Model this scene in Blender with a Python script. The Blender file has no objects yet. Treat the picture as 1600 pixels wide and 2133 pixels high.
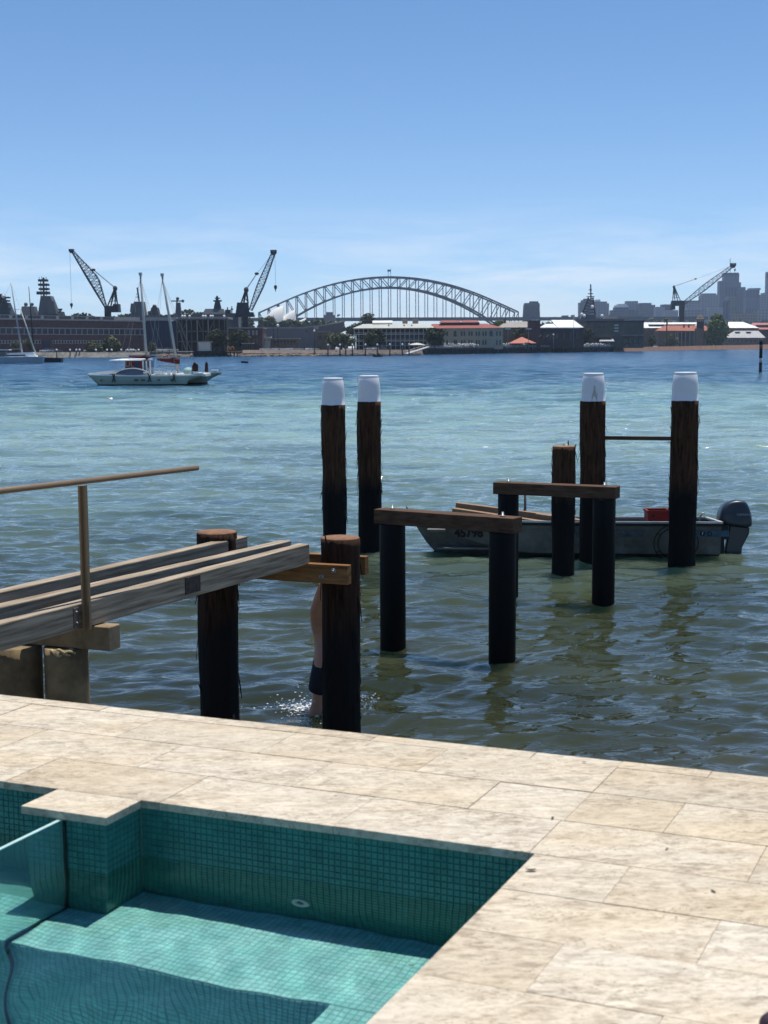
import bpy, bmesh, math, random
import numpy as np
from mathutils import Vector, Matrix, noise as mnoise

random.seed(7)
rng = np.random.RandomState(7)
scene = bpy.context.scene
col = scene.collection

# ------------------------------------------------------------------ camera
FPX, YH, EYE = 2900.0, 724.0, 3.1            # focal length and horizon in photo pixels, eye height over the water
ROLL = math.atan(0.006)
PITCH = math.atan((1066.5 - YH) / FPX)
cam_d = bpy.data.cameras.new('camera')
cam = bpy.data.objects.new('camera', cam_d)
col.objects.link(cam)
cam_d.sensor_fit = 'VERTICAL'
cam_d.sensor_height = 36.0
cam_d.sensor_width = 27.0
cam_d.lens = 36.0 * FPX / 2133.0
cam_d.clip_start = 0.05
cam_d.clip_end = 30000
cam_d.dof.use_dof = True
cam_d.dof.focus_distance = 16.0
cam_d.dof.aperture_fstop = 7.0
_r = Vector((1, 0, 0)); _u = Vector((0, math.sin(PITCH), math.cos(PITCH))); _f = Vector((0, math.cos(PITCH), -math.sin(PITCH)))
_cr = _r * math.cos(ROLL) - _u * math.sin(ROLL)
_cu = _r * math.sin(ROLL) + _u * math.cos(ROLL)
cam.matrix_world = Matrix(((_cr.x, _cu.x, -_f.x, 0), (_cr.y, _cu.y, -_f.y, 0), (_cr.z, _cu.z, -_f.z, EYE), (0, 0, 0, 1)))
scene.camera = cam

# ------------------------------------------------------------------ light
SUN_EL = math.radians(77.0)
SUN_AZ = math.radians(63.0)                   # direction of the sun in plan, from +X towards +Y
sun_d = bpy.data.lights.new('sun', 'SUN')
sun_d.energy = 4.7
sun_d.cycles.is_caustics_light = True
sun_d.angle = math.radians(0.53)
sun_d.color = (1.0, 0.95, 0.87)
sun = bpy.data.objects.new('sun', sun_d)
col.objects.link(sun)
sdir = Vector((math.cos(SUN_EL) * math.cos(SUN_AZ), math.cos(SUN_EL) * math.sin(SUN_AZ), math.sin(SUN_EL)))
sun.rotation_euler = sdir.to_track_quat('Z', 'Y').to_euler()

world = bpy.data.worlds.new('World')
scene.world = world
world.use_nodes = True
wn = world.node_tree
for n in list(wn.nodes): wn.nodes.remove(n)
def wnode(t, **k):
    n = wn.nodes.new(t)
    for a, b in k.items(): setattr(n, a, b)
    return n
w_out = wnode('ShaderNodeOutputWorld')
w_bg = wnode('ShaderNodeBackground')
w_bg.inputs['Strength'].default_value = 0.148
w_sky = wnode('ShaderNodeTexSky', sky_type='NISHITA', sun_disc=False)
w_sky.sun_elevation = SUN_EL
w_sky.sun_rotation = math.radians(90) - SUN_AZ
w_sky.altitude = 0
w_sky.air_density = 0.62
w_sky.dust_density = 0.0
w_sky.ozone_density = 3.0
w_hsv = wnode('ShaderNodeHueSaturation')
w_hsv.inputs['Saturation'].default_value = 1.20
w_hsv.inputs['Value'].default_value = 1.0
# thin high cloud, low over the horizon all the way round
w_tc = wnode('ShaderNodeTexCoord')
w_map = wnode('ShaderNodeMapping')
w_map.inputs['Scale'].default_value = (4.2, 4.2, 30.0)
w_map.inputs['Location'].default_value = (0.75, 0.3, 1.15)
w_n1 = wnode('ShaderNodeTexNoise')
w_n1.inputs['Scale'].default_value = 1.6
w_n1.inputs['Detail'].default_value = 9
w_n1.inputs['Roughness'].default_value = 0.58
w_n1.inputs['Distortion'].default_value = 0.5
w_r1 = wnode('ShaderNodeValToRGB')
w_r1.color_ramp.elements[0].position = 0.43
w_r1.color_ramp.elements[1].position = 0.68
w_sep = wnode('ShaderNodeSeparateXYZ')
w_band = wnode('ShaderNodeValToRGB')
els = w_band.color_ramp.elements
els[0].position = 0.0; els[0].color = (0.5, 0.5, 0.5, 1)
els[1].position = 0.105; els[1].color = (0, 0, 0, 1)
e = els.new(0.05); e.color = (0.5, 0.5, 0.5, 1)
w_mul = wnode('ShaderNodeMath', operation='MULTIPLY')
w_mix = wnode('ShaderNodeMixRGB')
w_mix.inputs['Color2'].default_value = (5.9, 6.1, 6.5, 1)
L = wn.links.new
w_gam = wnode('ShaderNodeGamma'); w_gam.inputs['Gamma'].default_value = 0.86
L(w_sky.outputs[0], w_gam.inputs['Color'])
L(w_gam.outputs[0], w_hsv.inputs['Color'])
L(w_tc.outputs['Generated'], w_map.inputs['Vector'])
L(w_map.outputs[0], w_n1.inputs['Vector'])
L(w_n1.outputs[0], w_r1.inputs[0])
L(w_tc.outputs['Generated'], w_sep.inputs[0])
L(w_sep.outputs['Z'], w_band.inputs[0])
L(w_r1.outputs[0], w_mul.inputs[0])
L(w_band.outputs[0], w_mul.inputs[1])
L(w_mul.outputs[0], w_mix.inputs['Fac'])
w_tint = wnode('ShaderNodeMixRGB', blend_type='MULTIPLY'); w_tint.inputs['Fac'].default_value = 1.0; w_tint.inputs['Color2'].default_value = (1.10, 1.075, 1.08, 1)
L(w_hsv.outputs[0], w_tint.inputs['Color1'])
w_low = wnode('ShaderNodeValToRGB'); le = w_low.color_ramp.elements
le[0].position = 0.0; le[0].color = (0.84, 0.90, 1.0, 1); le[1].position = 0.11; le[1].color = (1, 1, 1, 1)
w_t2 = wnode('ShaderNodeMixRGB', blend_type='MULTIPLY'); w_t2.inputs['Fac'].default_value = 1.0
L(w_sep.outputs['Z'], w_low.inputs[0]); L(w_tint.outputs[0], w_t2.inputs['Color1']); L(w_low.outputs[0], w_t2.inputs['Color2'])
L(w_t2.outputs[0], w_mix.inputs['Color1'])
L(w_mix.outputs[0], w_bg.inputs['Color'])
L(w_bg.outputs[0], w_out.inputs['Surface'])

vs = scene.view_settings
vs.view_transform = 'Standard'
vs.look = 'None'
vs.exposure = 0.18
vs.gamma = 1.0
vs.use_curve_mapping = False
scene.cycles.max_bounces = 8
scene.cycles.transparent_max_bounces = 12
scene.cycles.caustics_reflective = False
scene.cycles.caustics_refractive = True
scene.cycles.sample_clamp_indirect = 6

# ------------------------------------------------------------------ helpers
def ray(px, py):
    xc = (px - 800) / FPX; yc = -(py - 1066.5) / FPX
    c, s = math.cos(ROLL), math.sin(ROLL)
    u = c * xc + s * yc; v = -s * xc + c * yc
    return (u, math.cos(PITCH) + v * math.sin(PITCH), -math.sin(PITCH) + v * math.cos(PITCH))
def on_z(px, py, z):
    d = ray(px, py); t = (z - EYE) / d[2]
    return Vector((d[0] * t, d[1] * t, z))
def at_y(px, py, y):
    d = ray(px, py); t = y / d[1]
    return Vector((d[0] * t, y, EYE + d[2] * t))

ROOTLOC = {}
def wloc(o):
    return ROOTLOC.get(o.name, Vector((0, 0, 0))) if o else Vector((0, 0, 0))
def tag(o, label, cat, group=None):
    o['label'] = label; o['category'] = cat
    if group: o['group'] = group
    return o
def thing(name, label, cat, loc=(0, 0, 0), rz=0.0, group=None, kind=None):
    o = bpy.data.objects.new(name, None)
    o.empty_display_size = 0.2
    col.objects.link(o)
    o.location = loc; o.rotation_euler = (0, 0, rz)
    ROOTLOC[o.name] = Vector(loc)
    if kind: o['kind'] = kind
    if label: tag(o, label, cat, group)
    return o
def link(name, mesh, parent=None, loc=(0, 0, 0), rot=None, scale=None):
    o = bpy.data.objects.new(name, mesh)
    col.objects.link(o)
    o.parent = parent
    o.location = loc
    if rot: o.rotation_euler = rot
    if scale: o.scale = scale
    if parent: ROOTLOC[o.name] = wloc(parent)
    return o
def copy_tree(o, parent=None):
    c = o.copy(); col.objects.link(c); c.parent = parent
    for ch in list(o.children): copy_tree(ch, c)
    return c

class MB:
    def __init__(s): s.v = []; s.f = []; s.sm = []
    def add(s, vs, fs, smooth=False):
        n = len(s.v)
        s.v += [tuple(p) for p in vs]
        s.f += [tuple(i + n for i in f) for f in fs]
        s.sm += [smooth] * len(fs)
        return s
    def box(s, x0, x1, y0, y1, z0, z1):
        vs = [(x0, y0, z0), (x1, y0, z0), (x1, y1, z0), (x0, y1, z0), (x0, y0, z1), (x1, y0, z1), (x1, y1, z1), (x0, y1, z1)]
        return s.add(vs, [(0, 3, 2, 1), (4, 5, 6, 7), (0, 1, 5, 4), (1, 2, 6, 5), (2, 3, 7, 6), (3, 0, 4, 7)])
    def hexa(s, b, t):
        """b, t: four bottom and four top points, counter-clockwise from above"""
        return s.add(list(b) + list(t), [(0, 3, 2, 1), (4, 5, 6, 7), (0, 1, 5, 4), (1, 2, 6, 5), (2, 3, 7, 6), (3, 0, 4, 7)])
    def prism(s, poly, y0, y1):
        """poly in x,z, extruded along y"""
        n = len(poly)
        vs = [(x, y0, z) for x, z in poly] + [(x, y1, z) for x, z in poly]
        fs = [tuple(range(n)), tuple(range(2 * n - 1, n - 1, -1))]
        fs += [(i, i + n, (i + 1) % n + n, (i + 1) % n) for i in range(n)]
        return s.add(vs, fs)
    def zprism(s, poly, z0, z1):
        n = len(poly)
        vs = [(x, y, z0) for x, y in poly] + [(x, y, z1) for x, y in poly]
        fs = [tuple(range(n - 1, -1, -1)), tuple(range(n, 2 * n))]
        fs += [(i, (i + 1) % n, (i + 1) % n + n, i + n) for i in range(n)]
        return s.add(vs, fs)
    def beam(s, p, q, w, h=None, up=(0, 0, 1)):
        h = h or w
        p = Vector(p); q = Vector(q); d = (q - p).normalized(); up = Vector(up)
        if abs(d.dot(up)) > 0.98: up = Vector((0, 1, 0))
        sx = d.cross(up).normalized() * (w / 2); sz = sx.cross(d).normalized() * (h / 2)
        vs = [p - sx - sz, p + sx - sz, p + sx + sz, p - sx + sz, q - sx - sz, q + sx - sz, q + sx + sz, q - sx + sz]
        return s.add(vs, [(0, 1, 2, 3), (7, 6, 5, 4), (0, 4, 5, 1), (1, 5, 6, 2), (2, 6, 7, 3), (3, 7, 4, 0)])
    def tube(s, pts, r, n=10, cap=True, smooth=True):
        pts = [Vector(p) for p in pts]
        rs = r if isinstance(r, (list, tuple)) else [r] * len(pts)
        vs = []; up = None
        for i, p in enumerate(pts):
            d = (pts[min(i + 1, len(pts) - 1)] - pts[max(i - 1, 0)]).normalized()
            if up is None: up = Vector((0, 0, 1)) if abs(d.z) < 0.9 else Vector((1, 0, 0))
            a = d.cross(up).normalized(); b = a.cross(d).normalized(); up = b
            for k in range(n):
                t = 2 * math.pi * k / n
                vs.append(p + a * (math.cos(t) * rs[i]) + b * (math.sin(t) * rs[i]))
        fs = []
        for i in range(len(pts) - 1):
            for k in range(n):
                fs.append((i * n + k, (i + 1) * n + k, (i + 1) * n + (k + 1) % n, i * n + (k + 1) % n))
        s.add(vs, fs, smooth)
        if cap:
            m = len(s.v) - len(vs)
            s.f.append(tuple(m + k for k in range(n))); s.sm.append(False)
            s.f.append(tuple(m + len(vs) - 1 - k for k in range(n))); s.sm.append(False)
        return s
    def lathe(s, prof, c=(0, 0, 0), n=20, smooth=True):
        vs = []; fs = []
        for r, z in prof:
            for k in range(n):
                t = 2 * math.pi * k / n
                vs.append((c[0] + math.cos(t) * r, c[1] + math.sin(t) * r, c[2] + z))
        for i in range(len(prof) - 1):
            for k in range(n):
                fs.append((i * n + k, i * n + (k + 1) % n, (i + 1) * n + (k + 1) % n, (i + 1) * n + k))
        m = len(prof)
        s.add(vs, fs, smooth)
        b = len(s.v) - len(vs)
        s.f.append(tuple(b + k for k in range(n - 1, -1, -1))); s.sm.append(False)
        s.f.append(tuple(b + (m - 1) * n + k for k in range(n))); s.sm.append(False)
        return s
    def blob(s, c, r, seg=8, ring=6):
        r = r if isinstance(r, (list, tuple)) else (r, r, r)
        vs = [(c[0], c[1], c[2] - r[2])]
        for i in range(1, ring):
            ph = math.pi * i / ring
            for k in range(seg):
                t = 2 * math.pi * k / seg
                vs.append((c[0] + r[0] * math.sin(ph) * math.cos(t), c[1] + r[1] * math.sin(ph) * math.sin(t), c[2] - r[2] * math.cos(ph)))
        vs.append((c[0], c[1], c[2] + r[2]))
        fs = [(0, 1 + (k + 1) % seg, 1 + k) for k in range(seg)]
        for i in range(ring - 2):
            for k in range(seg):
                a = 1 + i * seg
                fs.append((a + k, a + (k + 1) % seg, a + seg + (k + 1) % seg, a + seg + k))
        a = 1 + (ring - 2) * seg
        fs += [(a + k, a + (k + 1) % seg, len(vs) - 1) for k in range(seg)]
        return s.add(vs, fs, True)
    def grid(s, fn, nu, nv, smooth=True):
        vs = [fn(i / nu, j / nv) for j in range(nv + 1) for i in range(nu + 1)]
        w = nu + 1
        fs = [(j * w + i, j * w + i + 1, (j + 1) * w + i + 1, (j + 1) * w + i) for j in range(nv) for i in range(nu)]
        return s.add(vs, fs, smooth)
    def mesh(s, name, mat, off=(0, 0, 0)):
        me = bpy.data.meshes.new(name)
        o = Vector(off)
        me.from_pydata([(p[0] - o.x, p[1] - o.y, p[2] - o.z) for p in s.v], [], s.f)
        me.polygons.foreach_set('use_smooth', s.sm)
        me.materials.append(mat)
        me.update()
        return me
    def build(s, name, mat, parent=None, local=False, fix=False):
        me = s.mesh(name, mat, (0, 0, 0) if local else wloc(parent))
        if fix:
            bm = bmesh.new(); bm.from_mesh(me)
            bmesh.ops.recalc_face_normals(bm, faces=bm.faces); bm.to_mesh(me); bm.free()
        return link(name, me, parent)

def bevel(o, w, seg=2):
    m = o.modifiers.new('bevel', 'BEVEL'); m.width = w; m.segments = seg; m.limit_method = 'ANGLE'
    return o
def solo(mb, name, mat, label, cat, group=None, kind=None, base=None):
    """a thing that is one mesh, its origin at its base"""
    if base is None:
        a = np.array(mb.v); base = ((a[:, 0].min() + a[:, 0].max()) / 2, (a[:, 1].min() + a[:, 1].max()) / 2, a[:, 2].min())
    me = mb.mesh(name, mat, base)
    o = link(name, me, None, base)
    ROOTLOC[o.name] = Vector(base)
    if label: tag(o, label, cat, group)
    if kind: o['kind'] = kind
    return o

# ------------------------------------------------------------------ materials
MATS = {}
def M(name, c, rough=0.75, var=0.22, scale=3.0, bump=0.0, metal=0.0, spec=0.35, stretch=(1, 1, 1), c2=None, detail=5, coat=0.0, bscale=None, rnd=0.0, rot=0.0):
    if name in MATS: return MATS[name]
    m = bpy.data.materials.new(name); m.use_nodes = True
    nt = m.node_tree; b = nt.nodes['Principled BSDF']
    b.inputs['Roughness'].default_value = rough
    b.inputs['Metallic'].default_value = metal
    b.inputs['Specular IOR Level'].default_value = spec
    b.inputs['Coat Weight'].default_value = coat
    tc = nt.nodes.new('ShaderNodeTexCoord'); mp = nt.nodes.new('ShaderNodeMapping')
    mp.vector_type = 'POINT'; mp.inputs['Scale'].default_value = stretch
    nz = nt.nodes.new('ShaderNodeTexNoise'); nz.inputs['Scale'].default_value = scale; nz.inputs['Detail'].default_value = detail
    nz.inputs['Roughness'].default_value = 0.62
    rp = nt.nodes.new('ShaderNodeValToRGB')
    lo = tuple(x * (1 - var) for x in c) if c2 is None else tuple(c)
    hi = tuple(min(1, x * (1 + var)) for x in c) if c2 is None else tuple(c2)
    rp.color_ramp.elements[0].position = 0.32; rp.color_ramp.elements[0].color = (*lo, 1)
    rp.color_ramp.elements[1].position = 0.68; rp.color_ramp.elements[1].color = (*hi, 1)
    k = nt.links.new
    m0 = nt.nodes.new('ShaderNodeMapping'); m0.inputs['Rotation'].default_value = (0, 0, math.radians(rot))
    k(tc.outputs['Object'], m0.inputs[0]); k(m0.outputs[0], mp.inputs[0]); k(mp.outputs[0], nz.inputs['Vector']); k(nz.outputs[0], rp.inputs[0])
    src = rp.outputs[0]
    if rnd:
        oi = nt.nodes.new('ShaderNodeObjectInfo'); mr = nt.nodes.new('ShaderNodeMapRange')
        mr.inputs['To Min'].default_value = 1 - rnd; mr.inputs['To Max'].default_value = 1 + rnd
        mx = nt.nodes.new('ShaderNodeMixRGB'); mx.blend_type = 'MULTIPLY'; mx.inputs[0].default_value = 1
        k(oi.outputs['Random'], mr.inputs[0]); k(src, mx.inputs[1]); k(mr.outputs[0], mx.inputs[2]); src = mx.outputs[0]
    k(src, b.inputs['Base Color'])
    if bump:
        nb = nz
        if bscale:
            nb = nt.nodes.new('ShaderNodeTexNoise'); nb.inputs['Scale'].default_value = bscale; nb.inputs['Detail'].default_value = 6
            k(mp.outputs[0], nb.inputs['Vector'])
        bp = nt.nodes.new('ShaderNodeBump'); bp.inputs['Distance'].default_value = bump
        k(nb.outputs[0], bp.inputs['Height']); k(bp.outputs[0], b.inputs['Normal'])
    MATS[name] = m
    return m
def nodes_of(m): return m.node_tree.nodes, m.node_tree.links.new, m.node_tree.nodes['Principled BSDF']

def sea_material():
    m = bpy.data.materials.new('sea_water'); m.use_nodes = True
    N, k, b = nodes_of(m)
    geo = N.new('ShaderNodeNewGeometry'); sep = N.new('ShaderNodeSeparateXYZ'); k(geo.outputs['Position'], sep.inputs[0])
    # depth of the water over sand and weed: shallows by the wall, a pale sand flat, then the deep channel
    n0 = N.new('ShaderNodeTexNoise'); n0.inputs['Scale'].default_value = 0.07; n0.inputs['Detail'].default_value = 5
    k(geo.outputs['Position'], n0.inputs['Vector'])
    lg = N.new('ShaderNodeMath'); lg.operation = 'LOGARITHM'; lg.inputs[1].default_value = 10.0
    k(sep.outputs['Y'], lg.inputs[0])
    ad = N.new('ShaderNodeMath'); ad.operation = 'MULTIPLY_ADD'; ad.inputs[1].default_value = 0.5
    k(n0.outputs[0], ad.inputs[0]); k(lg.outputs[0], ad.inputs[2])
    sc = N.new('ShaderNodeMapRange'); sc.inputs['From Min'].default_value = 0.95 ; sc.inputs['From Max'].default_value = 3.05
    k(ad.outputs[0], sc.inputs[0])
    rp = N.new('ShaderNodeValToRGB'); E = rp.color_ramp.elements
    stops = [(0.0, (0.130, 0.120, 0.080)), (0.10, (0.085, 0.083, 0.050)), (0.17, (0.037, 0.043, 0.022)), (0.26, (0.042, 0.054, 0.030)), (0.35, (0.100, 0.152, 0.125)),
             (0.46, (0.220, 0.320, 0.280)), (0.57, (0.180, 0.310, 0.285)), (0.66, (0.034, 0.112, 0.175)), (0.80, (0.020, 0.085, 0.175)), (1.0, (0.016, 0.07, 0.155))]
    E[0].position, E[0].color = stops[0][0], (*stops[0][1], 1)
    E[1].position, E[1].color = stops[-1][0], (*stops[-1][1], 1)
    for p, c in stops[1:-1]:
        e = E.new(p); e.color = (*c, 1)
    k(sc.outputs[0], rp.inputs[0])
    # weed patches on the sand
    n1 = N.new('ShaderNodeTexNoise'); n1.inputs['Scale'].default_value = 0.45; n1.inputs['Detail'].default_value = 6
    mp = N.new('ShaderNodeMapping'); mp.inputs['Scale'].default_value = (0.5, 1.0, 1.0)
    k(geo.outputs['Position'], mp.inputs[0]); k(mp.outputs[0], n1.inputs['Vector'])
    r1 = N.new('ShaderNodeValToRGB'); r1.color_ramp.elements[0].position = 0.38; r1.color_ramp.elements[0].color = (0.55, 0.58, 0.62, 1)
    r1.color_ramp.elements[1].position = 0.6; r1.color_ramp.elements[1].color = (1, 1, 1, 1)
    k(n1.outputs[0], r1.inputs[0])
    mx = N.new('ShaderNodeMixRGB'); mx.blend_type = 'MULTIPLY'; mx.inputs[0].default_value = 1.0
    k(rp.outputs[0], mx.inputs[1]); k(r1.outputs[0], mx.inputs[2]); k(mx.outputs[0], b.inputs['Base Color'])
    fi_ = N.new('ShaderNodeMapRange'); fi_.inputs['From Min'].default_value = 18; fi_.inputs['From Max'].default_value = 160
    fi_.inputs['To Min'].default_value = 1.333; fi_.inputs['To Max'].default_value = 1.13; k(sep.outputs['Y'], fi_.inputs[0]); k(fi_.outputs[0], b.inputs['IOR'])
    fr_ = N.new('ShaderNodeMapRange'); fr_.inputs['From Min'].default_value = 30; fr_.inputs['From Max'].default_value = 200
    fr_.inputs['To Min'].default_value = 0.05; fr_.inputs['To Max'].default_value = 0.16; k(sep.outputs['Y'], fr_.inputs[0]); k(fr_.outputs[0], b.inputs['Roughness'])
    m.node_tree.nodes['Principled BSDF'].subsurface_method = 'BURLEY'
    b.inputs['Subsurface Weight'].default_value = 1.0
    b.inputs['Subsurface Radius'].default_value = (0.5, 0.7, 0.7)
    b.inputs['Subsurface Scale'].default_value = 1.0
    # ripples on top of the modelled waves, from hand-sized to boat-sized
    def nz(scale, sx, detail, rough=0.55):
        q = N.new('ShaderNodeMapping'); q.inputs['Scale'].default_value = (sx, 1, 1); q.inputs['Rotation'].default_value = (0, 0, 0.18)
        t = N.new('ShaderNodeTexNoise'); t.inputs['Scale'].default_value = scale; t.inputs['Detail'].default_value = detail; t.inputs['Roughness'].default_value = rough
        t.inputs['Distortion'].default_value = 0.6
        k(geo.outputs['Position'], q.inputs[0]); k(q.outputs[0], t.inputs['Vector'])
        return t
    a = nz(5.0, 0.55, 3); c = nz(1.1, 0.5, 4); d = nz(0.22, 0.42, 5, 0.6)
    # the wider the view, the longer the waves that carry the slope
    f1 = N.new('ShaderNodeMapRange'); f1.inputs['From Min'].default_value = 15; f1.inputs['From Max'].default_value = 60
    f1.inputs['To Min'].default_value = 0.022; f1.inputs['To Max'].default_value = 0.030
    k(sep.outputs['Y'], f1.inputs[0])
    m1 = N.new('ShaderNodeMath'); m1.operation = 'MULTIPLY'; k(a.outputs[0], m1.inputs[0]); k(f1.outputs[0], m1.inputs[1])
    f2 = N.new('ShaderNodeMapRange'); f2.inputs['From Min'].default_value = 12; f2.inputs['From Max'].default_value = 60
    f2.inputs['To Min'].default_value = 0.0; f2.inputs['To Max'].default_value = 0.40
    k(sep.outputs['Y'], f2.inputs[0])
    m2 = N.new('ShaderNodeMath'); m2.operation = 'MULTIPLY_ADD'; k(c.outputs[0], m2.inputs[0]); k(f2.outputs[0], m2.inputs[1]); k(m1.outputs[0], m2.inputs[2])
    f3 = N.new('ShaderNodeMapRange'); f3.inputs['From Min'].default_value = 40; f3.inputs['From Max'].default_value = 160
    f3.inputs['To Min'].default_value = 0.0; f3.inputs['To Max'].default_value = 2.2
    k(sep.outputs['Y'], f3.inputs[0])
    m3 = N.new('ShaderNodeMath'); m3.operation = 'MULTIPLY_ADD'; k(d.outputs[0], m3.inputs[0]); k(f3.outputs[0], m3.inputs[1]); k(m2.outputs[0], m3.inputs[2])
    last = m3
    for sc_, y0_, y1_, amp_ in ((0.085, 70, 220, 3.2), (0.03, 200, 600, 9.0)):
        e_ = nz(sc_, 0.35, 6, 0.62)
        g_ = N.new('ShaderNodeMapRange'); g_.inputs['From Min'].default_value = y0_; g_.inputs['From Max'].default_value = y1_
        g_.inputs['To Min'].default_value = 0.0; g_.inputs['To Max'].default_value = amp_; k(sep.outputs['Y'], g_.inputs[0])
        q_ = N.new('ShaderNodeMath'); q_.operation = 'MULTIPLY_ADD'; k(e_.outputs[0], q_.inputs[0]); k(g_.outputs[0], q_.inputs[1]); k(last.outputs[0], q_.inputs[2]); last = q_
    bp = N.new('ShaderNodeBump'); bp.inputs['Distance'].default_value = 1.0; bp.inputs['Strength'].default_value = 1.0
    k(last.outputs[0], bp.inputs['Height']); k(bp.outputs[0], b.inputs['Normal'])
    return m

def travertine():
    m = bpy.data.materials.new('travertine'); m.use_nodes = True
    N, k, b = nodes_of(m)
    tc = N.new('ShaderNodeTexCoord'); oi = N.new('ShaderNodeObjectInfo')
    off = N.new('ShaderNodeVectorMath'); off.operation = 'MULTIPLY_ADD'; off.inputs[1].default_value = (37, 53, 11)
    k(oi.outputs['Random'], off.inputs[0]); k(tc.outputs['Object'], off.inputs[2])
    mp = N.new('ShaderNodeMapping'); mp.inputs['Scale'].default_value = (0.62, 1.5, 1.0)
    k(off.outputs[0], mp.inputs[0])
    def nz(scale, detail, rough, dist=0.0):
        t = N.new('ShaderNodeTexNoise'); t.inputs['Scale'].default_value = scale; t.inputs['Detail'].default_value = detail
        t.inputs['Roughness'].default_value = rough; t.inputs['Distortion'].default_value = dist
        k(mp.outputs[0], t.inputs['Vector']); return t
    def ramp(src, p0, c0, p1, c1):
        r = N.new('ShaderNodeValToRGB'); e = r.color_ramp.elements
        e[0].position = p0; e[0].color = (*c0, 1); e[1].position = p1; e[1].color = (*c1, 1)
        k(src, r.inputs[0]); return r
    def mul(a, bb, f=1.0):
        x = N.new('ShaderNodeMixRGB'); x.blend_type = 'MULTIPLY'; x.inputs[0].default_value = f
        k(a, x.inputs[1]); k(bb, x.inputs[2]); return x.outputs[0]
    big = nz(9.0, 9, 0.72, 0.7)
    base = ramp(big.outputs[0], 0.30, (0.46, 0.395, 0.30), 0.66, (0.67, 0.61, 0.50))
    e = base.color_ramp.elements.new(0.48); e.color = (0.58, 0.52, 0.42, 1)
    tone = N.new('ShaderNodeValToRGB'); te = tone.color_ramp.elements
    te[0].position = 0; te[0].color = (0.89, 0.855, 0.80, 1); te[1].position = 1; te[1].color = (1.05, 1.045, 1.04, 1)
    t2 = te.new(0.3); t2.color = (0.97, 0.945, 0.90, 1)
    k(oi.outputs['Random'], tone.inputs[0])
    c = mul(base.outputs[0], tone.outputs[0])
    med = nz(46, 9, 0.75, 0.6)
    c = mul(c, ramp(med.outputs[0], 0.34, (0.62, 0.58, 0.53), 0.50, (1, 1, 1)).outputs[0], 0.85)
    mot = nz(17, 6, 0.65, 1.5)
    area = nz(3.2, 3, 0.55)
    am = ramp(area.outputs[0], 0.36, (0.25, 0.25, 0.25), 0.62, (1, 1, 1))
    xm = N.new('ShaderNodeMixRGB'); xm.blend_type = 'MULTIPLY'; k(am.outputs[0], xm.inputs[0]); k(c, xm.inputs[1]); k(ramp(mot.outputs[0], 0.38, (0.60, 0.57, 0.54), 0.54, (1, 1, 1)).outputs[0], xm.inputs[2]); c = xm.outputs[0]
    warm = nz(2.1, 3, 0.5)
    c = mul(c, ramp(warm.outputs[0], 0.34, (1.0, 0.955, 0.87), 0.6, (1, 1, 1)).outputs[0])
    # open pores and hair veins
    v = N.new('ShaderNodeTexNoise'); v.inputs['Scale'].default_value = 24; v.inputs['Detail'].default_value = 7; v.inputs['Distortion'].default_value = 1.6
    k(mp.outputs[0], v.inputs['Vector'])
    sub = N.new('ShaderNodeMath'); sub.operation = 'SUBTRACT'; sub.inputs[1].default_value = 0.5; k(v.outputs[0], sub.inputs[0])
    ab = N.new('ShaderNodeMath'); ab.operation = 'ABSOLUTE'; k(sub.outputs[0], ab.inputs[0])
    patch = nz(7.5, 4, 0.6)
    vr = ramp(ab.outputs[0], 0.0, (0.46, 0.41, 0.36), 0.026, (1, 1, 1))
    pr = ramp(patch.outputs[0], 0.48, (0, 0, 0), 0.58, (1, 1, 1))
    x = N.new('ShaderNodeMixRGB'); x.blend_type = 'MULTIPLY'
    k(pr.outputs[0], x.inputs[0]); k(c, x.inputs[1]); k(vr.outputs[0], x.inputs[2]); c = x.outputs[0]
    pores = nz(95, 5, 0.7)
    pp = ramp(pores.outputs[0], 0.31, (0.40, 0.35, 0.29), 0.37, (1, 1, 1))
    c = mul(c, pp.outputs[0], 0.8)
    k(c, b.inputs['Base Color'])
    b.inputs['Roughness'].default_value = 0.62
    b.inputs['Specular IOR Level'].default_value = 0.3
    bp = N.new('ShaderNodeBump'); bp.inputs['Distance'].default_value = 0.0012
    ad = N.new('ShaderNodeMath'); ad.operation = 'ADD'; k(pp.outputs[0], ad.inputs[0]); k(med.outputs[0], ad.inputs[1])
    k(ad.outputs[0], bp.inputs['Height']); k(bp.outputs[0], b.inputs['Normal'])
    return m

def clear_water(name, tint):
    """still water: refracts what lies below, reflects the sky at its surface"""
    m = bpy.data.materials.new(name); m.use_nodes = True
    N = m.node_tree.nodes; k = m.node_tree.links.new
    for n in list(N): N.remove(n)
    out = N.new('ShaderNodeOutputMaterial'); g = N.new('ShaderNodeBsdfGlass')
    g.inputs['Color'].default_value = (*tint, 1); g.inputs['Roughness'].default_value = 0.0; g.inputs['IOR'].default_value = 1.333
    k(g.outputs[0], out.inputs[0])
    return m

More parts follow.
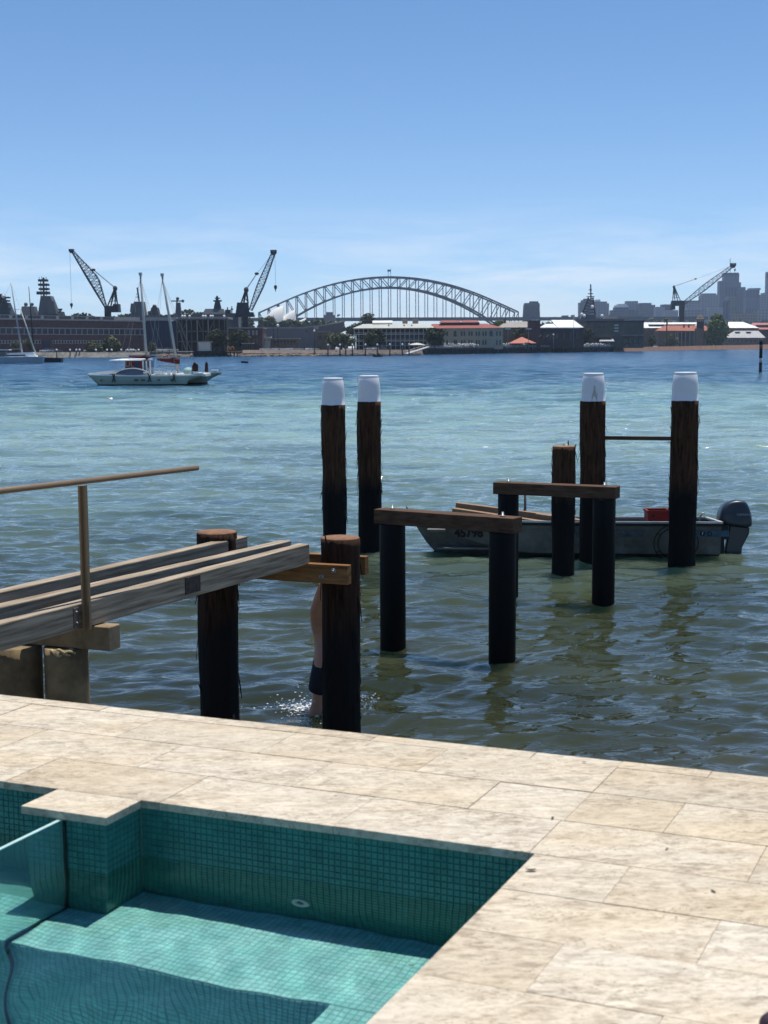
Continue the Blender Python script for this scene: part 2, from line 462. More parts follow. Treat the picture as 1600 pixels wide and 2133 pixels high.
def bark_material(name, lo, hi, wet_z=None, wet=(0.012, 0.011, 0.011)):
    """shaggy vertical bark; below the tide line (wet_z) it is stained black"""
    m = bpy.data.materials.new(name); m.use_nodes = True
    N, k, b = nodes_of(m)
    tc = N.new('ShaderNodeTexCoord'); mp = N.new('ShaderNodeMapping'); mp.inputs['Scale'].default_value = (1, 1, 0.09)
    k(tc.outputs['Object'], mp.inputs[0])
    nz = N.new('ShaderNodeTexNoise'); nz.inputs['Scale'].default_value = 38; nz.inputs['Detail'].default_value = 6; nz.inputs['Roughness'].default_value = 0.65
    k(mp.outputs[0], nz.inputs['Vector'])
    rp = N.new('ShaderNodeValToRGB'); e = rp.color_ramp.elements
    e[0].position = 0.36; e[0].color = (*lo, 1); e[1].position = 0.68; e[1].color = (*hi, 1)
    k(nz.outputs[0], rp.inputs[0])
    src = rp.outputs[0]
    if wet_z is not None:
        geo = N.new('ShaderNodeNewGeometry'); sp = N.new('ShaderNodeSeparateXYZ'); k(geo.outputs['Position'], sp.inputs[0])
        n2 = N.new('ShaderNodeTexNoise'); n2.inputs['Scale'].default_value = 9; k(mp.outputs[0], n2.inputs['Vector'])
        ad = N.new('ShaderNodeMath'); ad.operation = 'MULTIPLY_ADD'; ad.inputs[1].default_value = 0.5; k(n2.outputs[0], ad.inputs[0]); k(sp.outputs['Z'], ad.inputs[2])
        mr = N.new('ShaderNodeMapRange'); mr.inputs['From Min'].default_value = wet_z + 0.15; mr.inputs['From Max'].default_value = wet_z + 0.40
        k(ad.outputs[0], mr.inputs[0])
        mx = N.new('ShaderNodeMixRGB'); k(mr.outputs[0], mx.inputs[0]); mx.inputs[1].default_value = (*wet, 1); k(src, mx.inputs[2]); src = mx.outputs[0]
    k(src, b.inputs['Base Color'])
    b.inputs['Roughness'].default_value = 0.85; b.inputs['Specular IOR Level'].default_value = 0.15
    bp = N.new('ShaderNodeBump'); bp.inputs['Distance'].default_value = 0.02; k(nz.outputs[0], bp.inputs['Height']); k(bp.outputs[0], b.inputs['Normal'])
    return m

def facade_material(name, wall, glass, sx, sz, ww=0.6, wh=0.55):
    """far tower: rows of windows too small to tell apart"""
    m = bpy.data.materials.new(name); m.use_nodes = True
    N, k, b = nodes_of(m)
    tc = N.new('ShaderNodeTexCoord'); sp = N.new('ShaderNodeSeparateXYZ'); k(tc.outputs['Object'], sp.inputs[0])
    def band(src, period, duty):
        d = N.new('ShaderNodeMath'); d.operation = 'DIVIDE'; d.inputs[1].default_value = period; k(src, d.inputs[0])
        f = N.new('ShaderNodeMath'); f.operation = 'FRACT'; k(d.outputs[0], f.inputs[0])
        l = N.new('ShaderNodeMath'); l.operation = 'LESS_THAN'; l.inputs[1].default_value = duty; k(f.outputs[0], l.inputs[0]); return l.outputs[0]
    xs = N.new('ShaderNodeMath'); xs.operation = 'ADD'; k(sp.outputs['X'], xs.inputs[0]); k(sp.outputs['Y'], xs.inputs[1])
    mu = N.new('ShaderNodeMath'); mu.operation = 'MULTIPLY'; k(band(xs.outputs[0], sx, ww), mu.inputs[0]); k(band(sp.outputs['Z'], sz, wh), mu.inputs[1])
    mx = N.new('ShaderNodeMixRGB'); k(mu.outputs[0], mx.inputs[0]); mx.inputs[1].default_value = (*wall, 1); mx.inputs[2].default_value = (*glass, 1)
    k(mx.outputs[0], b.inputs['Base Color']); b.inputs['Roughness'].default_value = 0.6
    return m

WHITE = M('white_paint', (0.78, 0.78, 0.76), 0.45, 0.05, 4)

# ================================================================== the sea
def wave_sheet():
    ys = [2.6]
    while ys[-1] < 7000:
        y = ys[-1]
        ys.append(y + (0.034 if y < 16 else 0.034 * (y / 16) ** 1.32 if y < 420 else y * 0.02))
    ys = np.array(ys)
    nc = 620
    s = np.linspace(-1, 1, nc)
    s = np.sign(s) * np.abs(s) ** 1.25
    half = 6.5 + 0.62 * ys
    X = s[None, :] * half[:, None]; Y = np.repeat(ys[:, None], nc, 1)
    dx = np.maximum(np.gradient(ys), half * 2.2 / nc)[:, None]
    Z = np.zeros_like(X)
    r = np.random.RandomState(3)
    for i in range(90):
        lam = 0.15 * (1.5 / 0.15) ** r.rand()
        th = math.radians(-90 + r.normal(8, 34))
        kx, ky = 2 * math.pi / lam * math.cos(th), 2 * math.pi / lam * math.sin(th)
        amp = 0.0047 * lam ** 0.75
        fade = np.clip((lam / dx - 2.5) / 3.0, 0, 1)
        ph = kx * X + ky * Y + r.rand() * 6.28 + 0.9 * np.sin(0.31 * X + 0.23 * Y + r.rand() * 6.28)
        env = 0.65 + 0.5 * np.sin(0.42 * X * math.sin(th) + 0.37 * Y + r.rand() * 6.28)
        Z += amp * fade * env * (np.sin(ph) + 0.25 * np.sin(2 * ph + 1.2))
    far_ = np.clip((Y - 22) / 70, 0, 1)
    for i in range(46):
        lam = 1.4 * (7.5 / 1.4) ** r.rand()
        th = math.radians(-90 + r.normal(10, 30))
        kx, ky = 2 * math.pi / lam * math.cos(th), 2 * math.pi / lam * math.sin(th)
        fade = np.clip((lam / dx - 2.2) / 3.0, 0, 1)
        ph = kx * X + ky * Y + r.rand() * 6.28 + 1.2 * np.sin(0.09 * X + 0.07 * Y + r.rand() * 6.28)
        env = 0.6 + 0.6 * np.sin(0.11 * X * math.sin(th) + 0.05 * Y + r.rand() * 6.28)
        Z += 0.0058 * lam ** 0.85 * far_ * fade * env * (np.sin(ph) + 0.25 * np.sin(2 * ph + 1.2))
    Z *= np.clip((Y - 4.0) / 6.0, 0.45, 1.0)
    nr = len(ys)
    me = bpy.data.meshes.new('sea')
    V = np.stack([X, Y, Z], -1).reshape(-1, 3).astype(np.float32)
    idx = np.arange(nr * nc).reshape(nr, nc)
    q = np.stack([idx[:-1, :-1], idx[:-1, 1:], idx[1:, 1:], idx[1:, :-1]], -1).reshape(-1, 4)
    me.vertices.add(len(V)); me.vertices.foreach_set('co', V.ravel())
    me.loops.add(q.size); me.loops.foreach_set('vertex_index', q.ravel().astype(np.int32))
    me.polygons.add(len(q)); me.polygons.foreach_set('loop_start', np.arange(0, q.size, 4, dtype=np.int32))
    me.polygons.foreach_set('use_smooth', np.ones(len(q), bool))
    me.update(calc_edges=True)
    me.materials.append(sea_material())
    o = link('sea', me); o['kind'] = 'structure'
wave_sheet()

# ================================================================== pool deck, frame of the paving: u along the sea wall, v towards the sea
ZD = EYE - 1.456
AU, AV = math.radians(-22.2), math.radians(64.8)
EU = Vector((math.cos(AU), math.sin(AU), 0)); EV = Vector((math.cos(AV), math.sin(AV), 0))
PO = on_z(1114, 1777.5, ZD); PO.z = 0
def UV(u, v, z=0.0):
    p = PO + EU * u + EV * v
    return Vector((p.x, p.y, z))
def uvbox(mb, u0, u1, v0, v1, z0, z1):
    b = [UV(u0, v0, z0), UV(u1, v0, z0), UV(u1, v1, z0), UV(u0, v1, z0)]
    t = [UV(u0, v0, z1), UV(u1, v0, z1), UV(u1, v1, z1), UV(u0, v1, z1)]
    return mb.hexa(b, t)

TRAV = travertine()
GROUT = M('deck_grout', (0.52, 0.46, 0.37), 0.9, 0.15, 20)
CONC = M('sea_wall_concrete', (0.22, 0.19, 0.15), 0.9, 0.35, 2.5, 0.01)
TH = 0.026
# mortar bed under the tiles, round the pool opening
bed = MB()
zt = ZD - 0.004
uvbox(bed, -4.2, 3.2, 0.014, 0.955, ZD - 0.5, zt)
uvbox(bed, -1.62, -1.345, -0.160, 0.014, ZD - 0.5, zt)
uvbox(bed, 0.014, 3.2, -4.6, 0.014, ZD - 0.5, zt)
deck = bed.build('pool_deck', GROUT); deck['kind'] = 'structure'
tmesh = {}
def tile(u0, u1, v0, v1, nm='tile'):
    """one stone, thick edge, softly rounded"""
    g = 0.0006
    key = (round(u1 - u0, 3), round(v1 - v0, 3))
    cu, cv = (u0 + u1) / 2, (v0 + v1) / 2
    if key not in tmesh:
        bm = bmesh.new()
        hu, hv = (u1 - u0) / 2 - g, (v1 - v0) / 2 - g
        P = lambda a, c, z: bm.verts.new(EU * a + EV * c + Vector((0, 0, z)))
        b = [P(-hu, -hv, -TH), P(hu, -hv, -TH), P(hu, hv, -TH), P(-hu, hv, -TH)]
        t = [P(-hu, -hv, 0), P(hu, -hv, 0), P(hu, hv, 0), P(-hu, hv, 0)]
        bm.faces.new(b[::-1]); bm.faces.new(t)
        for i in range(4): bm.faces.new((b[i], b[(i + 1) % 4], t[(i + 1) % 4], t[i]))
        bmesh.ops.bevel(bm, geom=[e for e in bm.edges], offset=0.0010, segments=2, affect='EDGES')
        me = bpy.data.meshes.new('tile'); bm.to_mesh(me); bm.free(); me.materials.append(TRAV)
        tmesh[key] = me
    p = UV(cu, cv, ZD + random.uniform(-0.0012, 0.0012))
    return link(nm, tmesh[key], deck, p)
def row(v0, v1, joints):
    for a, b in zip(joints[:-1], joints[1:]): tile(a, b, v0, v1)
row(0.905, 0.985, [-3.97, -3.36, -2.75, -2.14, -1.533, -0.945, -0.325, -0.012, 0.30, 0.91, 1.52, 2.13, 2.74])
row(0.607, 0.902, [-3.68, -3.07, -2.46, -1.85, -1.245, -0.632, -0.01, 0.60, 1.21, 1.82, 2.43, 3.04])
row(0.305, 0.605, [-3.37, -2.76, -2.15, -1.55, -0.945, -0.325, -0.01, 0.295, 0.905, 1.515, 2.12, 2.73])
row(0.0, 0.303, [-3.68, -3.07, -2.47, -1.865, -1.257, -0.64, -0.018, 0.60, 1.21, 1.82, 2.43, 3.04])
tile(-1.645, -1.322, -0.190, 0.0)
v = 0.0
for i in range(15):
    v1 = v - (0.0 if i else 0.002); v0 = v1 - 0.283
    j = ([0.0, 0.28, 0.885, 1.49, 2.10, 2.71], [0.0, 0.587, 1.19, 1.80, 2.41, 3.02], [0.0, 0.267, 0.87, 1.47, 2.08, 2.69], [0.0, 0.58, 1.19, 1.79, 2.40])[i % 4]
    row(v0, v1, j); v = v0
# sea wall below the deck edge
sw = MB(); uvbox(sw, -4.2, 3.2, 0.80, 0.965, -0.8, ZD - TH - 0.006)
o = sw.build('sea_wall', CONC); o['kind'] = 'structure'

# ------------------------------------------------------------------ pool
Z_WATER, Z_BENCH, Z_FLOOR = 1.450, 1.130, 0.35
def mosaic_material(name, lo, hi):
    m = bpy.data.materials.new(name); m.use_nodes = True
    N, k, b = nodes_of(m)
    tc = N.new('ShaderNodeTexCoord'); geo = N.new('ShaderNodeNewGeometry')
    wn_ = N.new('ShaderNodeTexWhiteNoise'); wn_.noise_dimensions = '3D'
    sn = N.new('ShaderNodeVectorMath'); sn.operation = 'SNAP'; sn.inputs[1].default_value = (0.024, 0.024, 0.024)
    k(geo.outputs['Position'], sn.inputs[0]); k(sn.outputs[0], wn_.inputs['Vector'])
    nz = N.new('ShaderNodeTexNoise'); nz.inputs['Scale'].default_value = 9; nz.inputs['Detail'].default_value = 4; k(geo.outputs['Position'], nz.inputs['Vector'])
    rp = N.new('ShaderNodeValToRGB'); e = rp.color_ramp.elements
    e[0].position = 0.3; e[0].color = (*lo, 1); e[1].position = 0.72; e[1].color = (*hi, 1)
    k(nz.outputs[0], rp.inputs[0])
    mr = N.new('ShaderNodeMapRange'); mr.inputs['To Min'].default_value = 0.86; mr.inputs['To Max'].default_value = 1.14; k(wn_.outputs['Value'], mr.inputs[0])
    mx = N.new('ShaderNodeMixRGB'); mx.blend_type = 'MULTIPLY'; mx.inputs[0].default_value = 1; k(rp.outputs[0], mx.inputs[1]); k(mr.outputs[0], mx.inputs[2])
    k(mx.outputs[0], b.inputs['Base Color']); b.inputs['Roughness'].default_value = 0.22; b.inputs['Specular IOR Level'].default_value = 0.4
    return m
MOS = mosaic_material('shade_tinted_mosaic', (0.034, 0.175, 0.150), (0.056, 0.230, 0.200))  # same tile as the bench, wall shade painted into its colour
MOSL = mosaic_material('sunlit_tinted_mosaic', (0.27, 0.64, 0.585), (0.40, 0.75, 0.695))  # same tile with the sunlit tone of the bench painted in
MOSM = mosaic_material('riser_lightened_mosaic', (0.24, 0.62, 0.61), (0.36, 0.74, 0.72))  # same tile, bluish, colour lightened to make up for the dim riser
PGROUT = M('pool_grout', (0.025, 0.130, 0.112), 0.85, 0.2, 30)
shell = MB()
def slab(u0, u1, v0, v1, z0, z1): uvbox(shell, u0, u1, v0, v1, z0, z1)
ztop = ZD - TH - 0.003
slab(-1.33, 0.012, 0.013, 0.10, 0.1, ztop)             # back wall
slab(-2.9, -1.634, 0.013, 0.10, 0.1, ztop)             # back wall beyond the pier
slab(-1.632, -1.337, -0.174, 0.10, 0.1, ztop)          # pier
slab(0.013, 0.09, -3.4, 0.012, 0.1, ztop)              # right wall
slab(-3.0, -2.9, -3.4, 0.10, 0.1, ztop)
slab(-2.9, 0.012, -3.5, -3.4, 0.1, ztop)
slab(-2.9, 0.013, -3.4, 0.012, Z_FLOOR - 0.2, Z_FLOOR - 0.003)   # floor
BV = -0.455
bshell = MB()
uvbox(bshell, -2.9, 0.0125, BV + 0.004, 0.0125, Z_FLOOR - 0.1, Z_BENCH - 0.0025)     # bench along the back
uvbox(bshell, -0.425, 0.0124, -3.4, BV + 0.0035, Z_FLOOR - 0.1, Z_BENCH - 0.0024)    # bench along the right
pool = shell.build('swimming_pool', PGROUT)
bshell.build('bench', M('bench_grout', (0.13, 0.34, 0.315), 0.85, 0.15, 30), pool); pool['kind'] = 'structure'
PT = 0.0202; PG = 0.0015; PD = 0.0022
single = []; many = MB(); floor_ = MB(); ris_ = MB()
def mos(kind, p0, ea, eb, nrm, la, lb, keep=0):
    """lay mosaic tiles on a rectangle: origin p0, edge directions ea, eb, outward normal"""
    na, nb = int(la / PT), int(lb / PT)
    ta, tb = la / na, lb / nb
    for j in range(nb):
        for i in range(na):
            a0, a1, b0, b1 = i * ta + PG / 2, (i + 1) * ta - PG / 2, j * tb + PG / 2, (j + 1) * tb - PG / 2
            h = PD + random.uniform(-0.0004, 0.0004)
            q = 0.0012
            base = [p0 + ea * a + eb * b for a, b in ((a0, b0), (a1, b0), (a1, b1), (a0, b1))]
            top = [p0 + ea * a + eb * b + nrm * h for a, b in ((a0 + q, b0 + q), (a1 - q, b0 + q), (a1 - q, b1 - q), (a0 + q, b1 - q))]
            fs = [(4, 5, 6, 7), (0, 1, 5, 4), (1, 2, 6, 5), (2, 3, 7, 6), (3, 0, 4, 7)]
            if keep and j >= nb - keep[1] and i >= na - keep[0] - keep[2] and i < na - keep[2]: single.append((base + top, fs))
            else: (floor_ if kind.startswith('bench') else ris_ if kind[:3] in ('ris', 'flo') else many).add(base + top, fs)
UPV = Vector((0, 0, 1))
def at(u, v, z): return UV(u, v, z)
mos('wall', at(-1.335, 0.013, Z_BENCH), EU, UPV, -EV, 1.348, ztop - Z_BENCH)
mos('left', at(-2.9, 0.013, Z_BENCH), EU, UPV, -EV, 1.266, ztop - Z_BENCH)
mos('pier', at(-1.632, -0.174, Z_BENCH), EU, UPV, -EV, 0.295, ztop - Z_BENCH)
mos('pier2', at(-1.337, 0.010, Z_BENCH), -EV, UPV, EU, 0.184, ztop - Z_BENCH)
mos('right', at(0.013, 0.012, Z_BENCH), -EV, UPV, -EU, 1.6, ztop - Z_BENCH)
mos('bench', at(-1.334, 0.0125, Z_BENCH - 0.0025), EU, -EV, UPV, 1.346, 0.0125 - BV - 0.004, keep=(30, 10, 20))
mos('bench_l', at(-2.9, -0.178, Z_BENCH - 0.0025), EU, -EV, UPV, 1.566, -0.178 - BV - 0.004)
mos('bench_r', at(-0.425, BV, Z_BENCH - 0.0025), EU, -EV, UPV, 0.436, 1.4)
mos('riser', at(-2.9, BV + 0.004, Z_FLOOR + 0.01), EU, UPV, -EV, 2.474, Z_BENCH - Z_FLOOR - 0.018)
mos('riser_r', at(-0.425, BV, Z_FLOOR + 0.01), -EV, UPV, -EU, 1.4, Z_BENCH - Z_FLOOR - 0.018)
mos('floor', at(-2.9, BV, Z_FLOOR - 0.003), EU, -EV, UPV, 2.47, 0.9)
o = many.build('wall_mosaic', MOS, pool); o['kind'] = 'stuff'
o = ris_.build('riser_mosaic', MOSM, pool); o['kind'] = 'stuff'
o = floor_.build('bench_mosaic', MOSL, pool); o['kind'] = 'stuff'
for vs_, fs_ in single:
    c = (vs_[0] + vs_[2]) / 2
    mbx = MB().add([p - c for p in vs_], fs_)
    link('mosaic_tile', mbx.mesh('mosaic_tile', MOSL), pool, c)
# return fitting on the back wall
fit = MB(); pu, pz = on_z(628, 1880, 1.40), 0
def wall_pt(px, py, v):
    d = Vector(ray(px, py)); n = Vector((-EU.y, EU.x, 0)); p0 = UV(0, v, 0)
    t = (p0 - Vector((0, 0, EYE))).dot(n) / d.dot(n)
    return Vector((0, 0, EYE)) + d * t
fc = UV(-0.756, 0.010, 1.2696)
RINGM = M('return_fitting_plastic', (0.62, 0.66, 0.62), 0.4, 0.05, 5)
def ring(mb, c, nrm, r0, r1, th, n=28):
    nrm = nrm.normalized(); a = nrm.cross(UPV).normalized(); b2 = a.cross(nrm).normalized()
    vs = []
    for k in range(n):
        t = 2 * math.pi * k / n; d = a * math.cos(t) + b2 * math.sin(t)
        vs += [c + d * r0, c + d * r1, c + d * (r1 - th * 0.4) + nrm * th, c + d * (r0 + th * 0.4) + nrm * th]
    fs = []
    for k in range(n):
        m = (k + 1) % n
        for q in range(4): fs.append((k * 4 + q, m * 4 + q, m * 4 + (q + 1) % 4, k * 4 + (q + 1) % 4))
    return mb.add(vs, fs, True)
ring(fit, fc, -EV, 0.010, 0.030, 0.007)
fit.build('return_fitting', RINGM, pool, fix=True)
# water in the pool, both sides of the glass
def pool_ripple(u, v):
    z = 0.0
    for (a_, lam, th, ph) in RIP: z += a_ * math.sin(2 * math.pi / lam * (u * math.cos(th) + v * math.sin(th)) + ph + 0.6 * math.sin(3.1 * u + 2.3 * v + ph))
    return z
rr_p = random.Random(8)
RIP = [(0.00058 * lam ** 0.9 / 0.25, lam, rr_p.uniform(0, 3.14), rr_p.uniform(0, 6.28)) for lam in (0.11, 0.14, 0.17, 0.21, 0.26, 0.33, 0.42, 0.55, 0.8)]
pw = MB(); pw.grid(lambda a_, b_: tuple(UV(-2.895 + a_ * 2.906, -3.395 + b_ * 3.405, Z_WATER + pool_ripple(-2.895 + a_ * 2.906, -3.395 + b_ * 3.405))), 190, 220)
o = pw.build('pool_water', clear_water('pool_water', (0.95, 1.0, 0.995))); o['kind'] = 'structure'
o.cycles.is_caustics_caster = True
for q in [pool] + list(pool.children): q.cycles.is_caustics_receiver = True
# glass divider between the pool and the spa
def glass_sheet():
    m = bpy.data.materials.new('tinted_glass'); m.use_nodes = True
    N = m.node_tree.nodes; k = m.node_tree.links.new
    for n in list(N): N.remove(n)
    out = N.new('ShaderNodeOutputMaterial'); mix = N.new('ShaderNodeMixShader'); tr = N.new('ShaderNodeBsdfTransparent'); gl = N.new('ShaderNodeBsdfGlossy')
    d = N.new('ShaderNodeBsdfDiffuse'); d.inputs[0].default_value = (0.34, 0.62, 0.62, 1)
    mix2 = N.new('ShaderNodeMixShader'); mix2.inputs[0].default_value = 0.14
    tr.inputs[0].default_value = (0.86, 0.97, 0.95, 1); gl.inputs['Roughness'].default_value = 0.05
    lw = N.new('ShaderNodeLayerWeight'); pw5 = N.new('ShaderNodeMath'); pw5.operation = 'POWER'; pw5.inputs[1].default_value = 5.0; k(lw.outputs['Facing'], pw5.inputs[0])
    fr = N.new('ShaderNodeMath'); fr.operation = 'MULTIPLY_ADD'; fr.inputs[1].default_value = 0.6; fr.inputs[2].default_value = 0.03; k(pw5.outputs[0], fr.inputs[0])
    k(tr.outputs[0], mix2.inputs[1]); k(d.outputs[0], mix2.inputs[2])
    k(fr.outputs[0], mix.inputs[0]); k(mix2.outputs[0], mix.inputs[1]); k(gl.outputs[0], mix.inputs[2]); k(mix.outputs[0], out.inputs[0])
    return m
GU = -1.496
gp = thing('glass_divider', 'greenish glass panel standing in the pool against the tiled pier', 'glass panel', UV(GU, -0.4, Z_BENCH))
zg = ZD - 0.030
g1 = MB(); n_ = 0.006
prof = [(-0.182, Z_BENCH + 0.003), (BV - 0.006, Z_BENCH + 0.003), (BV - 0.006, Z_FLOOR + 0.004), (-3.38, Z_FLOOR + 0.004), (-3.38, zg), (-0.182, zg)]
vs_ = [UV(GU - n_, a, z) for a, z in prof] + [UV(GU + n_, a, z) for a, z in prof]
nn = len(prof)
g1.add(vs_, [tuple(range(nn)), tuple(range(2 * nn - 1, nn - 1, -1))] + [(i, i + nn, (i + 1) % nn + nn, (i + 1) % nn) for i in range(nn)])
g1.build('pane', glass_sheet(), gp, fix=True)
SIL = M('black_silicone', (0.012, 0.016, 0.016), 0.5, 0.2, 40)
sl = MB()
pts = [(-0.1825, zg - 0.004)] + [(-0.1825, zg - 0.03 - i * 0.03) for i in range(9)]
pts = [p for p in pts if p[1] > Z_BENCH + 0.004] + [(-0.184, Z_BENCH + 0.004), (-0.30, Z_BENCH + 0.004), (BV - 0.004, Z_BENCH + 0.004), (BV - 0.009, Z_BENCH - 0.02), (BV - 0.009, Z_FLOOR + 0.01)]
sl.tube([UV(GU + 0.0095 + 0.0012 * math.sin(9 * i), a, z) for i, (a, z) in enumerate(pts)], 0.006, 7)
sl.build('seal', SIL, gp)
eg = MB(); uvbox(eg, GU - n_ - 0.0005, GU + n_ + 0.0005, -3.38, -0.185, zg + 0.0005, zg + 0.003)
eg.build('polished_edge', M('glass_edge', (0.42, 0.62, 0.58), 0.3, 0.1, 20), gp)
# dry leaves and grit on the paving and in the water
LEAF = M('dry_leaf', (0.10, 0.075, 0.045), 0.85, 0.4, 60)
leaf_px = [(1106, 1815, 0.016, 'curled dry leaf on the stone beside the pool corner'), (1151, 1706, 0.010, 'small dry leaf on the joint behind the pool corner'),
           (1217, 1589, 0.009, 'tiny dry leaf on the edge strip above the sea'), (1389, 1770, 0.008, 'brown leaf crumb on the right of the paving'), (1486, 1859, 0.010, 'dry leaf lying on the darker stone by the right border')]
def leaf_mesh(sz):
    mb = MB()
    def fn(a, b):
        x = (a - 0.5) * 2; w = 0.42 * math.sqrt(max(0, 1 - x * x)); y = (b - 0.5) * 2 * w
        return (x * sz, y * sz, sz * (0.25 * x * x + 0.5 * y * y + 0.08) + 0.001)
    mb.grid(fn, 8, 4)
    return mb
for i, (px, py, sz, lb) in enumerate(leaf_px):
    p = on_z(px, py, ZD)
    me = leaf_mesh(sz).mesh('leaf', LEAF); o = link('dry_leaf', me, None, p + Vector((0, 0, 0.0015)), (0, 0, i * 1.3)); tag(o, lb, 'leaf', 'dry leaves about the pool')
for i, (px, py, sz, lb) in enumerate([(857, 2013, 0.010, 'dark leaf floating on the pool near its right edge'), (833, 1857, 0.010, 'dark leaf floating at the waterline of the back wall'), (548, 1817, 0.009, 'speck of leaf at the waterline below the middle of the back wall'), (468, 1806, 0.008, 'leftmost speck of leaf at the waterline of the back wall')]):
    p = on_z(px, py, Z_WATER)
    o = link('dry_leaf', leaf_mesh(sz).mesh('leaf', LEAF), None, p + Vector((0, 0, 0.001)), (0, 0, i * 2.1)); tag(o, lb, 'leaf', 'dry leaves about the pool')

# ================================================================== timber piles, jetty, boat
BARK = bark_material('shaggy_bark', (0.020, 0.011, 0.007), (0.112, 0.052, 0.029), wet_z=1.10)
BARKLOW = bark_material('jetty_pile_bark', (0.014, 0.009, 0.007), (0.070, 0.032, 0.019), wet_z=0.95)
ENDG = M('sawn_end_grain', (0.215, 0.110, 0.058), 0.85, 0.35, 18, 0.004)
CAPM = M('white_cap_plastic', (0.72, 0.73, 0.76), 0.42, 0.04, 2)
BLACKW = M('black_pile_sleeve', (0.006, 0.007, 0.009), 0.55, 0.35, 5, spec=0.12, stretch=(1, 1, 0.15))
OLDT = M('weathered_joist_timber', (0.16, 0.120, 0.082), 0.88, 0.0, 40, 0.006, spec=0.10, stretch=(0.05, 1, 1), c2=(0.47, 0.385, 0.285), rot=-63)
NEWT = M('new_bearer_timber', (0.13, 0.055, 0.018), 0.75, 0.0, 26, 0.002, spec=0.15, stretch=(0.12, 1, 1), c2=(0.34, 0.18, 0.07), rot=22)
HEADT = M('headstock_timber', (0.065, 0.034, 0.020), 0.85, 0.0, 24, 0.003, spec=0.12, stretch=(0.1, 1, 1), c2=(0.135, 0.082, 0.052), rot=20)
TOPT = M('dry_board_timber', (0.26, 0.17, 0.10), 0.8, 0.25, 10, 0.002)
BRONZE = M('bronze_powder_coat', (0.27, 0.175, 0.095), 0.42, 0.12, 6, metal=0.3, spec=0.5)
STEEL = M('galvanised_steel', (0.34, 0.33, 0.31), 0.45, 0.3, 30, metal=0.8)
RUST = M('rusty_plate', (0.06, 0.045, 0.038), 0.8, 0.5, 30, 0.003)
PIER = M('stained_concrete', (0.30, 0.22, 0.12), 0.9, 0.0, 5, 0.008, c2=(0.11, 0.082, 0.048))

def trunk(x, y, r0, r1, z0, z1, amp, seed, n=36, m=46, lean=(0, 0)):
    mb = MB(); off = Vector((seed * 7.3, seed * 3.1, 0))
    vs = []
    for j in range(m + 1):
        t = j / m; z = z0 + (z1 - z0) * t; r = r0 + (r1 - r0) * t
        for i in range(n):
            a = 2 * math.pi * i / n
            d = mnoise.noise(Vector((math.cos(a) * 3.2, math.sin(a) * 3.2, z * 1.1)) + off) * amp
            d += mnoise.noise(Vector((math.cos(a) * 11, math.sin(a) * 11, z * 1.6)) + off) * amp * 0.7
            d += 0.6 * amp * mnoise.noise(Vector((seed, z * 1.3, 0)))
            rr = r + d
            vs.append((x + lean[0] * t + rr * math.cos(a), y + lean[1] * t + rr * math.sin(a), z))
    fs = [(j * n + i, j * n + (i + 1) % n, (j + 1) * n + (i + 1) % n, (j + 1) * n + i) for j in range(m) for i in range(n)]
    mb.add(vs, fs, True)
    mb.f.append(tuple(m * n + k for k in range(n))); mb.sm.append(False)
    return mb
def strips(mb, x, y, r, z0, z1, count, seed):
    """loose strings of bark peeling off the sides"""
    rr = random.Random(seed)
    for i in range(count):
        a = rr.uniform(0, 6.28); z = rr.uniform(z0, z1); l = rr.uniform(0.05, 0.24); w = rr.uniform(0.004, 0.013)
        ca, sa = math.cos(a), math.sin(a); o1 = rr.uniform(0.008, 0.03)
        p0 = Vector((x + ca * (r - 0.004), y + sa * (r - 0.004), z)); p1 = Vector((x + ca * (r + o1 * 0.5), y + sa * (r + o1 * 0.5), z - l * 0.5)); p2 = Vector((x + ca * (r + o1), y + sa * (r + o1), z - l))
        if rr.random() < 0.4: p2.z += l * 1.6; p1.z += l
        t = Vector((-sa, ca, 0)) * w; th = Vector((ca, sa, 0)) * 0.004
        vs = [p0 - t, p0 + t, p1 + t, p1 - t, p2 + t * 0.3, p2 - t * 0.3]; vs += [p + th for p in vs]
        mb.add(vs, [(0, 1, 2, 3), (3, 2, 4, 5), (9, 8, 7, 6), (11, 10, 8, 9), (0, 3, 9, 6), (2, 1, 7, 8), (3, 5, 11, 9), (4, 2, 8, 10), (5, 4, 10, 11), (1, 0, 6, 7)])
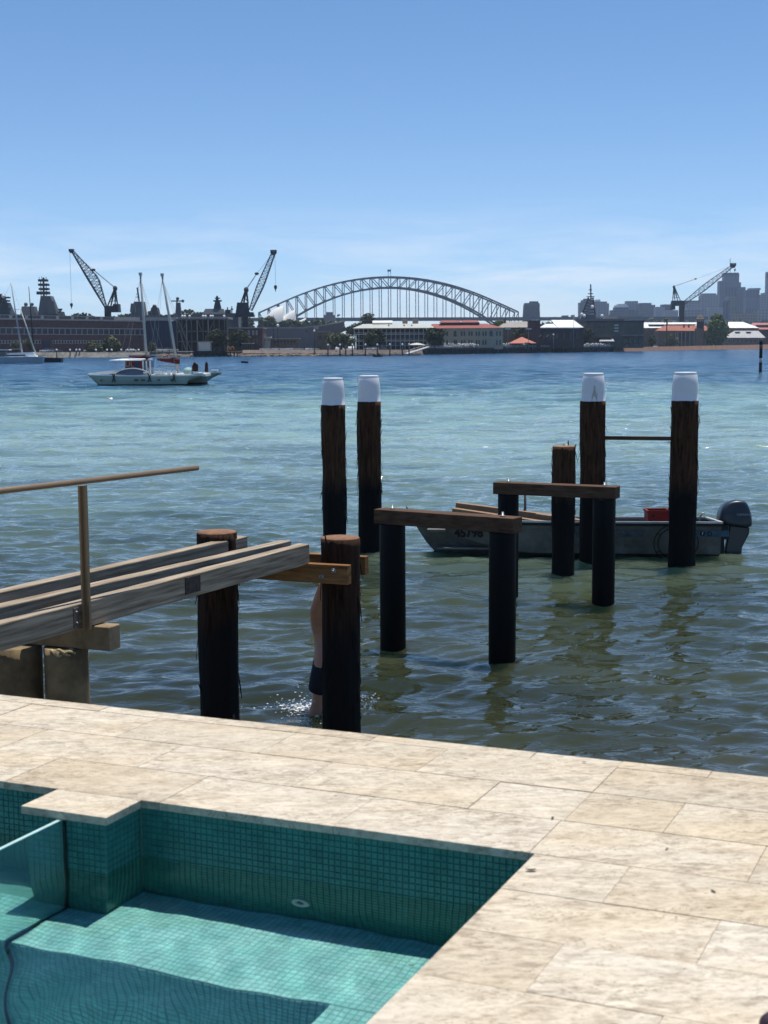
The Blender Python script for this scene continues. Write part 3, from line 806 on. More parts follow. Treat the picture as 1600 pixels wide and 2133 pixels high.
def tall_pile(px0, px1, base_y, cap_top, cap_bot, label, seed, D=None, stain=False):
    D = D or on_z((px0 + px1) / 2, base_y, 0).y
    c = at_y((px0 + px1) / 2, cap_bot, D)
    r = (px1 - px0) / 2 / FPX * D
    zc = c.z; zt = at_y((px0 + px1) / 2, cap_top, D).z
    t = thing('mooring_pile', label, 'pile', (c.x, D, 0), 0, 'tall mooring piles with white caps')
    mb = trunk(c.x, D, r * 0.97, r * 0.98, -1.2, zc, 0.017, seed)
    strips(mb, c.x, D, r, 0.7, zc - 0.1, 70, seed)
    mb.build('trunk', BARK, t)
    h = zt - zc
    cp = MB().lathe([(r * 0.97, -0.004), (r * 0.955, 0.0), (r * 0.93, h * 0.30), (r * 0.90, h * 0.62), (r * 0.82, h * 0.90), (r * 0.775, h * 0.935), (r * 0.79, h * 0.95), (r * 0.785, h * 0.99), (r * 0.74, h)], (c.x, D, zc), 40)
    cap = cp.build('cap', CAPM, t)
    if stain:
        s_ = MB(); rr = r * 0.945
        pts = [(-0.28, 0.02), (0.16, 0.02), (0.20, 0.25), (0.02, 0.34), (-0.02, 0.55), (-0.10, 0.56), (-0.13, 0.36), (-0.26, 0.22)]
        vs = [(c.x + rr * 1.012 * math.sin(a), D - rr * 1.012 * math.cos(a), zc + h * b) for a, b in pts]
        s_.add(vs, [tuple(range(len(vs)))]); s_.build('stain', M('cap_stain', (0.48, 0.45, 0.42), 0.8, 0.3, 30), cap)
    return c.x, D, r
tall_pile(669, 720, 1166, 787, 843, 'tall bark pile with white cap, leftmost of the four, partly behind the near jetty pile', 1)
tall_pile(744, 794, 1152, 782, 836, 'tall bark pile with white cap, second from the left, close beside the leftmost', 2)
P3 = tall_pile(1210, 1262, 1172, 777, 835, 'tall bark pile whose white cap has a brown stain, left end of the horizontal bar', 3, D=19.75, stain=True)
P4 = tall_pile(1398, 1456, 1178, 775, 834, 'bark pile with clean white cap nearest the outboard motor, rightmost of the four', 4, D=19.5)
# bar between the two right-hand piles
a = at_y(1255, 912, P3[1]); b = at_y(1405, 912, P4[1]); b.z = a.z
mb = MB().beam(a, b, 0.07, 0.052)
tag(mb.build('horizontal_bar', HEADT), 'thin timber bar fixed level between the two right-hand capped piles', 'bar')
# short pile
D = on_z(1175, 1195, 0).y; c = at_y(1175, 931, D); r = 24 / FPX * D
t = thing('short_pile', 'short bark pile without a cap, sawn flat, in front of the boat', 'pile', (c.x, D, 0))
mb = trunk(c.x, D, r * 0.96, r * 1.03, -1.2, c.z, 0.012, 9); strips(mb, c.x, D, r, 0.6, c.z, 50, 9)
mb.build('trunk', BARK, t)
MB().lathe([(r * 0.98, 0.0), (r * 0.94, 0.012)], (c.x, D, c.z), 30).build('end_grain', ENDG, t)
# bents: two sleeved piles and a headstock each
def bent(p1, p2, beam, label, top1, top2):
    (a0, a1, ab), (b0, b1, bb) = p1, p2
    res = []
    root = None
    for (q0, q1, qb), qt in ((p1, top1), (p2, top2)):
        cx = (q0 + q1) / 2; D = on_z(cx, qb, 0).y; r = (q1 - q0) / 2 / FPX * D; D += r * 0.9
        c = at_y(cx, qt, D); res.append((c.x, D, r, c.z))
    root = thing('pile_bent', label, 'pile bent', ((res[0][0] + res[1][0]) / 2, (res[0][1] + res[1][1]) / 2, 0), 0, 'pairs of black piles joined by a headstock')
    zt = (res[0][3] + res[1][3]) / 2
    for x, y, r, z in res:
        p = MB().lathe([(r, -1.2), (r, zt - 0.012), (r * 0.985, zt)], (x, y, 0), 36).build('pile', BLACKW, root)
        ring(MB(), Vector((x, y, zt - 0.004)), UPV, r * 0.86, r * 1.012, 0.007, 32).build('sleeve_rim', M('sleeve_rim_grey', (0.42, 0.41, 0.39), 0.6, 0.1, 9), p, fix=True)
    p = Vector((res[0][0], res[0][1], zt)); q = Vector((res[1][0], res[1][1], zt)); d = (q - p).normalized()
    bh = beam[2]
    e0 = at_y(beam[0], 1000, res[0][1]).x; e1 = at_y(beam[1], 1000, res[1][1]).x
    p = p + d * ((e0 - p.x) / d.x); q = q + d * ((e1 - q.x) / d.x)
    hs = MB().beam(p + UPV * (bh / 2 + 0.003), q + UPV * (bh / 2 + 0.003), 0.20, bh)
    hb = bevel(hs.build('headstock', HEADT, root), 0.006)
    for x, y, r, z in res:
        bl = MB().lathe([(0.028, 0), (0.028, 0.012), (0.012, 0.013), (0.012, 0.045)], (x, y, zt + bh + 0.004), 8)
        bl.build('bolt', STEEL, hb)
bent((790, 845, 1352), (1018, 1076, 1382), (789, 1077, 0.15), 'front bent of two black sleeved piles under a red-brown headstock', 1095, 1104)
bent((1037, 1081, 1248), (1235, 1283, 1264), (1034, 1285, 0.145), 'back bent of two black sleeved piles under a grey-brown headstock, nearer the boat', 1030, 1037)

# ------------------------------------------------------------------ unfinished jetty
ZJ, JD = 1.625, 0.152
jet = thing('timber_jetty', 'unfinished jetty of three weathered joists on bark piles at the left', 'jetty', on_z(300, 1400, 0))
def joist(p, q, w=0.095):
    a = on_z(*p, ZJ); b = on_z(*q, ZJ); d = (b - a).normalized(); n = Vector((d.y, -d.x, 0))
    a = a - d * 1.3
    L_ = (b - a).length; nseg = 26
    mb = MB(); vs = []
    for i in range(nseg + 1):
        c = a + d * (L_ * i / nseg)
        w1 = 0.004 * mnoise.noise(Vector((i * 0.7, p[1], 0))); w2 = 0.005 * mnoise.noise(Vector((i * 0.9, p[1], 9)))
        for s_, z in ((0, -JD + w2), (1, -JD + w2 * 0.7), (1, w1), (0, w1 * 0.6)):
            vs.append(c - n * (w * s_ + (0.002 * mnoise.noise(Vector((i, s_, z)))) ) + UPV * z)
    fs = [(0, 1, 2, 3), tuple(nseg * 4 + k for k in (3, 2, 1, 0))]
    for i in range(nseg):
        for k in range(4):
            fs.append((i * 4 + k, (i + 1) * 4 + k, (i + 1) * 4 + (k + 1) % 4, i * 4 + (k + 1) % 4))
    mb.add(vs, fs)
    o = mb.build('joist', OLDT, jet, fix=True)
    bevel(o, 0.006)
    return a, b, d, n
JA = joist((0, 1300), (645, 1133)); JB = joist((0, 1265), (607, 1126)); JC = joist((0, 1234), (516, 1117))
# piles of the end bent
def jet_pile(px0, px1, ytop, D, seed):
    cx = (px0 + px1) / 2; r = (px1 - px0) / 2 / FPX * D; c = at_y(cx, ytop, D)
    mb = trunk(c.x, D, r * 0.98, r * 1.0, -0.9, c.z, 0.011, seed); strips(mb, c.x, D, r, 0.0, c.z - 0.05, 40, seed)
    o = mb.build('pile', BARKLOW, jet)
    MB().lathe([(r * 1.0, -0.002), (r * 0.97, 0.012), (r * 0.4, 0.018)], (c.x, D, c.z), 30).build('end_grain', ENDG, o)
    return c, r
PL, rl = jet_pile(409, 493, 1110, 10.78, 21)
PR, rr_ = jet_pile(668, 750, 1122, 10.62, 22)
# bearers bolted either side of the end piles
def bearer(pr, D, length, zt, h, th=0.07, dz=0.0):
    q = at_y(pr, 1180, D); q.z = 0
    p = q - EU * length
    mb = MB().beam(p + UPV * (zt - h / 2), q + UPV * (zt - h / 2 + dz), th, h)
    return bevel(mb.build('bearer', NEWT, jet), 0.004), p, q
zb = ZJ - JD - 0.006
b1, p1_, q1_ = bearer(728, 10.33, 1.35, zb + 0.012, 0.145)
b2, p2_, q2_ = bearer(765, 10.78, 1.35, zb + 0.012, 0.145)
for fx, dz in ((0.115, 0.045), (0.215, 0.095)):
    c = q1_ - EU * fx; nrm = Vector((EU.y, -EU.x, 0))
    mb = MB(); cc = c + nrm * 0.036 + UPV * (zb - dz + 0.012)
    ring(mb, cc, nrm, 0.003, 0.022, 0.006, 14); ring(mb, cc + nrm * 0.006, nrm, 0.001, 0.011, 0.012, 8)
    mb.build('bolt', STEEL, b1, fix=True)
# plate and split at joist side
a, b, d, n = JA
def on_joist(px, py):
    dd = Vector(ray(px, py)); o_ = Vector((0, 0, EYE)); t = (a - o_).dot(n) / dd.dot(n); return o_ + dd * t
pa, pb = on_joist(385, 1205), on_joist(416, 1240)
mb = MB(); c1 = a + d * (pa - a).dot(d); c2 = a + d * (pb - a).dot(d)
mb.hexa([c1 + n * 0.001 + UPV * (-0.122), c1 + n * 0.009 + UPV * (-0.122), c2 + n * 0.009 + UPV * (-0.122), c2 + n * 0.001 + UPV * (-0.122)],
        [c1 + n * 0.001 + UPV * (-0.012), c1 + n * 0.009 + UPV * (-0.012), c2 + n * 0.009 + UPV * (-0.012), c2 + n * 0.001 + UPV * (-0.012)])
mb.build('steel_plate', RUST, jet, fix=True)
# nearer bearer on concrete stumps
q = on_z(239, 1303, zb); p = q - EU * 1.5
mb = MB().beam(p - UPV * 0.073, q - UPV * 0.073, 0.12, 0.146); o = bevel(mb.build('bearer', M('old_bearer_timber', (0.17, 0.12, 0.065), 0.85, 0.0, 10, 0.003, c2=(0.30, 0.225, 0.14)), jet), 0.006)
for px0, px1, dd in ((-30, 87, 0.05), (91, 186, 0.0)):
    D = 8.28 + dd; c = at_y((px0 + px1) / 2, 1352, D); r = (px1 - px0) / 2 / FPX * D
    mb = trunk(c.x, D, r, r, -0.6, zb - 0.152 if px0 > 0 else zb - 0.15, 0.006, 31 + px0, 28, 20)
    mb.build('concrete_pier', PIER, jet)
# handrail
hr = thing('handrail', None, None, on_joist(172, 1300)); hr.parent = jet
hr.location = Vector(hr.location) - wloc(jet)
zr = 2.33
e1 = on_z(411, 974.6, zr); e0 = on_z(0, 1023, zr); dirr = (e1 - e0).normalized(); e0 = e0 - dirr * 1.6
ROOTLOC[hr.name] = wloc(jet) + Vector(hr.location)
mb = MB().tube([e0, e0 + (e1 - e0) * 0.5, e1], 0.0175, 16); mb.build('rail', BRONZE, hr)
pb_ = on_joist(172, 1285); pc = a + d * (pb_ - a).dot(d) + n * 0.030
top = Vector((pc.x, pc.y, zr - 0.012)); bot = Vector((pc.x, pc.y, ZJ - JD + 0.0))
mb = MB()
for s_ in (-1, 1):                                # T-shaped post: web and flange
    pass
dn = d; 
def post_box(mb, c, ex, ey, hx, hy, z0, z1):
    bb = [c - ex * hx - ey * hy, c + ex * hx - ey * hy, c + ex * hx + ey * hy, c - ex * hx + ey * hy]
    mb.hexa([Vector((q.x, q.y, z0)) for q in bb], [Vector((q.x, q.y, z1)) for q in bb])
post_box(mb, pc, d, n, 0.036, 0.006, bot.z, top.z); post_box(mb, pc - d * 0.010 + n * 0.020, d, n, 0.006, 0.0142, bot.z, top.z)
mb.build('post', BRONZE, hr, fix=True)
for off in (-0.062, 0.048):
    bk = MB(); c = a + d * ((pb_ - a).dot(d) + off) + n * 0.004
    post_box(bk, c, d, n, 0.022, 0.003, ZJ - 0.135, ZJ - 0.02)
    o = bk.build('bracket', M('bracket_metal', (0.20, 0.17, 0.14), 0.5, 0.3, 20, metal=0.5), hr, fix=True)
    for zz in (-0.045, -0.110):
        ring(MB(), c + n * 0.003 + UPV * (ZJ + zz - c.z), n, 0.001, 0.010, 0.008, 8).build('bolt', STEEL, o, fix=True)
# rope on the concrete pier
c0 = at_y(128, 1362, 8.14); rp = MB(); pts = []
rr0 = random.Random(5)
for i in range(70):
    t = i / 69; pts.append(Vector((c0.x + (t % 0.34 / 0.34 - 0.5) * 0.15 * (1 if int(t / 0.34) % 2 else -1), 8.165 - 0.02 * math.sin(t * 17), c0.z - 0.004 + 0.016 * math.sin(t * 23) + 0.01 * t)))
rp.tube(pts, 0.008, 6)
solo(rp, 'rope', M('pale_rope', (0.42, 0.35, 0.20), 0.9, 0.3, 60, 0.003), 'pale rope bundled on top of the round concrete pier', 'rope')

# ------------------------------------------------------------------ person wading behind the near pile
SKIN = M('sunburnt_skin', (0.50, 0.26, 0.175), 0.55, 0.15, 6)
SHORT = M('dark_swim_shorts', (0.012, 0.014, 0.022), 0.8, 0.3, 20)
HAIR = M('dark_hair', (0.025, 0.017, 0.012), 0.8, 0.3, 40)
def skin_body(name, mat, parent, pts, edges, root=0, sub=2, rot=0.0, origin=Vector((0, 0, 0))):
    me = bpy.data.meshes.new(name)
    cr, sr = math.cos(rot), math.sin(rot)
    me.from_pydata([(p[0] * cr - p[1] * sr, p[0] * sr + p[1] * cr, p[2]) for p in pts], edges, [])
    o = link(name, me, parent)
    o.modifiers.new('skin', 'SKIN').use_smooth_shade = True
    me.materials.append(mat)
    lay = me.skin_vertices[0] if me.skin_vertices else None
    if lay is None:
        bm = bmesh.new(); bm.from_mesh(me); bm.verts.layers.skin.verify(); bm.to_mesh(me); bm.free(); lay = me.skin_vertices[0]
    for i, p in enumerate(pts):
        lay.data[i].radius = (p[3], p[4] if len(p) > 4 else p[3]); lay.data[i].use_root = (i == root)
    s_ = o.modifiers.new('sub', 'SUBSURF'); s_.levels = sub; s_.render_levels = sub
    dg = bpy.context.evaluated_depsgraph_get()
    new = bpy.data.meshes.new_from_object(o.evaluated_get(dg)); o.modifiers.clear(); o.data = new
    for p in new.polygons: p.use_smooth = True
    return o
DP = 11.65; pxb = at_y(684, 1400, DP).x
person = thing('person', 'bare-backed person in dark shorts wading behind the near bark pile', 'person', (pxb, DP, -0.44))
B = []; Ed = []
def nv(x, y, z, r, r2=None, link_to=None):
    B.append((x, y, z, r, r2 or r)); i = len(B) - 1
    if link_to is not None: Ed.append((link_to, i))
    return i
pel = nv(-0.01, 0, 0.95, 0.125, 0.125)
wai = nv(0.01, 0, 1.08, 0.105, 0.125, pel); ch = nv(-0.02, 0, 1.25, 0.125, 0.16, wai); up = nv(-0.03, 0, 1.40, 0.10, 0.14, ch)
nk = nv(0.02, 0, 1.50, 0.055, 0.055, up); hd = nv(0.055, 0, 1.60, 0.082, 0.075, nk); ht = nv(0.05, 0, 1.70, 0.085, 0.08, hd)
nv(0.045, 0, 1.745, 0.05, 0.05, ht)
for s_ in (-1, 1):
    sh = nv(-0.035 - (0.03 if s_ < 0 else 0), s_ * 0.17, 1.42, 0.062, 0.062, up)
    el = nv(-0.02 + (0.10 if s_ > 0 else 0.0), s_ * 0.235, 1.60 if s_ < 0 else 1.62, 0.043, 0.043, sh)
    wr = nv(0.08, s_ * 0.17, 1.80, 0.028, 0.028, el)
    pm = nv(0.125, s_ * 0.16, 1.85, 0.030, 0.022, wr)
    for k, (dy, l) in enumerate(((-0.033, 0.062), (-0.012, 0.078), (0.010, 0.082), (0.031, 0.074))):
        f1 = nv(0.125 + l * 0.7, s_ * 0.16 + dy, 1.878, 0.0085, 0.0085, pm)
        nv(0.125 + l * 1.05, s_ * 0.16 + dy, 1.85, 0.0075, 0.0075, f1)
    t1 = nv(0.135, s_ * 0.16 - s_ * 0.045, 1.835, 0.010, 0.010, pm); nv(0.175, s_ * 0.16 - s_ * 0.05, 1.825, 0.0085, 0.0085, t1)
    hp = nv(-0.01 - (0.02 if s_ < 0 else 0), s_ * 0.095, 0.86, 0.098, 0.098, pel)
    if s_ < 0:      # near leg pushes back through the water
        kn = nv(-0.075, s_ * 0.11, 0.56, 0.062, 0.062, hp); an = nv(-0.20, s_ * 0.11, 0.24, 0.040, 0.040, kn); nv(-0.12, s_ * 0.11, 0.12, 0.035, 0.03, an)
    else:
        kn = nv(0.09, s_ * 0.11, 0.52, 0.060, 0.060, hp); an = nv(0.07, s_ * 0.11, 0.10, 0.040, 0.040, kn); nv(0.20, s_ * 0.11, 0.04, 0.036, 0.03, an)
body = skin_body('body', SKIN, person, B, Ed, 0)
S = [(-0.01, 0, 0.985, 0.118, 0.155), (-0.012, 0, 0.93, 0.133, 0.165), (-0.03, -0.095, 0.84, 0.112), (-0.075, -0.108, 0.68, 0.098), (-0.09, -0.11, 0.62, 0.096), (0.0, 0.095, 0.84, 0.112), (0.06, 0.108, 0.68, 0.098), (0.07, 0.11, 0.62, 0.096)]
skin_body('shorts', SHORT, person, S, [(0, 1), (1, 2), (2, 3), (3, 4), (1, 5), (5, 6), (6, 7)], 1)
hair = MB().blob((0.035, 0, 1.70), (0.108, 0.092, 0.085), 14, 10)
hair.v = [(x, y, z) if x < 0.09 else (0.09, y, z) for x, y, z in hair.v]
hair.build('hair', HAIR, person, local=True)
fc_ = MB()
for s_ in (-1, 1):
    MB().blob((0.126, s_ * 0.032, 1.655), (0.012, 0.016, 0.009)).build('eye', HAIR, person, local=True); MB().blob((0.05, s_ * 0.088, 1.645), (0.022, 0.010, 0.032)).build('ear', SKIN, person, local=True)
MB().blob((0.140, 0, 1.625), (0.018, 0.014, 0.026)).build('nose', SKIN, person, local=True); MB().blob((0.130, 0, 1.578), (0.010, 0.024, 0.007)).build('mouth', M('lips', (0.25, 0.09, 0.07), 0.6, 0.1, 5), person, local=True)
pass
# splash round the kicking leg
spl = MB(); rr0 = random.Random(12)
c = on_z(655, 1476, 0)
for i in range(420):
    g = rr0.gauss(0, 1); rad = abs(rr0.gauss(0, 0.16))
    aa = rr0.uniform(0, 6.28)
    x = c.x - 0.05 + math.cos(aa) * rad * 1.25 - (0.10 if rr0.random() < 0.5 else 0); y = c.y - 0.10 + math.sin(aa) * rad * 1.1
    h = max(0.0, rr0.gauss(0.01, 0.05)) * (1 if rad < 0.25 else 0.2)
    s_ = rr0.choice((0.0025, 0.003, 0.004, 0.006)); spl.blob((x, y, 0.006 + h), (s_ * 1.7, s_ * 1.3, s_ * 0.8), 5, 4)
for px, py in ((760, 1462), (775, 1457), (768, 1470)):
    q = on_z(px, py, 0)
    for i in range(16):
        s_ = rr0.choice((0.003, 0.004, 0.006)); spl.blob((q.x + rr0.gauss(0, 0.05), q.y + rr0.gauss(0, 0.05), 0.008 + abs(rr0.gauss(0, 0.02))), s_, 5, 4)
for i in range(260):
    aa = rr0.uniform(0, 6.28); rad = abs(rr0.gauss(0, 0.07)); s_ = rr0.choice((0.004, 0.006, 0.009))
    spl.blob((c.x - 0.03 + math.cos(aa) * rad * 1.6, c.y - 0.08 + math.sin(aa) * rad, 0.004 + abs(rr0.gauss(0, 0.018))), (s_ * 2.2, s_ * 1.5, s_ * 0.7), 6, 4)
FOAM = M('white_foam', (0.80, 0.82, 0.83), 0.35, 0.05, 5)
solo(spl, 'water_splash', FOAM, 'white splash of water drops round the wading leg', 'splash', kind='stuff', base=(c.x, c.y, 0))

# ------------------------------------------------------------------ aluminium dinghy
ALU = M('weathered_aluminium', (0.105, 0.102, 0.090), 0.7, 0.0, 3.5, 0.002, spec=0.2, c2=(0.19, 0.186, 0.172), detail=8)
ALUL = M('bare_aluminium_rim', (0.52, 0.52, 0.50), 0.45, 0.15, 8, metal=0.35)
BLK = M('black_trim', (0.015, 0.015, 0.016), 0.6, 0.2, 9)
sp_ = at_y(1487, 1085, 20.82); bp_ = at_y(846, 1085, 21.2)
axis = Vector((sp_.x - bp_.x, sp_.y - bp_.y, 0)); LB = axis.length
boat = thing('motor_dinghy', 'old grey aluminium motor dinghy moored behind the short pile', 'boat', (bp_.x, bp_.y, 0), math.atan2(axis.y, axis.x))
boat.rotation_euler = (math.radians(-4.2), 0, math.atan2(axis.y, axis.x))
NS = 30
def station(t):
    hb = 0.80 * min(1.0, (1 - (1 - min(t / 0.52, 1)) ** 2.2)) * (1 - 0.05 * t) + 0.012
    zg_ = 0.50 - 0.02 * min(1, t / 0.5)
    zk = -0.17 + 0.84 * max(0, 1 - t / 0.16) ** 1.9
    zc_ = max(zk + 0.01, 0.02 + 0.55 * max(0, 1 - t / 0.42) ** 1.6)
    zc_ = min(zc_, zg_ - 0.03)
    hc = hb * (0.80 + 0.08 * t)
    return hb, zg_, zk, zc_, hc
def hull_side(inset, zlift):
    rows = []
    for i in range(NS + 1):
        t = i / NS; hb, zg_, zk, zc_, hc = station(t); x = t * LB
        hb = max(hb - inset, 0.004); hc = max(hc - inset, 0.003)
        rows.append([(x, -hb, zg_), (x, -(hb + hc) / 2 - 0.004, (zg_ + zc_) / 2), (x, -hc, zc_ + zlift), (x, -hc * 0.5, (zk + zc_) / 2 + zlift), (x, 0, zk + zlift), (x, hc * 0.5, (zk + zc_) / 2 + zlift), (x, hc, zc_ + zlift), (x, (hb + hc) / 2 + 0.004, (zg_ + zc_) / 2), (x, hb, zg_)])
    return rows
ro = hull_side(0, 0); ri = hull_side(0.022, 0.02)
hm = MB(); vs = []; W9 = 9
for r in ro: vs += r
for r in ri: vs += r
n1_ = (NS + 1) * W9; fs = []
for i in range(NS):
    for k in range(W9 - 1):
        a_ = i * W9 + k
        fs.append((a_, a_ + W9, a_ + W9 + 1, a_ + 1)); fs.append((n1_ + a_, n1_ + a_ + 1, n1_ + a_ + W9 + 1, n1_ + a_ + W9))
fs.append(tuple(NS * W9 + k for k in range(W9)))
fs.append(tuple(n1_ + NS * W9 + k for k in range(W9 - 1, -1, -1)))
hm.add(vs, fs, False)
hull = hm.build('hull', ALU, boat, local=True, fix=True)
gw = MB()
for s_ in (-1, 1):
    pts = [(i / NS * LB, s_ * (station(i / NS)[0] - 0.008), station(i / NS)[1] + 0.006) for i in range(NS + 1)]
    for p, q in zip(pts[:-1], pts[1:]): gw.beam(p, q, 0.055, 0.026)
gw.beam((LB, -0.76, 0.486), (LB, 0.76, 0.486), 0.05, 0.028)
gw.build('gunwale', ALUL, boat, local=True)
rb = MB()
for s_ in (-1, 1):
    pts = [(i / NS * LB, s_ * (station(i / NS)[0] + 0.004), station(i / NS)[1] - 0.030) for i in range(NS + 1)]
    for p, q in zip(pts[:-1], pts[1:]): rb.beam(p, q, 0.022, 0.036)
rb.build('rubbing_strip', BLK, boat, local=True)
for zf_ in (0.42, 0.74):
    for s_ in (-1, 1):
        rib_ = MB(); pts = []
        for i in range(3, NS + 1):
            hb, zg_, zk, zc_, hc = station(i / NS); pts.append((i / NS * LB, s_ * (hc + (hb - hc) * zf_ + 0.007), zc_ + (zg_ - zc_) * zf_))
        for p, q in zip(pts[:-1], pts[1:]): rib_.beam(p, q, 0.012, 0.016)
        rib_.build('pressed_rib', ALU, hull, local=True)
sk = MB()
for i in range(4): sk.box(0.35 + i * 0.95, 0.62 + i * 0.95, -0.66, 0.66, 0.33, 0.36)
sk.box(0.5, LB - 0.05, -0.55, 0.55, 0.06, 0.085)
sk.build('thwart', ALU, boat, local=True)
# writing on the near (starboard from here, y<0) side
def text_mesh(txt, size, mat, extr=0.0015, bold=0.0):
    cu = bpy.data.curves.new('t', 'FONT'); cu.body = txt; cu.size = size; cu.extrude = extr; cu.offset = bold; cu.align_x = 'CENTER'; cu.align_y = 'CENTER'
    ob = bpy.data.objects.new('t', cu); col.objects.link(ob)
    me = bpy.data.meshes.new_from_object(ob.evaluated_get(bpy.context.evaluated_depsgraph_get()))
    bpy.data.objects.remove(ob); me.materials.clear(); me.materials.append(mat)
    return me
def side_local(px, py):
    """x along the boat and height of a photo point on its near side"""
    R_ = boat.rotation_euler.to_matrix(); d_ = R_.transposed() @ Vector(ray(px, py)); o_ = R_.transposed() @ (Vector((0, 0, EYE)) - Vector(boat.location))
    yy = -0.78
    for _ in range(6):
        t_ = (yy - o_.y) / d_.y; x_ = o_.x + d_.x * t_; z_ = o_.z + d_.z * t_
        tt = min(max(x_ / LB, 0), 1); hb, zg_, zk, zc_, hc = station(tt)
        f_ = (z_ - zc_) / max(zg_ - zc_, 0.01); yy = -(hc + (hb - hc) * min(max(f_, 0), 1))
    return x_, z_, yy
def decal(me, name, px, py, tilt=0.0):
    x_, z_, yy = side_local(px, py)
    x2, z2, y2 = side_local(px + 12, py); x3, z3, y3 = side_local(px, py - 14)
    ex = (Vector((x2, y2, z2)) - Vector((x_, yy, z_))).normalized(); ez = (Vector((x3, y3, z3)) - Vector((x_, yy, z_))).normalized()
    nr = ex.cross(ez).normalized(); ez = nr.cross(ex)
    Mx = Matrix((ex, ez, nr)).transposed().to_4x4(); Mx.translation = Vector((x_, yy, z_)) + nr * 0.018
    me.transform(Mx)
    return link(name, me, hull)
REGM = M('black_lettering', (0.012, 0.012, 0.013), 0.7, 0.2, 20)
FADE = M('faded_lettering', (0.095, 0.092, 0.088), 0.8, 0.3, 20)
BLUE = M('faded_blue_decal', (0.055, 0.115, 0.17), 0.7, 0.35, 9)
decal(text_mesh('45798', 0.185, REGM, bold=0.006), 'registration_number', 977, 1110)
for ch_, px in zip('MARINE', (1202, 1227, 1253, 1279, 1304, 1330)): decal(text_mesh(ch_, 0.085, FADE), 'lettering', px, 1136)
mb = MB().box(-0.30, 0.30, -0.045, 0.045, 0, 0.001); decal(mb.mesh('d', BLUE), 'blue_strip', 1475, 1111)
mb = MB()
for k in range(24):
    a0, a1 = 2 * math.pi * k / 24, 2 * math.pi * (k + 1) / 24
    for r0_, r1_ in ((0.255, 0.268), (0.315, 0.328)):
        mb.add([(r0_ * math.cos(a0), r0_ * math.sin(a0), 0), (r1_ * math.cos(a0), r1_ * math.sin(a0), 0), (r1_ * math.cos(a1), r1_ * math.sin(a1), 0), (r0_ * math.cos(a1), r0_ * math.sin(a1), 0)], [(0, 1, 2, 3)])
for k in range(6):
    a0 = 0.5 + k * math.pi / 3
    mb.beam((0.268 * math.cos(a0), 0.268 * math.sin(a0), 0.0005), (0.315 * math.cos(a0), 0.315 * math.sin(a0), 0.0005), 0.012, 0.001)
mb.v = [(x, y * 0.92, z) for x, y, z in mb.v]
decal(mb.mesh('d', REGM), 'ring_emblem', 1408, 1131)
for px, inner in ((1463, True), (1478, False)):
    mb = MB(); ring(mb, Vector((0, 0, 0)), Vector((0, 0.0001, 1)), 0.001 if inner else 0.022, 0.038, 0.0015, 20); decal(mb.mesh('d', REGM), 'round_symbol', px, 1111)
decal(text_mesh('f', 0.065, M('white_lettering', (0.5, 0.52, 0.54), 0.6, 0.05, 9), 0.003, 0.002), 'lettering', 1463, 1111)
for i, px in enumerate((1196, 1262, 1275, 1296, 1312, 1330)):
    mb = MB().box(-0.07, 0.07, -0.05, 0.05, 0, 0.0006); decal(mb.mesh('d', M('faint_blue_letter', (0.085, 0.105, 0.12), 0.8, 0.4, 12)), 'faded_patch', px, 1111)
# outboard motor
ob = thing('outboard_motor', None, None, (0, 0, 0)); ob.parent = boat; ROOTLOC[ob.name] = Vector((0, 0, 0)); ob.location = (LB + 0.0, 0.0, -0.08)
OBG = M('outboard_grey_paint', (0.015, 0.023, 0.035), 0.36, 0.08, 3, spec=0.4, coat=0.15)
OBD = M('outboard_dark', (0.014, 0.015, 0.017), 0.5, 0.2, 9)
prof = [(0.055, 0.50), (0.535, 0.44), (0.565, 0.50), (0.555, 0.66), (0.50, 0.82), (0.44, 0.875), (0.30, 0.885), (0.16, 0.84), (0.075, 0.74), (0.045, 0.60)]
cw = MB(); m_ = len(prof); ws = [(-0.185, 0.86), (-0.215, 0.97), (-0.19, 1.0), (0.19, 1.0), (0.215, 0.97), (0.185, 0.86)]
cx_, cz_ = 0.30, 0.62; vs = []
lay_ = [(-0.205, 0.72), (-0.195, 0.88), (-0.14, 1.0), (0.14, 1.0), (0.195, 0.88), (0.205, 0.72)]
for w_, s_ in lay_: vs += [(cx_ + (x - cx_) * s_, w_ * (0.82 if z > 0.8 else 1), cz_ + (z - cz_) * s_) for x, z in prof]
fs = [tuple(range(m_)), tuple((len(lay_) - 1) * m_ + k for k in range(m_ - 1, -1, -1))]
for i in range(len(lay_) - 1):
    for k in range(m_): fs.append((i * m_ + k, (i + 1) * m_ + k, (i + 1) * m_ + (k + 1) % m_, i * m_ + (k + 1) % m_))
cw.add(vs, fs, True)
cowl = cw.build('cowling', OBG, ob, local=True, fix=True)
sb_ = cowl.modifiers.new('sub', 'SUBSURF'); sb_.levels = 2; sb_.render_levels = 2
lm = text_mesh('YAMAHA', 0.055, M('silver_lettering', (0.30, 0.33, 0.36), 0.4, 0.05, 9), 0.002); lm.transform(Matrix.Translation((0.42, -0.207, 0.655)) @ Matrix.Rotation(math.radians(90), 4, 'X'))
link('lettering', lm, cowl)
lg_ = MB()
lg_.prism([(0.23, 0.50), (0.53, 0.46), (0.52, 0.36), (0.42, 0.16), (0.40, -0.10), (0.16, -0.10), (0.17, 0.12), (0.20, 0.3)], -0.075, 0.075)
bevel(lg_.build('leg', OBG, ob, local=True, fix=True), 0.02)
br_ = MB().box(-0.03, 0.20, -0.13, 0.13, 0.28, 0.50).box(0.02, 0.15, -0.10, 0.10, 0.0, 0.28)
br_.build('clamp_bracket', OBD, ob, local=True)
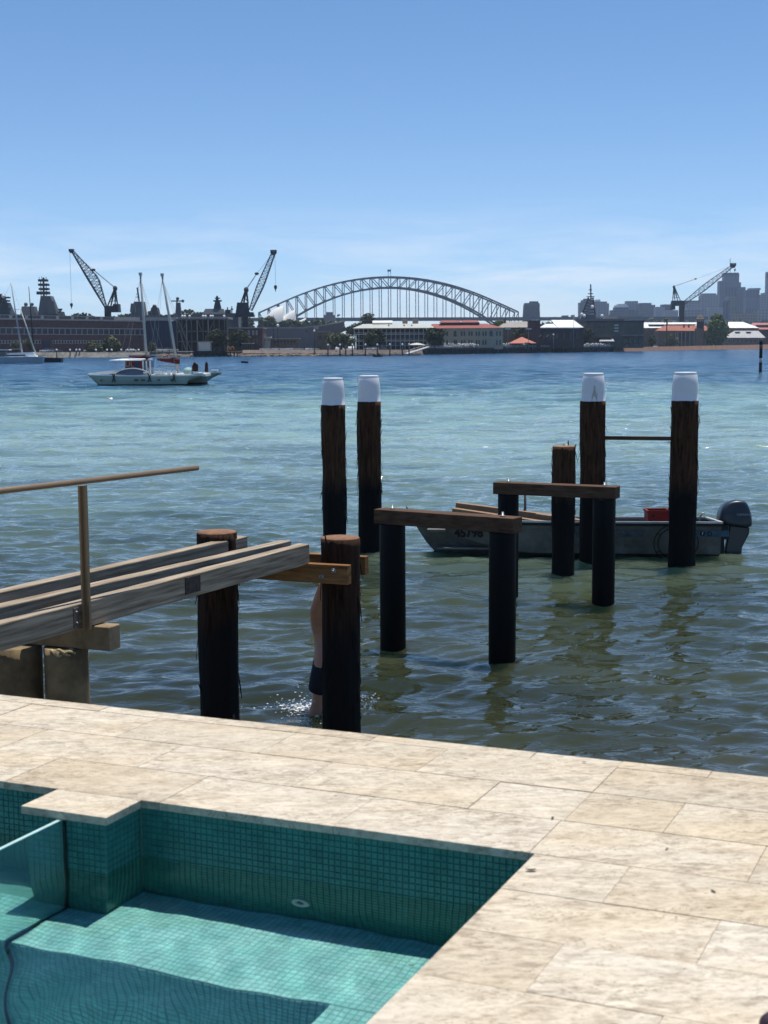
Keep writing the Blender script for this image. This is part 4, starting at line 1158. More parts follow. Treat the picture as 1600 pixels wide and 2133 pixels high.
pr_ = MB().box(0.12, 0.48, -0.10, 0.10, -0.13, -0.11); pr_.tube([(0.12, 0, -0.42), (0.44, 0, -0.42)], [0.02, 0.055], 10)
for k in range(3):
    aa = k * 2.094; pr_.beam((0.45, 0.02 * math.cos(aa), -0.42 + 0.02 * math.sin(aa)), (0.47, 0.14 * math.cos(aa), -0.42 + 0.14 * math.sin(aa)), 0.07, 0.008)
pr_.box(0.22, 0.40, -0.02, 0.02, -0.45, -0.10)
pr_.build('propeller', OBD, ob, local=True)
# things in the boat (they rest on it)
def in_boat(px, py, dy):
    """world point over the boat at lateral offset dy from its axis (dy<0 nearer)"""
    R_ = boat.rotation_euler.to_matrix(); d_ = R_.transposed() @ Vector(ray(px, py)); o_ = R_.transposed() @ (Vector((0, 0, EYE)) - Vector(boat.location))
    t_ = (dy - o_.y) / d_.y; return Vector(boat.location) + R_ @ (o_ + d_ * t_)
for (p0, p1, dy, w, h, lab) in (((951, 1052), (1160, 1079), 0.30, 0.14, 0.085, 'longest timber board lying in the dinghy bow, upper of the two'), ((944, 1062), (1135, 1090), 0.02, 0.14, 0.06, 'lower timber board lying in the dinghy bow under the longest'), ((1118, 1072), (1215, 1086), -0.30, 0.12, 0.04, 'short pale board on the dinghy gunwale by the short pile')):
    a_ = in_boat(*p0, dy); b_ = in_boat(*p1, dy - 0.25)
    solo(MB().beam(a_, b_, w, h), 'timber_board', TOPT, lab, 'board', 'boards stacked in the dinghy')
a_ = in_boat(1350, 1064, -0.1); b_ = in_boat(1398, 1064, -0.1); RED = M('red_crate_plastic', (0.22, 0.014, 0.010), 0.6, 0.1, 6)
cr = thing('red_crate', 'red plastic crate standing in the dinghy beside the right capped pile', 'crate', (a_.x, a_.y, a_.z - 0.28))
w_ = (b_.x - a_.x); x0, y0, z1 = a_.x, a_.y, a_.z; z0 = z1 - 0.30
mb = MB().box(x0, x0 + w_, y0, y0 + 0.02, z0, z1).box(x0, x0 + w_, y0 + 0.28, y0 + 0.30, z0, z1).box(x0, x0 + 0.02, y0 + 0.021, y0 + 0.279, z0, z1).box(x0 + w_ - 0.02, x0 + w_, y0 + 0.021, y0 + 0.279, z0, z1).box(x0 + 0.021, x0 + w_ - 0.021, y0 + 0.021, y0 + 0.279, z0 + 0.002, z0 + 0.02)
mb.build('bin', RED, cr)
mb = MB().box(x0 - 0.012, x0 + w_ + 0.012, y0 - 0.012, y0 + 0.0, z1 - 0.035, z1 + 0.004).box(x0 - 0.012, x0 + w_ + 0.012, y0 + 0.30, y0 + 0.312, z1 - 0.035, z1 + 0.004).box(x0 - 0.014, x0 - 0.001, y0 + 0.001, y0 + 0.299, z1 - 0.035, z1 + 0.004).box(x0 + w_ + 0.001, x0 + w_ + 0.014, y0 + 0.001, y0 + 0.299, z1 - 0.035, z1 + 0.004)
mb.build('rim', RED, cr)
MB().box(x0 + 0.06, x0 + 0.10, y0 - 0.004, y0 - 0.001, z1 - 0.10, z1 - 0.06).build('handle_slot', BLK, cr)
MB().box(x0 + 0.14, x0 + 0.24, y0 - 0.004, y0 - 0.001, z1 - 0.19, z1 - 0.17).build('label', GROUT, cr)
a_ = in_boat(1094, 1030, 0.2); b_ = in_boat(1094, 1082, 0.2)
solo(MB().tube([b_ - UPV * 0.3, a_ + UPV * 0.02], 0.019, 8), 'thin_pole', BLK, 'thin dark upright pole between the boat and the back bent', 'pole')
a_ = in_boat(1462, 1074, 0.1)
solo(MB().tube([a_ + Vector((-0.02, 0, -0.22)), a_ + Vector((-0.03, 0, -0.03)), a_ + Vector((0.0, 0, 0.03)), a_ + Vector((0.05, 0, 0.05))], [0.012, 0.016, 0.014, 0.006], 8), 'anchor_fluke', STEEL, 'small curved anchor tip showing over the stern of the dinghy', 'anchor')

# slack mooring line from the dinghy to the stained pile
a_ = in_boat(1213, 1090, -0.80); b_ = Vector((P3[0] + 0.02, P3[1] - P3[2] - 0.01, a_.z - 0.28))
solo(MB().tube([a_ + (b_ - a_) * t_ - UPV * 0.12 * math.sin(math.pi * t_) for t_ in [i / 10 for i in range(11)]], 0.008, 6), 'mooring_line', M('pale_rope', (0.42, 0.35, 0.20)), 'thin slack mooring line from the dinghy to the stained-cap pile', 'rope')
# something dark left on the paving, cut off by the corner of the picture
c = on_z(1630, 2158, ZD)
bg = MB().grid(lambda a_, b_: (c.x + 0.05 * math.cos(a_ * 6.2832) * max(0.0, math.sin(b_ * math.pi)) ** 0.6, c.y + 0.035 * math.sin(a_ * 6.2832) * max(0.0, math.sin(b_ * math.pi)) ** 0.6, ZD + 0.026 - 0.0245 * math.cos(b_ * 3.1416)), 28, 12)
solo(bg, 'pouch', M('dark_purple_cloth', (0.035, 0.018, 0.03), 0.7, 0.2, 30, 0.002), 'dark purple pouch lying on the paving at the bottom right corner', 'pouch')

# ================================================================== the far side of the harbour
GZ = 2.0
def fx(px, D): return at_y(px, 700, D).x
def fz(px, py, D): return at_y(px, py, D).z
def shore_D(px):
    k = [(-700, 575), (0, 555), (400, 541), (700, 548), (880, 611), (1280, 803), (1600, 1215), (2300, 1500)]
    for (a, da), (b, db) in zip(k[:-1], k[1:]):
        if px <= b: return da + (db - da) * (px - a) / (b - a)
    return k[-1][1]
LANDM = M('quay_ground', (0.14, 0.125, 0.105), 0.95, 0.3, 0.05)
poly = [(fx(px, shore_D(px)), shore_D(px)) for px in range(-700, 2301, 50)]
front = poly[:]
mb = MB().zprism(poly + [(3200, 1700), (3600, 5200), (-3600, 5200), (-1500, 575)], -1.0, GZ)
o = mb.build('far_shore', LANDM); o['kind'] = 'structure'

BRICK = M('dark_red_brick', (0.085, 0.055, 0.050), 0.9, 0.25, 0.6)
BRICKP = M('purple_brick', (0.10, 0.062, 0.058), 0.9, 0.25, 0.5)
BROWN = M('brown_brick', (0.15, 0.115, 0.085), 0.9, 0.25, 0.5)
GREYW = M('pale_grey_trim', (0.30, 0.29, 0.28), 0.8, 0.12, 0.6)
GLASSD = M('dark_window_glass', (0.014, 0.017, 0.022), 0.25, 0.3, 0.5, spec=0.5)
NAVY = M('navy_cladding', (0.018, 0.034, 0.075), 0.6, 0.2, 0.5)
SHIPG = M('warship_grey', (0.105, 0.112, 0.120), 0.6, 0.12, 0.2)
SHIPD = M('warship_dark_grey', (0.040, 0.046, 0.052), 0.6, 0.2, 0.3)
CRANEM = M('crane_dark_steel', (0.022, 0.027, 0.034), 0.6, 0.2, 0.4)
CRANEL = M('crane_grey_steel', (0.10, 0.115, 0.135), 0.6, 0.2, 0.4)
REDR = M('red_metal_roof', (0.25, 0.068, 0.055), 0.65, 0.15, 0.3)
TERR = M('terracotta_roof', (0.30, 0.105, 0.065), 0.8, 0.2, 0.4)
WROOF = M('white_metal_roof', (0.72, 0.72, 0.68), 0.5, 0.1, 0.2)
GROOF = M('grey_roof', (0.36, 0.36, 0.35), 0.7, 0.12, 0.3)
YELL = M('sandstone_render', (0.40, 0.34, 0.235), 0.85, 0.12, 0.3)
WFRAME = M('white_verandah_timber', (0.55, 0.55, 0.52), 0.7, 0.08, 0.4)
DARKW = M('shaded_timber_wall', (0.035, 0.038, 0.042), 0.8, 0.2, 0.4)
OLIVE = M('olive_render', (0.115, 0.108, 0.088), 0.85, 0.25, 0.3)

def pbox(mb, px0, px1, yt, yb, D, depth, z0=None, fwd=0.0):
    """box whose front face covers px0..px1, yt..yb at depth D"""
    m = (px0 + px1) / 2
    return mb.box(fx(px0, D), fx(px1, D), D - fwd, D + depth, fz(m, yb, D) if z0 is None else z0, fz(m, yt, D))
_wm = {}
def window_set(root, D, spans, yt, yb, frame, pane=None, name='window', bar=0.14, mull=0):
    """windows one by one: frame proud of the wall, pane set back inside it"""
    pane = pane or GLASSD
    for px0, px1 in spans:
        m = (px0 + px1) / 2; x0, x1 = fx(px0, D), fx(px1, D); z0, z1 = fz(m, yb, D), fz(m, yt, D)
        w, h = round(x1 - x0, 1), round(z1 - z0, 1)
        key = (w, h, frame.name, bar, mull, name)
        if key not in _wm:
            f = MB(); b = bar
            f.box(0, w, -0.16, 0.02, 0, b).box(0, w, -0.16, 0.02, h - b, h).box(0, b, -0.16, 0.02, b, h - b).box(w - b, w, -0.16, 0.02, b, h - b)
            for i in range(mull):
                x = w * (i + 1) / (mull + 1); f.box(x - 0.05, x + 0.05, -0.14, 0.02, b, h - b)
            g = MB().box(b, w - b, -0.05, 0.015, b, h - b)
            _wm[key] = (f.mesh(name, frame), g.mesh('pane', pane))
        o = link(name, _wm[key][0], root, Vector((x0, D, z0)) - wloc(root)); link('pane', _wm[key][1], o)

# ------------------------------------------------------------------ brick warehouse, its long front turning slightly away
p0 = Vector((fx(-40, 567), 567, GZ)); p1 = Vector((fx(302, 640), 640, GZ)); ex = p1 - p0; rzw = math.atan2(ex.y, ex.x); LW = ex.length
wh = thing('brick_warehouse', 'long dark brick warehouse with a strip of large windows, left of the blue shed', 'warehouse', p0, rzw)
HW = 13.4
MB().box(0, LW, 0, 45, -0.05, HW).build('wall', BRICKP, wh, local=True)
MB().box(-0.5, LW + 0.4, -0.6, 45, HW + 0.01, HW + 0.55).box(-0.2, LW + 0.1, -0.25, -0.01, HW - 3.4, HW - 3.05).build('cornice', GREYW, wh, local=True)
roof = MB().prism([(0, 0)], 0, 1) if False else MB().box(-0.3, LW, 3, 40, HW + 0.56, HW + 2.1)
roof = roof.build('roof', GREYW, wh, local=True)
me = MB().box(0, 2.0, -0.12, 0.1, 0, 1.05).mesh('clerestory', GLASSD)
for g in range(9):
    for k in range(3): link('clerestory_window', me, wh, (2.0 + g * 8.3 + k * 2.25, 3 - 0.03, HW + 0.8))
wf = MB(); nW = 29; pw_ = LW / nW
wf.box(0, pw_, -0.22, 0.0, 0, 0.28).box(0, pw_, -0.22, 0.0, 2.55, 2.8).box(0, 0.2, -0.22, 0, 0.28, 2.55).box(pw_ - 0.2, pw_, -0.22, 0, 0.28, 2.55)
wf = wf.mesh('window', GREYW); wg = MB().box(0.2, pw_ - 0.2, -0.10, -0.02, 0.28, 2.55).mesh('pane', M('warehouse_glass', (0.030, 0.034, 0.045), 0.3, 0.4, 0.3, rnd=0.4))
for i in range(nW):
    o = link('window', wf, wh, (i * pw_, 0, 7.4)); link('pane', wg, o)
lf = MB().box(0, 1.5, -0.15, 0, 0, 0.2).box(0, 1.5, -0.15, 0, 1.3, 1.5).box(0, 0.3, -0.15, 0, 0.2, 1.3).box(1.2, 1.5, -0.15, 0, 0.2, 1.3).mesh('window', GREYW); lgm = MB().box(0.3, 1.2, -0.07, -0.02, 0.2, 1.3).mesh('pane', GLASSD)
for i in range(46):
    x = 1 + i * 1.56
    if 30.2 < x < 35.6 or x > LW - 2: continue
    o = link('window', lf, wh, (x, 0, 3.6)); link('pane', lgm, o)
MB().box(31.6, 35.4, -0.2, -0.01, 0, 4.6).build('door', NAVY, wh, local=True)

# blue shed
t = thing('blue_shed', 'windowless navy blue clad shed beside the brick warehouse', 'shed', (fx(336, 642), 642, GZ))
mb = MB(); D = 642; x0, x1 = fx(304, D), fx(368, D)
n_r = 40
poly = []
for i in range(n_r):
    xa = x0 + (x1 - x0) * i / n_r; xb = x0 + (x1 - x0) * (i + 1) / n_r; poly += [(xa, D - (0.25 if i % 2 else 0)), (xb, D - (0.25 if i % 2 else 0))]
mb.zprism(poly + [(x1, D + 40), (x0, D + 40)], GZ, fz(336, 668, D)); mb.build('wall', NAVY, t)
MB().box(x0, x1, D + 0.3, D + 40, fz(336, 668, D) + 0.01, fz(336, 661, D)).build('roof', GREYW, t)
mb = MB(); pbox(mb, 352, 362, 667, 669, D - 0.5, 2); mb.build('skylight', WROOF, t)

# open steel framed building
D = 640
t = thing('steel_frame_building', 'open steel framed multi-level building with lamps on its roof', 'building', (fx(420, D), D, GZ))
mb = MB(); pbox(mb, 368, 474, 666, 733, D + 6, 20, GZ); mb.build('core_wall', DARKW, t)
for px in (369, 379, 389, 399, 411, 423, 434, 446, 457, 468, 473):
    mb = MB(); pbox(mb, px - 0.8, px + 0.8, 665, 733, D, 0.5, GZ); mb.build('column', GREYW if px in (389, 411, 434) else OLIVE, t)
for yy in (665, 690, 711):
    mb = MB(); pbox(mb, 367, 475, yy - 1.2, yy + 1.2, D - 0.2, 6.3); mb.build('floor_slab', OLIVE, t)
for (xa, ya, xb, yb) in ((370, 668, 379, 689), (390, 668, 380, 689), (412, 668, 420, 689), (446, 668, 436, 689), (380, 690, 389, 711)):
    MB().beam(at_y(xa, ya, D - 0.6), at_y(xb, yb, D - 0.6), 0.35).build('brace', OLIVE, t)
mb = MB(); pbox(mb, 366, 476, 660, 664.5, D + 7, 20); mb.build('roof', GREYW, t)
for px in (380, 385, 395, 423, 428, 439, 443, 467):
    c = at_y(px, 659, D + 1); MB().lathe([(0.12, -1.4), (0.12, -0.5), (0.55, -0.2), (0.62, 0.1), (0.4, 0.5), (0.1, 0.65)], c, 10).build('roof_lamp', WHITE, t)

# dark brick store
D = 600
t = thing('brick_store', 'dark three-storey brick store with tall pale windows behind the trees', 'building', (fx(510, D), D, GZ))
mb = MB(); pbox(mb, 476, 547, 684, 733, D, 22, GZ); mb.build('wall', BRICK, t)
mb = MB(); pbox(mb, 475, 548, 682.5, 683.9, D - 0.3, 22.6); mb.build('parapet', GREYW, t)
window_set(t, D, [(516.5, 521), (525.5, 530), (533, 537)], 688, 698, GREYW, M('pale_blind', (0.22, 0.22, 0.22), 0.6, 0.1, 1), bar=0.2)
window_set(t, D, [(516.5, 521), (525.5, 530), (533, 537)], 705, 715, BROWN, M('dim_blind', (0.07, 0.07, 0.075), 0.6, 0.1, 1), bar=0.2)
# small white hut and low brown sheds
D = 610
t = thing('white_hut', 'small white hut with two windows beside the dark brick store', 'hut', (fx(556, D), D, GZ))
mb = MB(); pbox(mb, 547.5, 563, 703.5, 724, D, 5, GZ); mb.build('wall', M('hut_white', (0.46, 0.46, 0.44), 0.8, 0.1, 0.5), t)
mb = MB(); pbox(mb, 546.5, 564, 701.5, 703.3, D - 0.5, 6); mb.build('roof', WROOF, t)
window_set(t, D, [(550, 554), (557, 561)], 706, 711, WFRAME)
t = thing('low_brown_shed', 'low brown shed with a flat grey roof in front of the grey ship', 'shed', (fx(594, D), D, GZ))
mb = MB(); pbox(mb, 564, 622, 706.5, 733, D, 8, GZ); mb.build('wall', BROWN, t)
mb = MB(); pbox(mb, 562, 623.5, 704.5, 706.3, D - 0.8, 10); mb.build('roof', GREYW, t)
window_set(t, D, [(570 + i * 7, 574 + i * 7) for i in range(7)], 709, 714, BRICK, bar=0.1)
t = thing('brown_block', 'square brown block with a flat roof near the ship bow', 'building', (fx(672, D), D, GZ))
mb = MB(); pbox(mb, 661, 686, 692, 733, D + 10, 10, GZ); mb.build('wall', BROWN, t)
mb = MB(); pbox(mb, 660, 687, 690.5, 691.8, D + 9.5, 11); mb.build('roof', GREYW, t)
window_set(t, D + 10, [(664, 670), (676, 682)], 699, 706, OLIVE)
for (xa, xb, yt, Dd, lab) in ((413, 437, 713, 572, 'white corrugated shed standing above the dark timber wharf'), (504, 525, 716, 566, 'open waterside shelter with a pale flat roof below the brick store')):
    t = thing('waterside_shed', lab, 'shed', (fx((xa + xb) / 2, Dd), Dd, GZ))
    if xa == 413:
        for i in range(8):
            mb = MB(); w = (xb - xa) / 8; pbox(mb, xa + i * w, xa + (i + 0.86) * w, yt, 731, Dd - 0.12, 0.12, GZ); mb.build('panel', WFRAME, t)
        mb = MB(); pbox(mb, xa, xb, yt + 0.3, 731, Dd, 5, GZ); mb.build('wall', GREYW, t)
    else:
        for i in range(5):
            mb = MB(); px = xa + 1 + i * (xb - xa - 2) / 4; pbox(mb, px - 0.6, px + 0.6, yt, 731, Dd, 0.25, GZ); mb.build('post', OLIVE, t)
        mb = MB(); pbox(mb, xa, xb, yt + 3, 731, Dd + 3, 0.3, GZ); mb.build('back_wall', DARKW, t)
    mb = MB(); pbox(mb, xa - 2, xb + 2, yt - 1.5, yt - 0.2, Dd - 0.6, 6); mb.build('roof', GROOF, t)

# ------------------------------------------------------------------ warships
def trap(mb, b0, b1, t0, t1, yb, yt, D, depth, z0=None, taper=0.15):
    zb = fz((b0 + b1) / 2, yb, D) if z0 is None else z0; zt = fz((t0 + t1) / 2, yt, D)
    dd = depth * taper
    mb.hexa([(fx(b0, D), D, zb), (fx(b1, D), D, zb), (fx(b1, D), D + depth, zb), (fx(b0, D), D + depth, zb)],
            [(fx(t0, D), D + dd, zt), (fx(t1, D), D + dd, zt), (fx(t1, D), D + depth - dd, zt), (fx(t0, D), D + depth - dd, zt)])
    return mb
D = 700
sh = thing('warship', 'grey warship with a tall stepped mast showing over the left of the warehouse', 'warship', (fx(60, D), D, 0))
mb = MB().hexa([(fx(-70, D), D, 0), (fx(135, D), D, 0), (fx(135, D), D + 14, 0), (fx(-70, D), D + 14, 0)], [(fx(-74, D), D - 1, fz(0, 652, D)), (fx(137, D), D - 1, fz(130, 657, D)), (fx(137, D), D + 15, fz(130, 657, D)), (fx(-74, D), D + 15, fz(0, 652, D))]); mb.build('hull', SHIPG, sh)
mb = MB(); trap(mb, 80, 120, 86, 106, 658, 616, D + 1, 10); trap(mb, 100, 119, 101, 114, 654, 627, D, 4); mb.build('tower', SHIPG, sh)
for (a_, b_, yt, yb) in ((79, 104, 607, 613), (84, 103, 599.5, 604), (83, 103, 590.5, 595), (83, 101, 581.5, 586)):
    mb = MB(); pbox(mb, a_, b_, yt, yb, D + 3, 4); mb.build('platform', SHIPD, sh)
mb = MB(); pbox(mb, 92.5, 95.5, 578, 617, D + 4, 1); pbox(mb, 88, 89, 586, 617, D + 4.5, .6); pbox(mb, 99, 100, 590, 617, D + 4.5, .6)
for px, yy in ((86, 577), (91, 575), (98, 577), (101, 577)): pbox(mb, px - 0.3, px + 0.3, yy, 582, D + 4, 0.3)
mb.build('mast', SHIPD, sh)
mb = MB(); trap(mb, 44, 74, 46, 71, 656, 638, D + 2, 9); mb.blob(at_y(54, 634, D + 5), 1.0); mb.blob(at_y(67, 634, D + 5), 0.9); pbox(mb, 53, 54.5, 634, 639, D + 5, .6); pbox(mb, 66, 67.5, 634, 639, D + 5, .6); mb.build('deckhouse', SHIPG, sh)
mb = MB(); trap(mb, 118, 132, 119, 131, 657, 649, D + 2, 6); mb.lathe([(0.5, -2), (0.5, 0), (1.0, 0.2), (1.0, 1.0)], at_y(126, 647, D + 4), 8); mb.build('gun_mount', SHIPD, sh)
mb = MB(); trap(mb, -40, 24, -36, 16, 656, 630, D + 16, 10); trap(mb, -20, 12, -18, 8, 631, 612, D + 18, 6); mb.build('superstructure', SHIPD, sh)
for (a_, b_, yt) in ((2, 21, 618), (2, 20, 625), (2, 19, 633), (2, 23, 641)):
    mb = MB(); pbox(mb, a_, b_, yt, yt + 3.2, D + 17, 4); mb.build('gallery', SHIPD, sh)
MB().blob(at_y(7, 617, D + 14), 1.0).build('radome', WHITE, sh)
D = 720
sh = thing('warship', 'grey warship deckhouse and raked mast between the left crane and the ketch masts', 'warship', (fx(285, D), D, 0))
mb = MB(); pbox(mb, 262, 350, 657, 700, D, 12, 0); mb.build('hull', SHIPG, sh)
mb = MB(); trap(mb, 271, 303, 280, 299, 660, 628, D + 1, 9); trap(mb, 272, 284, 274, 281, 650, 632, D, 4); mb.build('deckhouse', SHIPG, sh)
MB().beam(at_y(290, 628, D + 5), at_y(286, 599, D + 5), 0.7).beam(at_y(284, 613, D + 5), at_y(290, 613, D + 5), 0.3).beam(at_y(283, 619, D + 5), at_y(291, 619, D + 5), 0.3).build('mast', SHIPD, sh)
mb = MB(); trap(mb, 312, 332, 316, 328, 660, 640, D + 2, 8); mb.blob(at_y(322, 639, D + 5), 1.2); mb.build('gun_house', SHIPD, sh)
sh = thing('warship', 'grey warship funnel with a cross-yard right of the ketch masts', 'warship', (fx(371, D), D, 0))
mb = MB(); pbox(mb, 345, 415, 655, 700, D + 20, 12, 0); mb.build('hull', SHIPG, sh)
mb = MB(); trap(mb, 366, 378, 368, 376, 658, 630, D + 22, 4); mb.build('funnel', SHIPG, sh)
mb = MB().beam(at_y(357, 627, D + 24), at_y(383, 627, D + 24), 0.5, 0.6); pbox(mb, 369, 371.5, 620, 631, D + 23, 0.8); mb.blob(at_y(370, 622, D + 23), 0.9); mb.blob(at_y(381, 627, D + 23.5), 0.8); mb.build('yard', SHIPD, sh)
D = 690
sh = thing('warship', 'grey warship with a dark conical mast beside the second crane', 'warship', (fx(455, D), D, 0))
mb = MB(); pbox(mb, 410, 497, 654, 705, D, 14, 0); trap(mb, 470, 505, 472, 494, 705, 652, D - 1, 8, 0); mb.build('hull', SHIPG, sh)
mb = MB(); trap(mb, 422, 468, 428, 464, 655, 643, D + 2, 9); mb.build('deckhouse', SHIPG, sh)
mb = MB(); trap(mb, 446, 461, 449, 458, 643, 628, D + 4, 4); trap(mb, 450, 457, 452, 455, 628, 616, D + 4.5, 2); pbox(mb, 446, 462, 625, 628, D + 4, 3.4); pbox(mb, 449, 459, 620, 622, D + 4, 3); mb.build('mast', SHIPD, sh)
mb = MB(); pbox(mb, 470, 481, 645, 655, D + 4, 3); pbox(mb, 474, 476, 640, 646, D + 5, 1); pbox(mb, 483, 485, 638, 656, D + 5, .6); pbox(mb, 481.5, 487, 643, 645, D + 5, .6); mb.build('aft_mast', SHIPD, sh)
# big grey ship lying alongside, bow to the right
D = 660
sh = thing('landing_ship', 'long plain grey ship hull with a flared bow pointing right below the bridge', 'ship', (fx(610, D), D, 0))
secs = []
for t_ in [i / 24 for i in range(25)]:
    px = 490 + t_ * (718 - 490)
    f = max(0, (t_ - 0.66) / 0.34)
    zt_ = fz(px, 681 - 13 * f ** 1.5 + (2 if f == 0 else 0), D); hw = 9 * (1 - f ** 2.4) + 0.15
    pxw = px - 26 * f ** 1.6
    secs.append((fx(px, D), fx(pxw, D), zt_, hw, hw * (1 - 0.75 * f)))
vs = []
for xt, xw, zt_, hw, hwb in secs: vs += [(xw, D + 9 - hwb, -0.5), ((xt + xw) / 2, D + 9 - (hw + hwb) / 2, zt_ * 0.5), (xt, D + 9 - hw, zt_), (xt, D + 9 + hw, zt_), (xw, D + 9 + hwb, -0.5)]
fs = [(i * 5 + k, (i + 1) * 5 + k, (i + 1) * 5 + (k + 1) % 5, i * 5 + (k + 1) % 5) for i in range(24) for k in range(5)] + [(0, 1, 2, 3, 4), (124, 123, 122, 121, 120)]
MB().add(vs, fs, False).build('hull', M('ship_hull_grey', (0.135, 0.140, 0.150), 0.6, 0.08, 0.06), sh, fix=True)
mb = MB()
for (xt, xw, zt_, hw, hwb), (xt2, xw2, zt2, hw2, hwb2) in zip(secs[:-1], secs[1:]): mb.beam((xt, D + 9 - hw, zt_), (xt2, D + 9 - hw2, zt2), 0.4, 0.5)
mb.build('deck_rail', GREYW, sh)
mb = MB(); pbox(mb, 653, 664, 678, 686, D - 0.6, 2); mb.build('hatch', GREYW, sh)
for q_ in ((637, 641, 688, 691), (644, 646, 693, 695)):
    mb = MB(); pbox(mb, *q_, D - 0.3, 0.5); mb.build('anchor_pocket', SHIPD, sh)

# ------------------------------------------------------------------ dock cranes
def lattice(mb_ch, mb_lace, p, q, w0, wm, w1, thick, lace, n=14, side=Vector((0, 1, 0)), lower_straight=False):
    p = Vector(p); q = Vector(q); d = (q - p).normalized(); up = d.cross(side).normalized()
    if up.z < 0: up = -up
    def prof(t): return (w0 + (wm - w0) * min(1, t / 0.4)) if t < 0.4 else (wm if t < 0.5 else wm + (w1 - wm) * (t - 0.5) / 0.5)
    rows = []
    for i in range(n + 1):
        t = i / n; c = p + (q - p) * t; w = prof(t)
        if lower_straight: rows.append([c - side * w * 0.35, c + side * w * 0.35, c + up * w + side * w * 0.35, c + up * w - side * w * 0.35])
        else: rows.append([c - up * w / 2 - side * w * 0.4, c - up * w / 2 + side * w * 0.4, c + up * w / 2 + side * w * 0.4, c + up * w / 2 - side * w * 0.4])
    for i in range(n):
        for k in range(4): mb_ch.beam(rows[i][k], rows[i + 1][k], thick if k < 2 else thick * 0.6)
        for k in range(4):
            j = (k + 1) % 4
            a_, b_ = (rows[i][k], rows[i + 1][j]) if i % 2 else (rows[i][j], rows[i + 1][k])
            mb_lace.beam(a_, b_, lace); mb_lace.beam(rows[i][k], rows[i][j], lace)
def crane(label, D, cab, ped, atop, afeet, jib, tip_r, hook, block, w, side_dirs=1):
    t = thing('dock_crane', label, 'crane', (fx((ped[0] + ped[1]) / 2, D), D, GZ), 0, 'dockyard cranes on the skyline')
    mb = MB(); pbox(mb, ped[0], ped[1], ped[2], ped[3], D + 1, (ped[1] - ped[0]) / FPX * D, GZ if ped[3] is None else None); mb.build('pedestal', CRANEM, t)
    mb = MB()
    for c in cab: trap(mb, c[0], c[1], c[2], c[3], c[4], c[5], D, 7, taper=0.05)
    mb.build('machinery_house', CRANEM, t)
    mb = MB()
    for f in afeet:
        mb.beam(at_y(atop[0] - 0.6, atop[1], D + 2), at_y(f[0], f[1], D + 0.5), 0.55); mb.beam(at_y(atop[0] + 0.6, atop[1], D + 5), at_y(f[0], f[1], D + 6.5), 0.55)
    for k in range(1, 4):
        f0, f1 = afeet[0], afeet[-1]; s_ = k / 4
        mb.beam(at_y(atop[0] + (f0[0] - atop[0]) * s_, atop[1] + (f0[1] - atop[1]) * s_, D + 1), at_y(atop[0] + (f1[0] - atop[0]) * s_, atop[1] + (f1[1] - atop[1]) * s_, D + 1), 0.35)
    mb.blob(at_y(atop[0], atop[1] + 2, D + 3), (1.2, 2, 1.5)); mb.build('a_frame', CRANEM, t)
    ch = MB(); la = MB(); p = at_y(jib[0][0], jib[0][1], D + 3); q = at_y(jib[1][0], jib[1][1], D + 3)
    lattice(ch, la, p, q, w[0], w[1], w[2], 0.55, 0.2, w[3], lower_straight=w[4])
    j = ch.build('jib', CRANEL if w[5] else CRANEM, t); la.build('lacing', CRANEL, j)
    MB().blob(q, (tip_r, tip_r, tip_r * 0.9)).box(q.x - tip_r, q.x + tip_r, q.y - 1, q.y + 1, q.z - 0.3, q.z + tip_r * 0.8).build('jib_head', CRANEM, t)
    mb = MB(); a_ = at_y(atop[0], atop[1], D + 3)
    bl = at_y(block[0], block[1], D + 3)
    mb.beam(a_, bl, 0.24); mb.beam(a_ - UPV * 0.6, bl - UPV * 0.2, 0.14); mb.beam(bl, q, 0.13); mb.build('luffing_rope', CRANEL, t)
    MB().blob(bl, (1.1, 0.5, 0.7)).build('rope_block', CRANEM, t)
    h = at_y(hook[0], hook[1], D + 3); MB().beam((h.x, q.y, q.z), h, 0.11).build('hoist_rope', CRANEL, t)
    MB().lathe([(0.1, -2.2), (0.3, -1.2), (0.75, -0.3), (0.75, 0.6), (0.2, 1.0)], h, 8).build('hook_block', CRANEM, t)
crane('tall crane leaning left, its curved jib pointing up left over the warehouse', 730, [(219, 249, 220, 248, 650, 637), (236, 248, 237, 248, 638, 633)], (219, 231, 637, 664), (240, 599), [(224, 638), (231, 637), (240, 637), (245, 635)],
      ((219, 641), (149, 523)), 1.25, (149, 635), (195, 562), (1.0, 4.6, 0.9, 20, True, False))
crane('tall crane leaning right towards the bridge, beside the conical warship mast', 680, [(489, 529, 490, 529, 660, 655), (491, 518, 495, 516, 656, 630), (518, 528, 518, 527, 656, 650)], (506, 517, 655, 684), (513, 602), [(502, 632), (508, 632), (517, 632), (519, 655)],
      ((522, 646), (570, 526)), 1.5, (574, 598), (535, 570), (1.4, 3.0, 1.6, 18, False, True))
crane('crane with a long low jib pointing right in front of the towers', 1250, [(1398, 1426, 1400, 1425, 637, 626), (1398, 1406, 1398, 1406, 645, 636)], (1415, 1425, 636, 675), (1404, 596), [(1401, 628), (1406, 628), (1412, 628), (1418, 628)],
      ((1424, 632), (1527, 553)), 2.6, (1531, 562), (1449, 581), (2.4, 4.6, 2.0, 22, False, True))

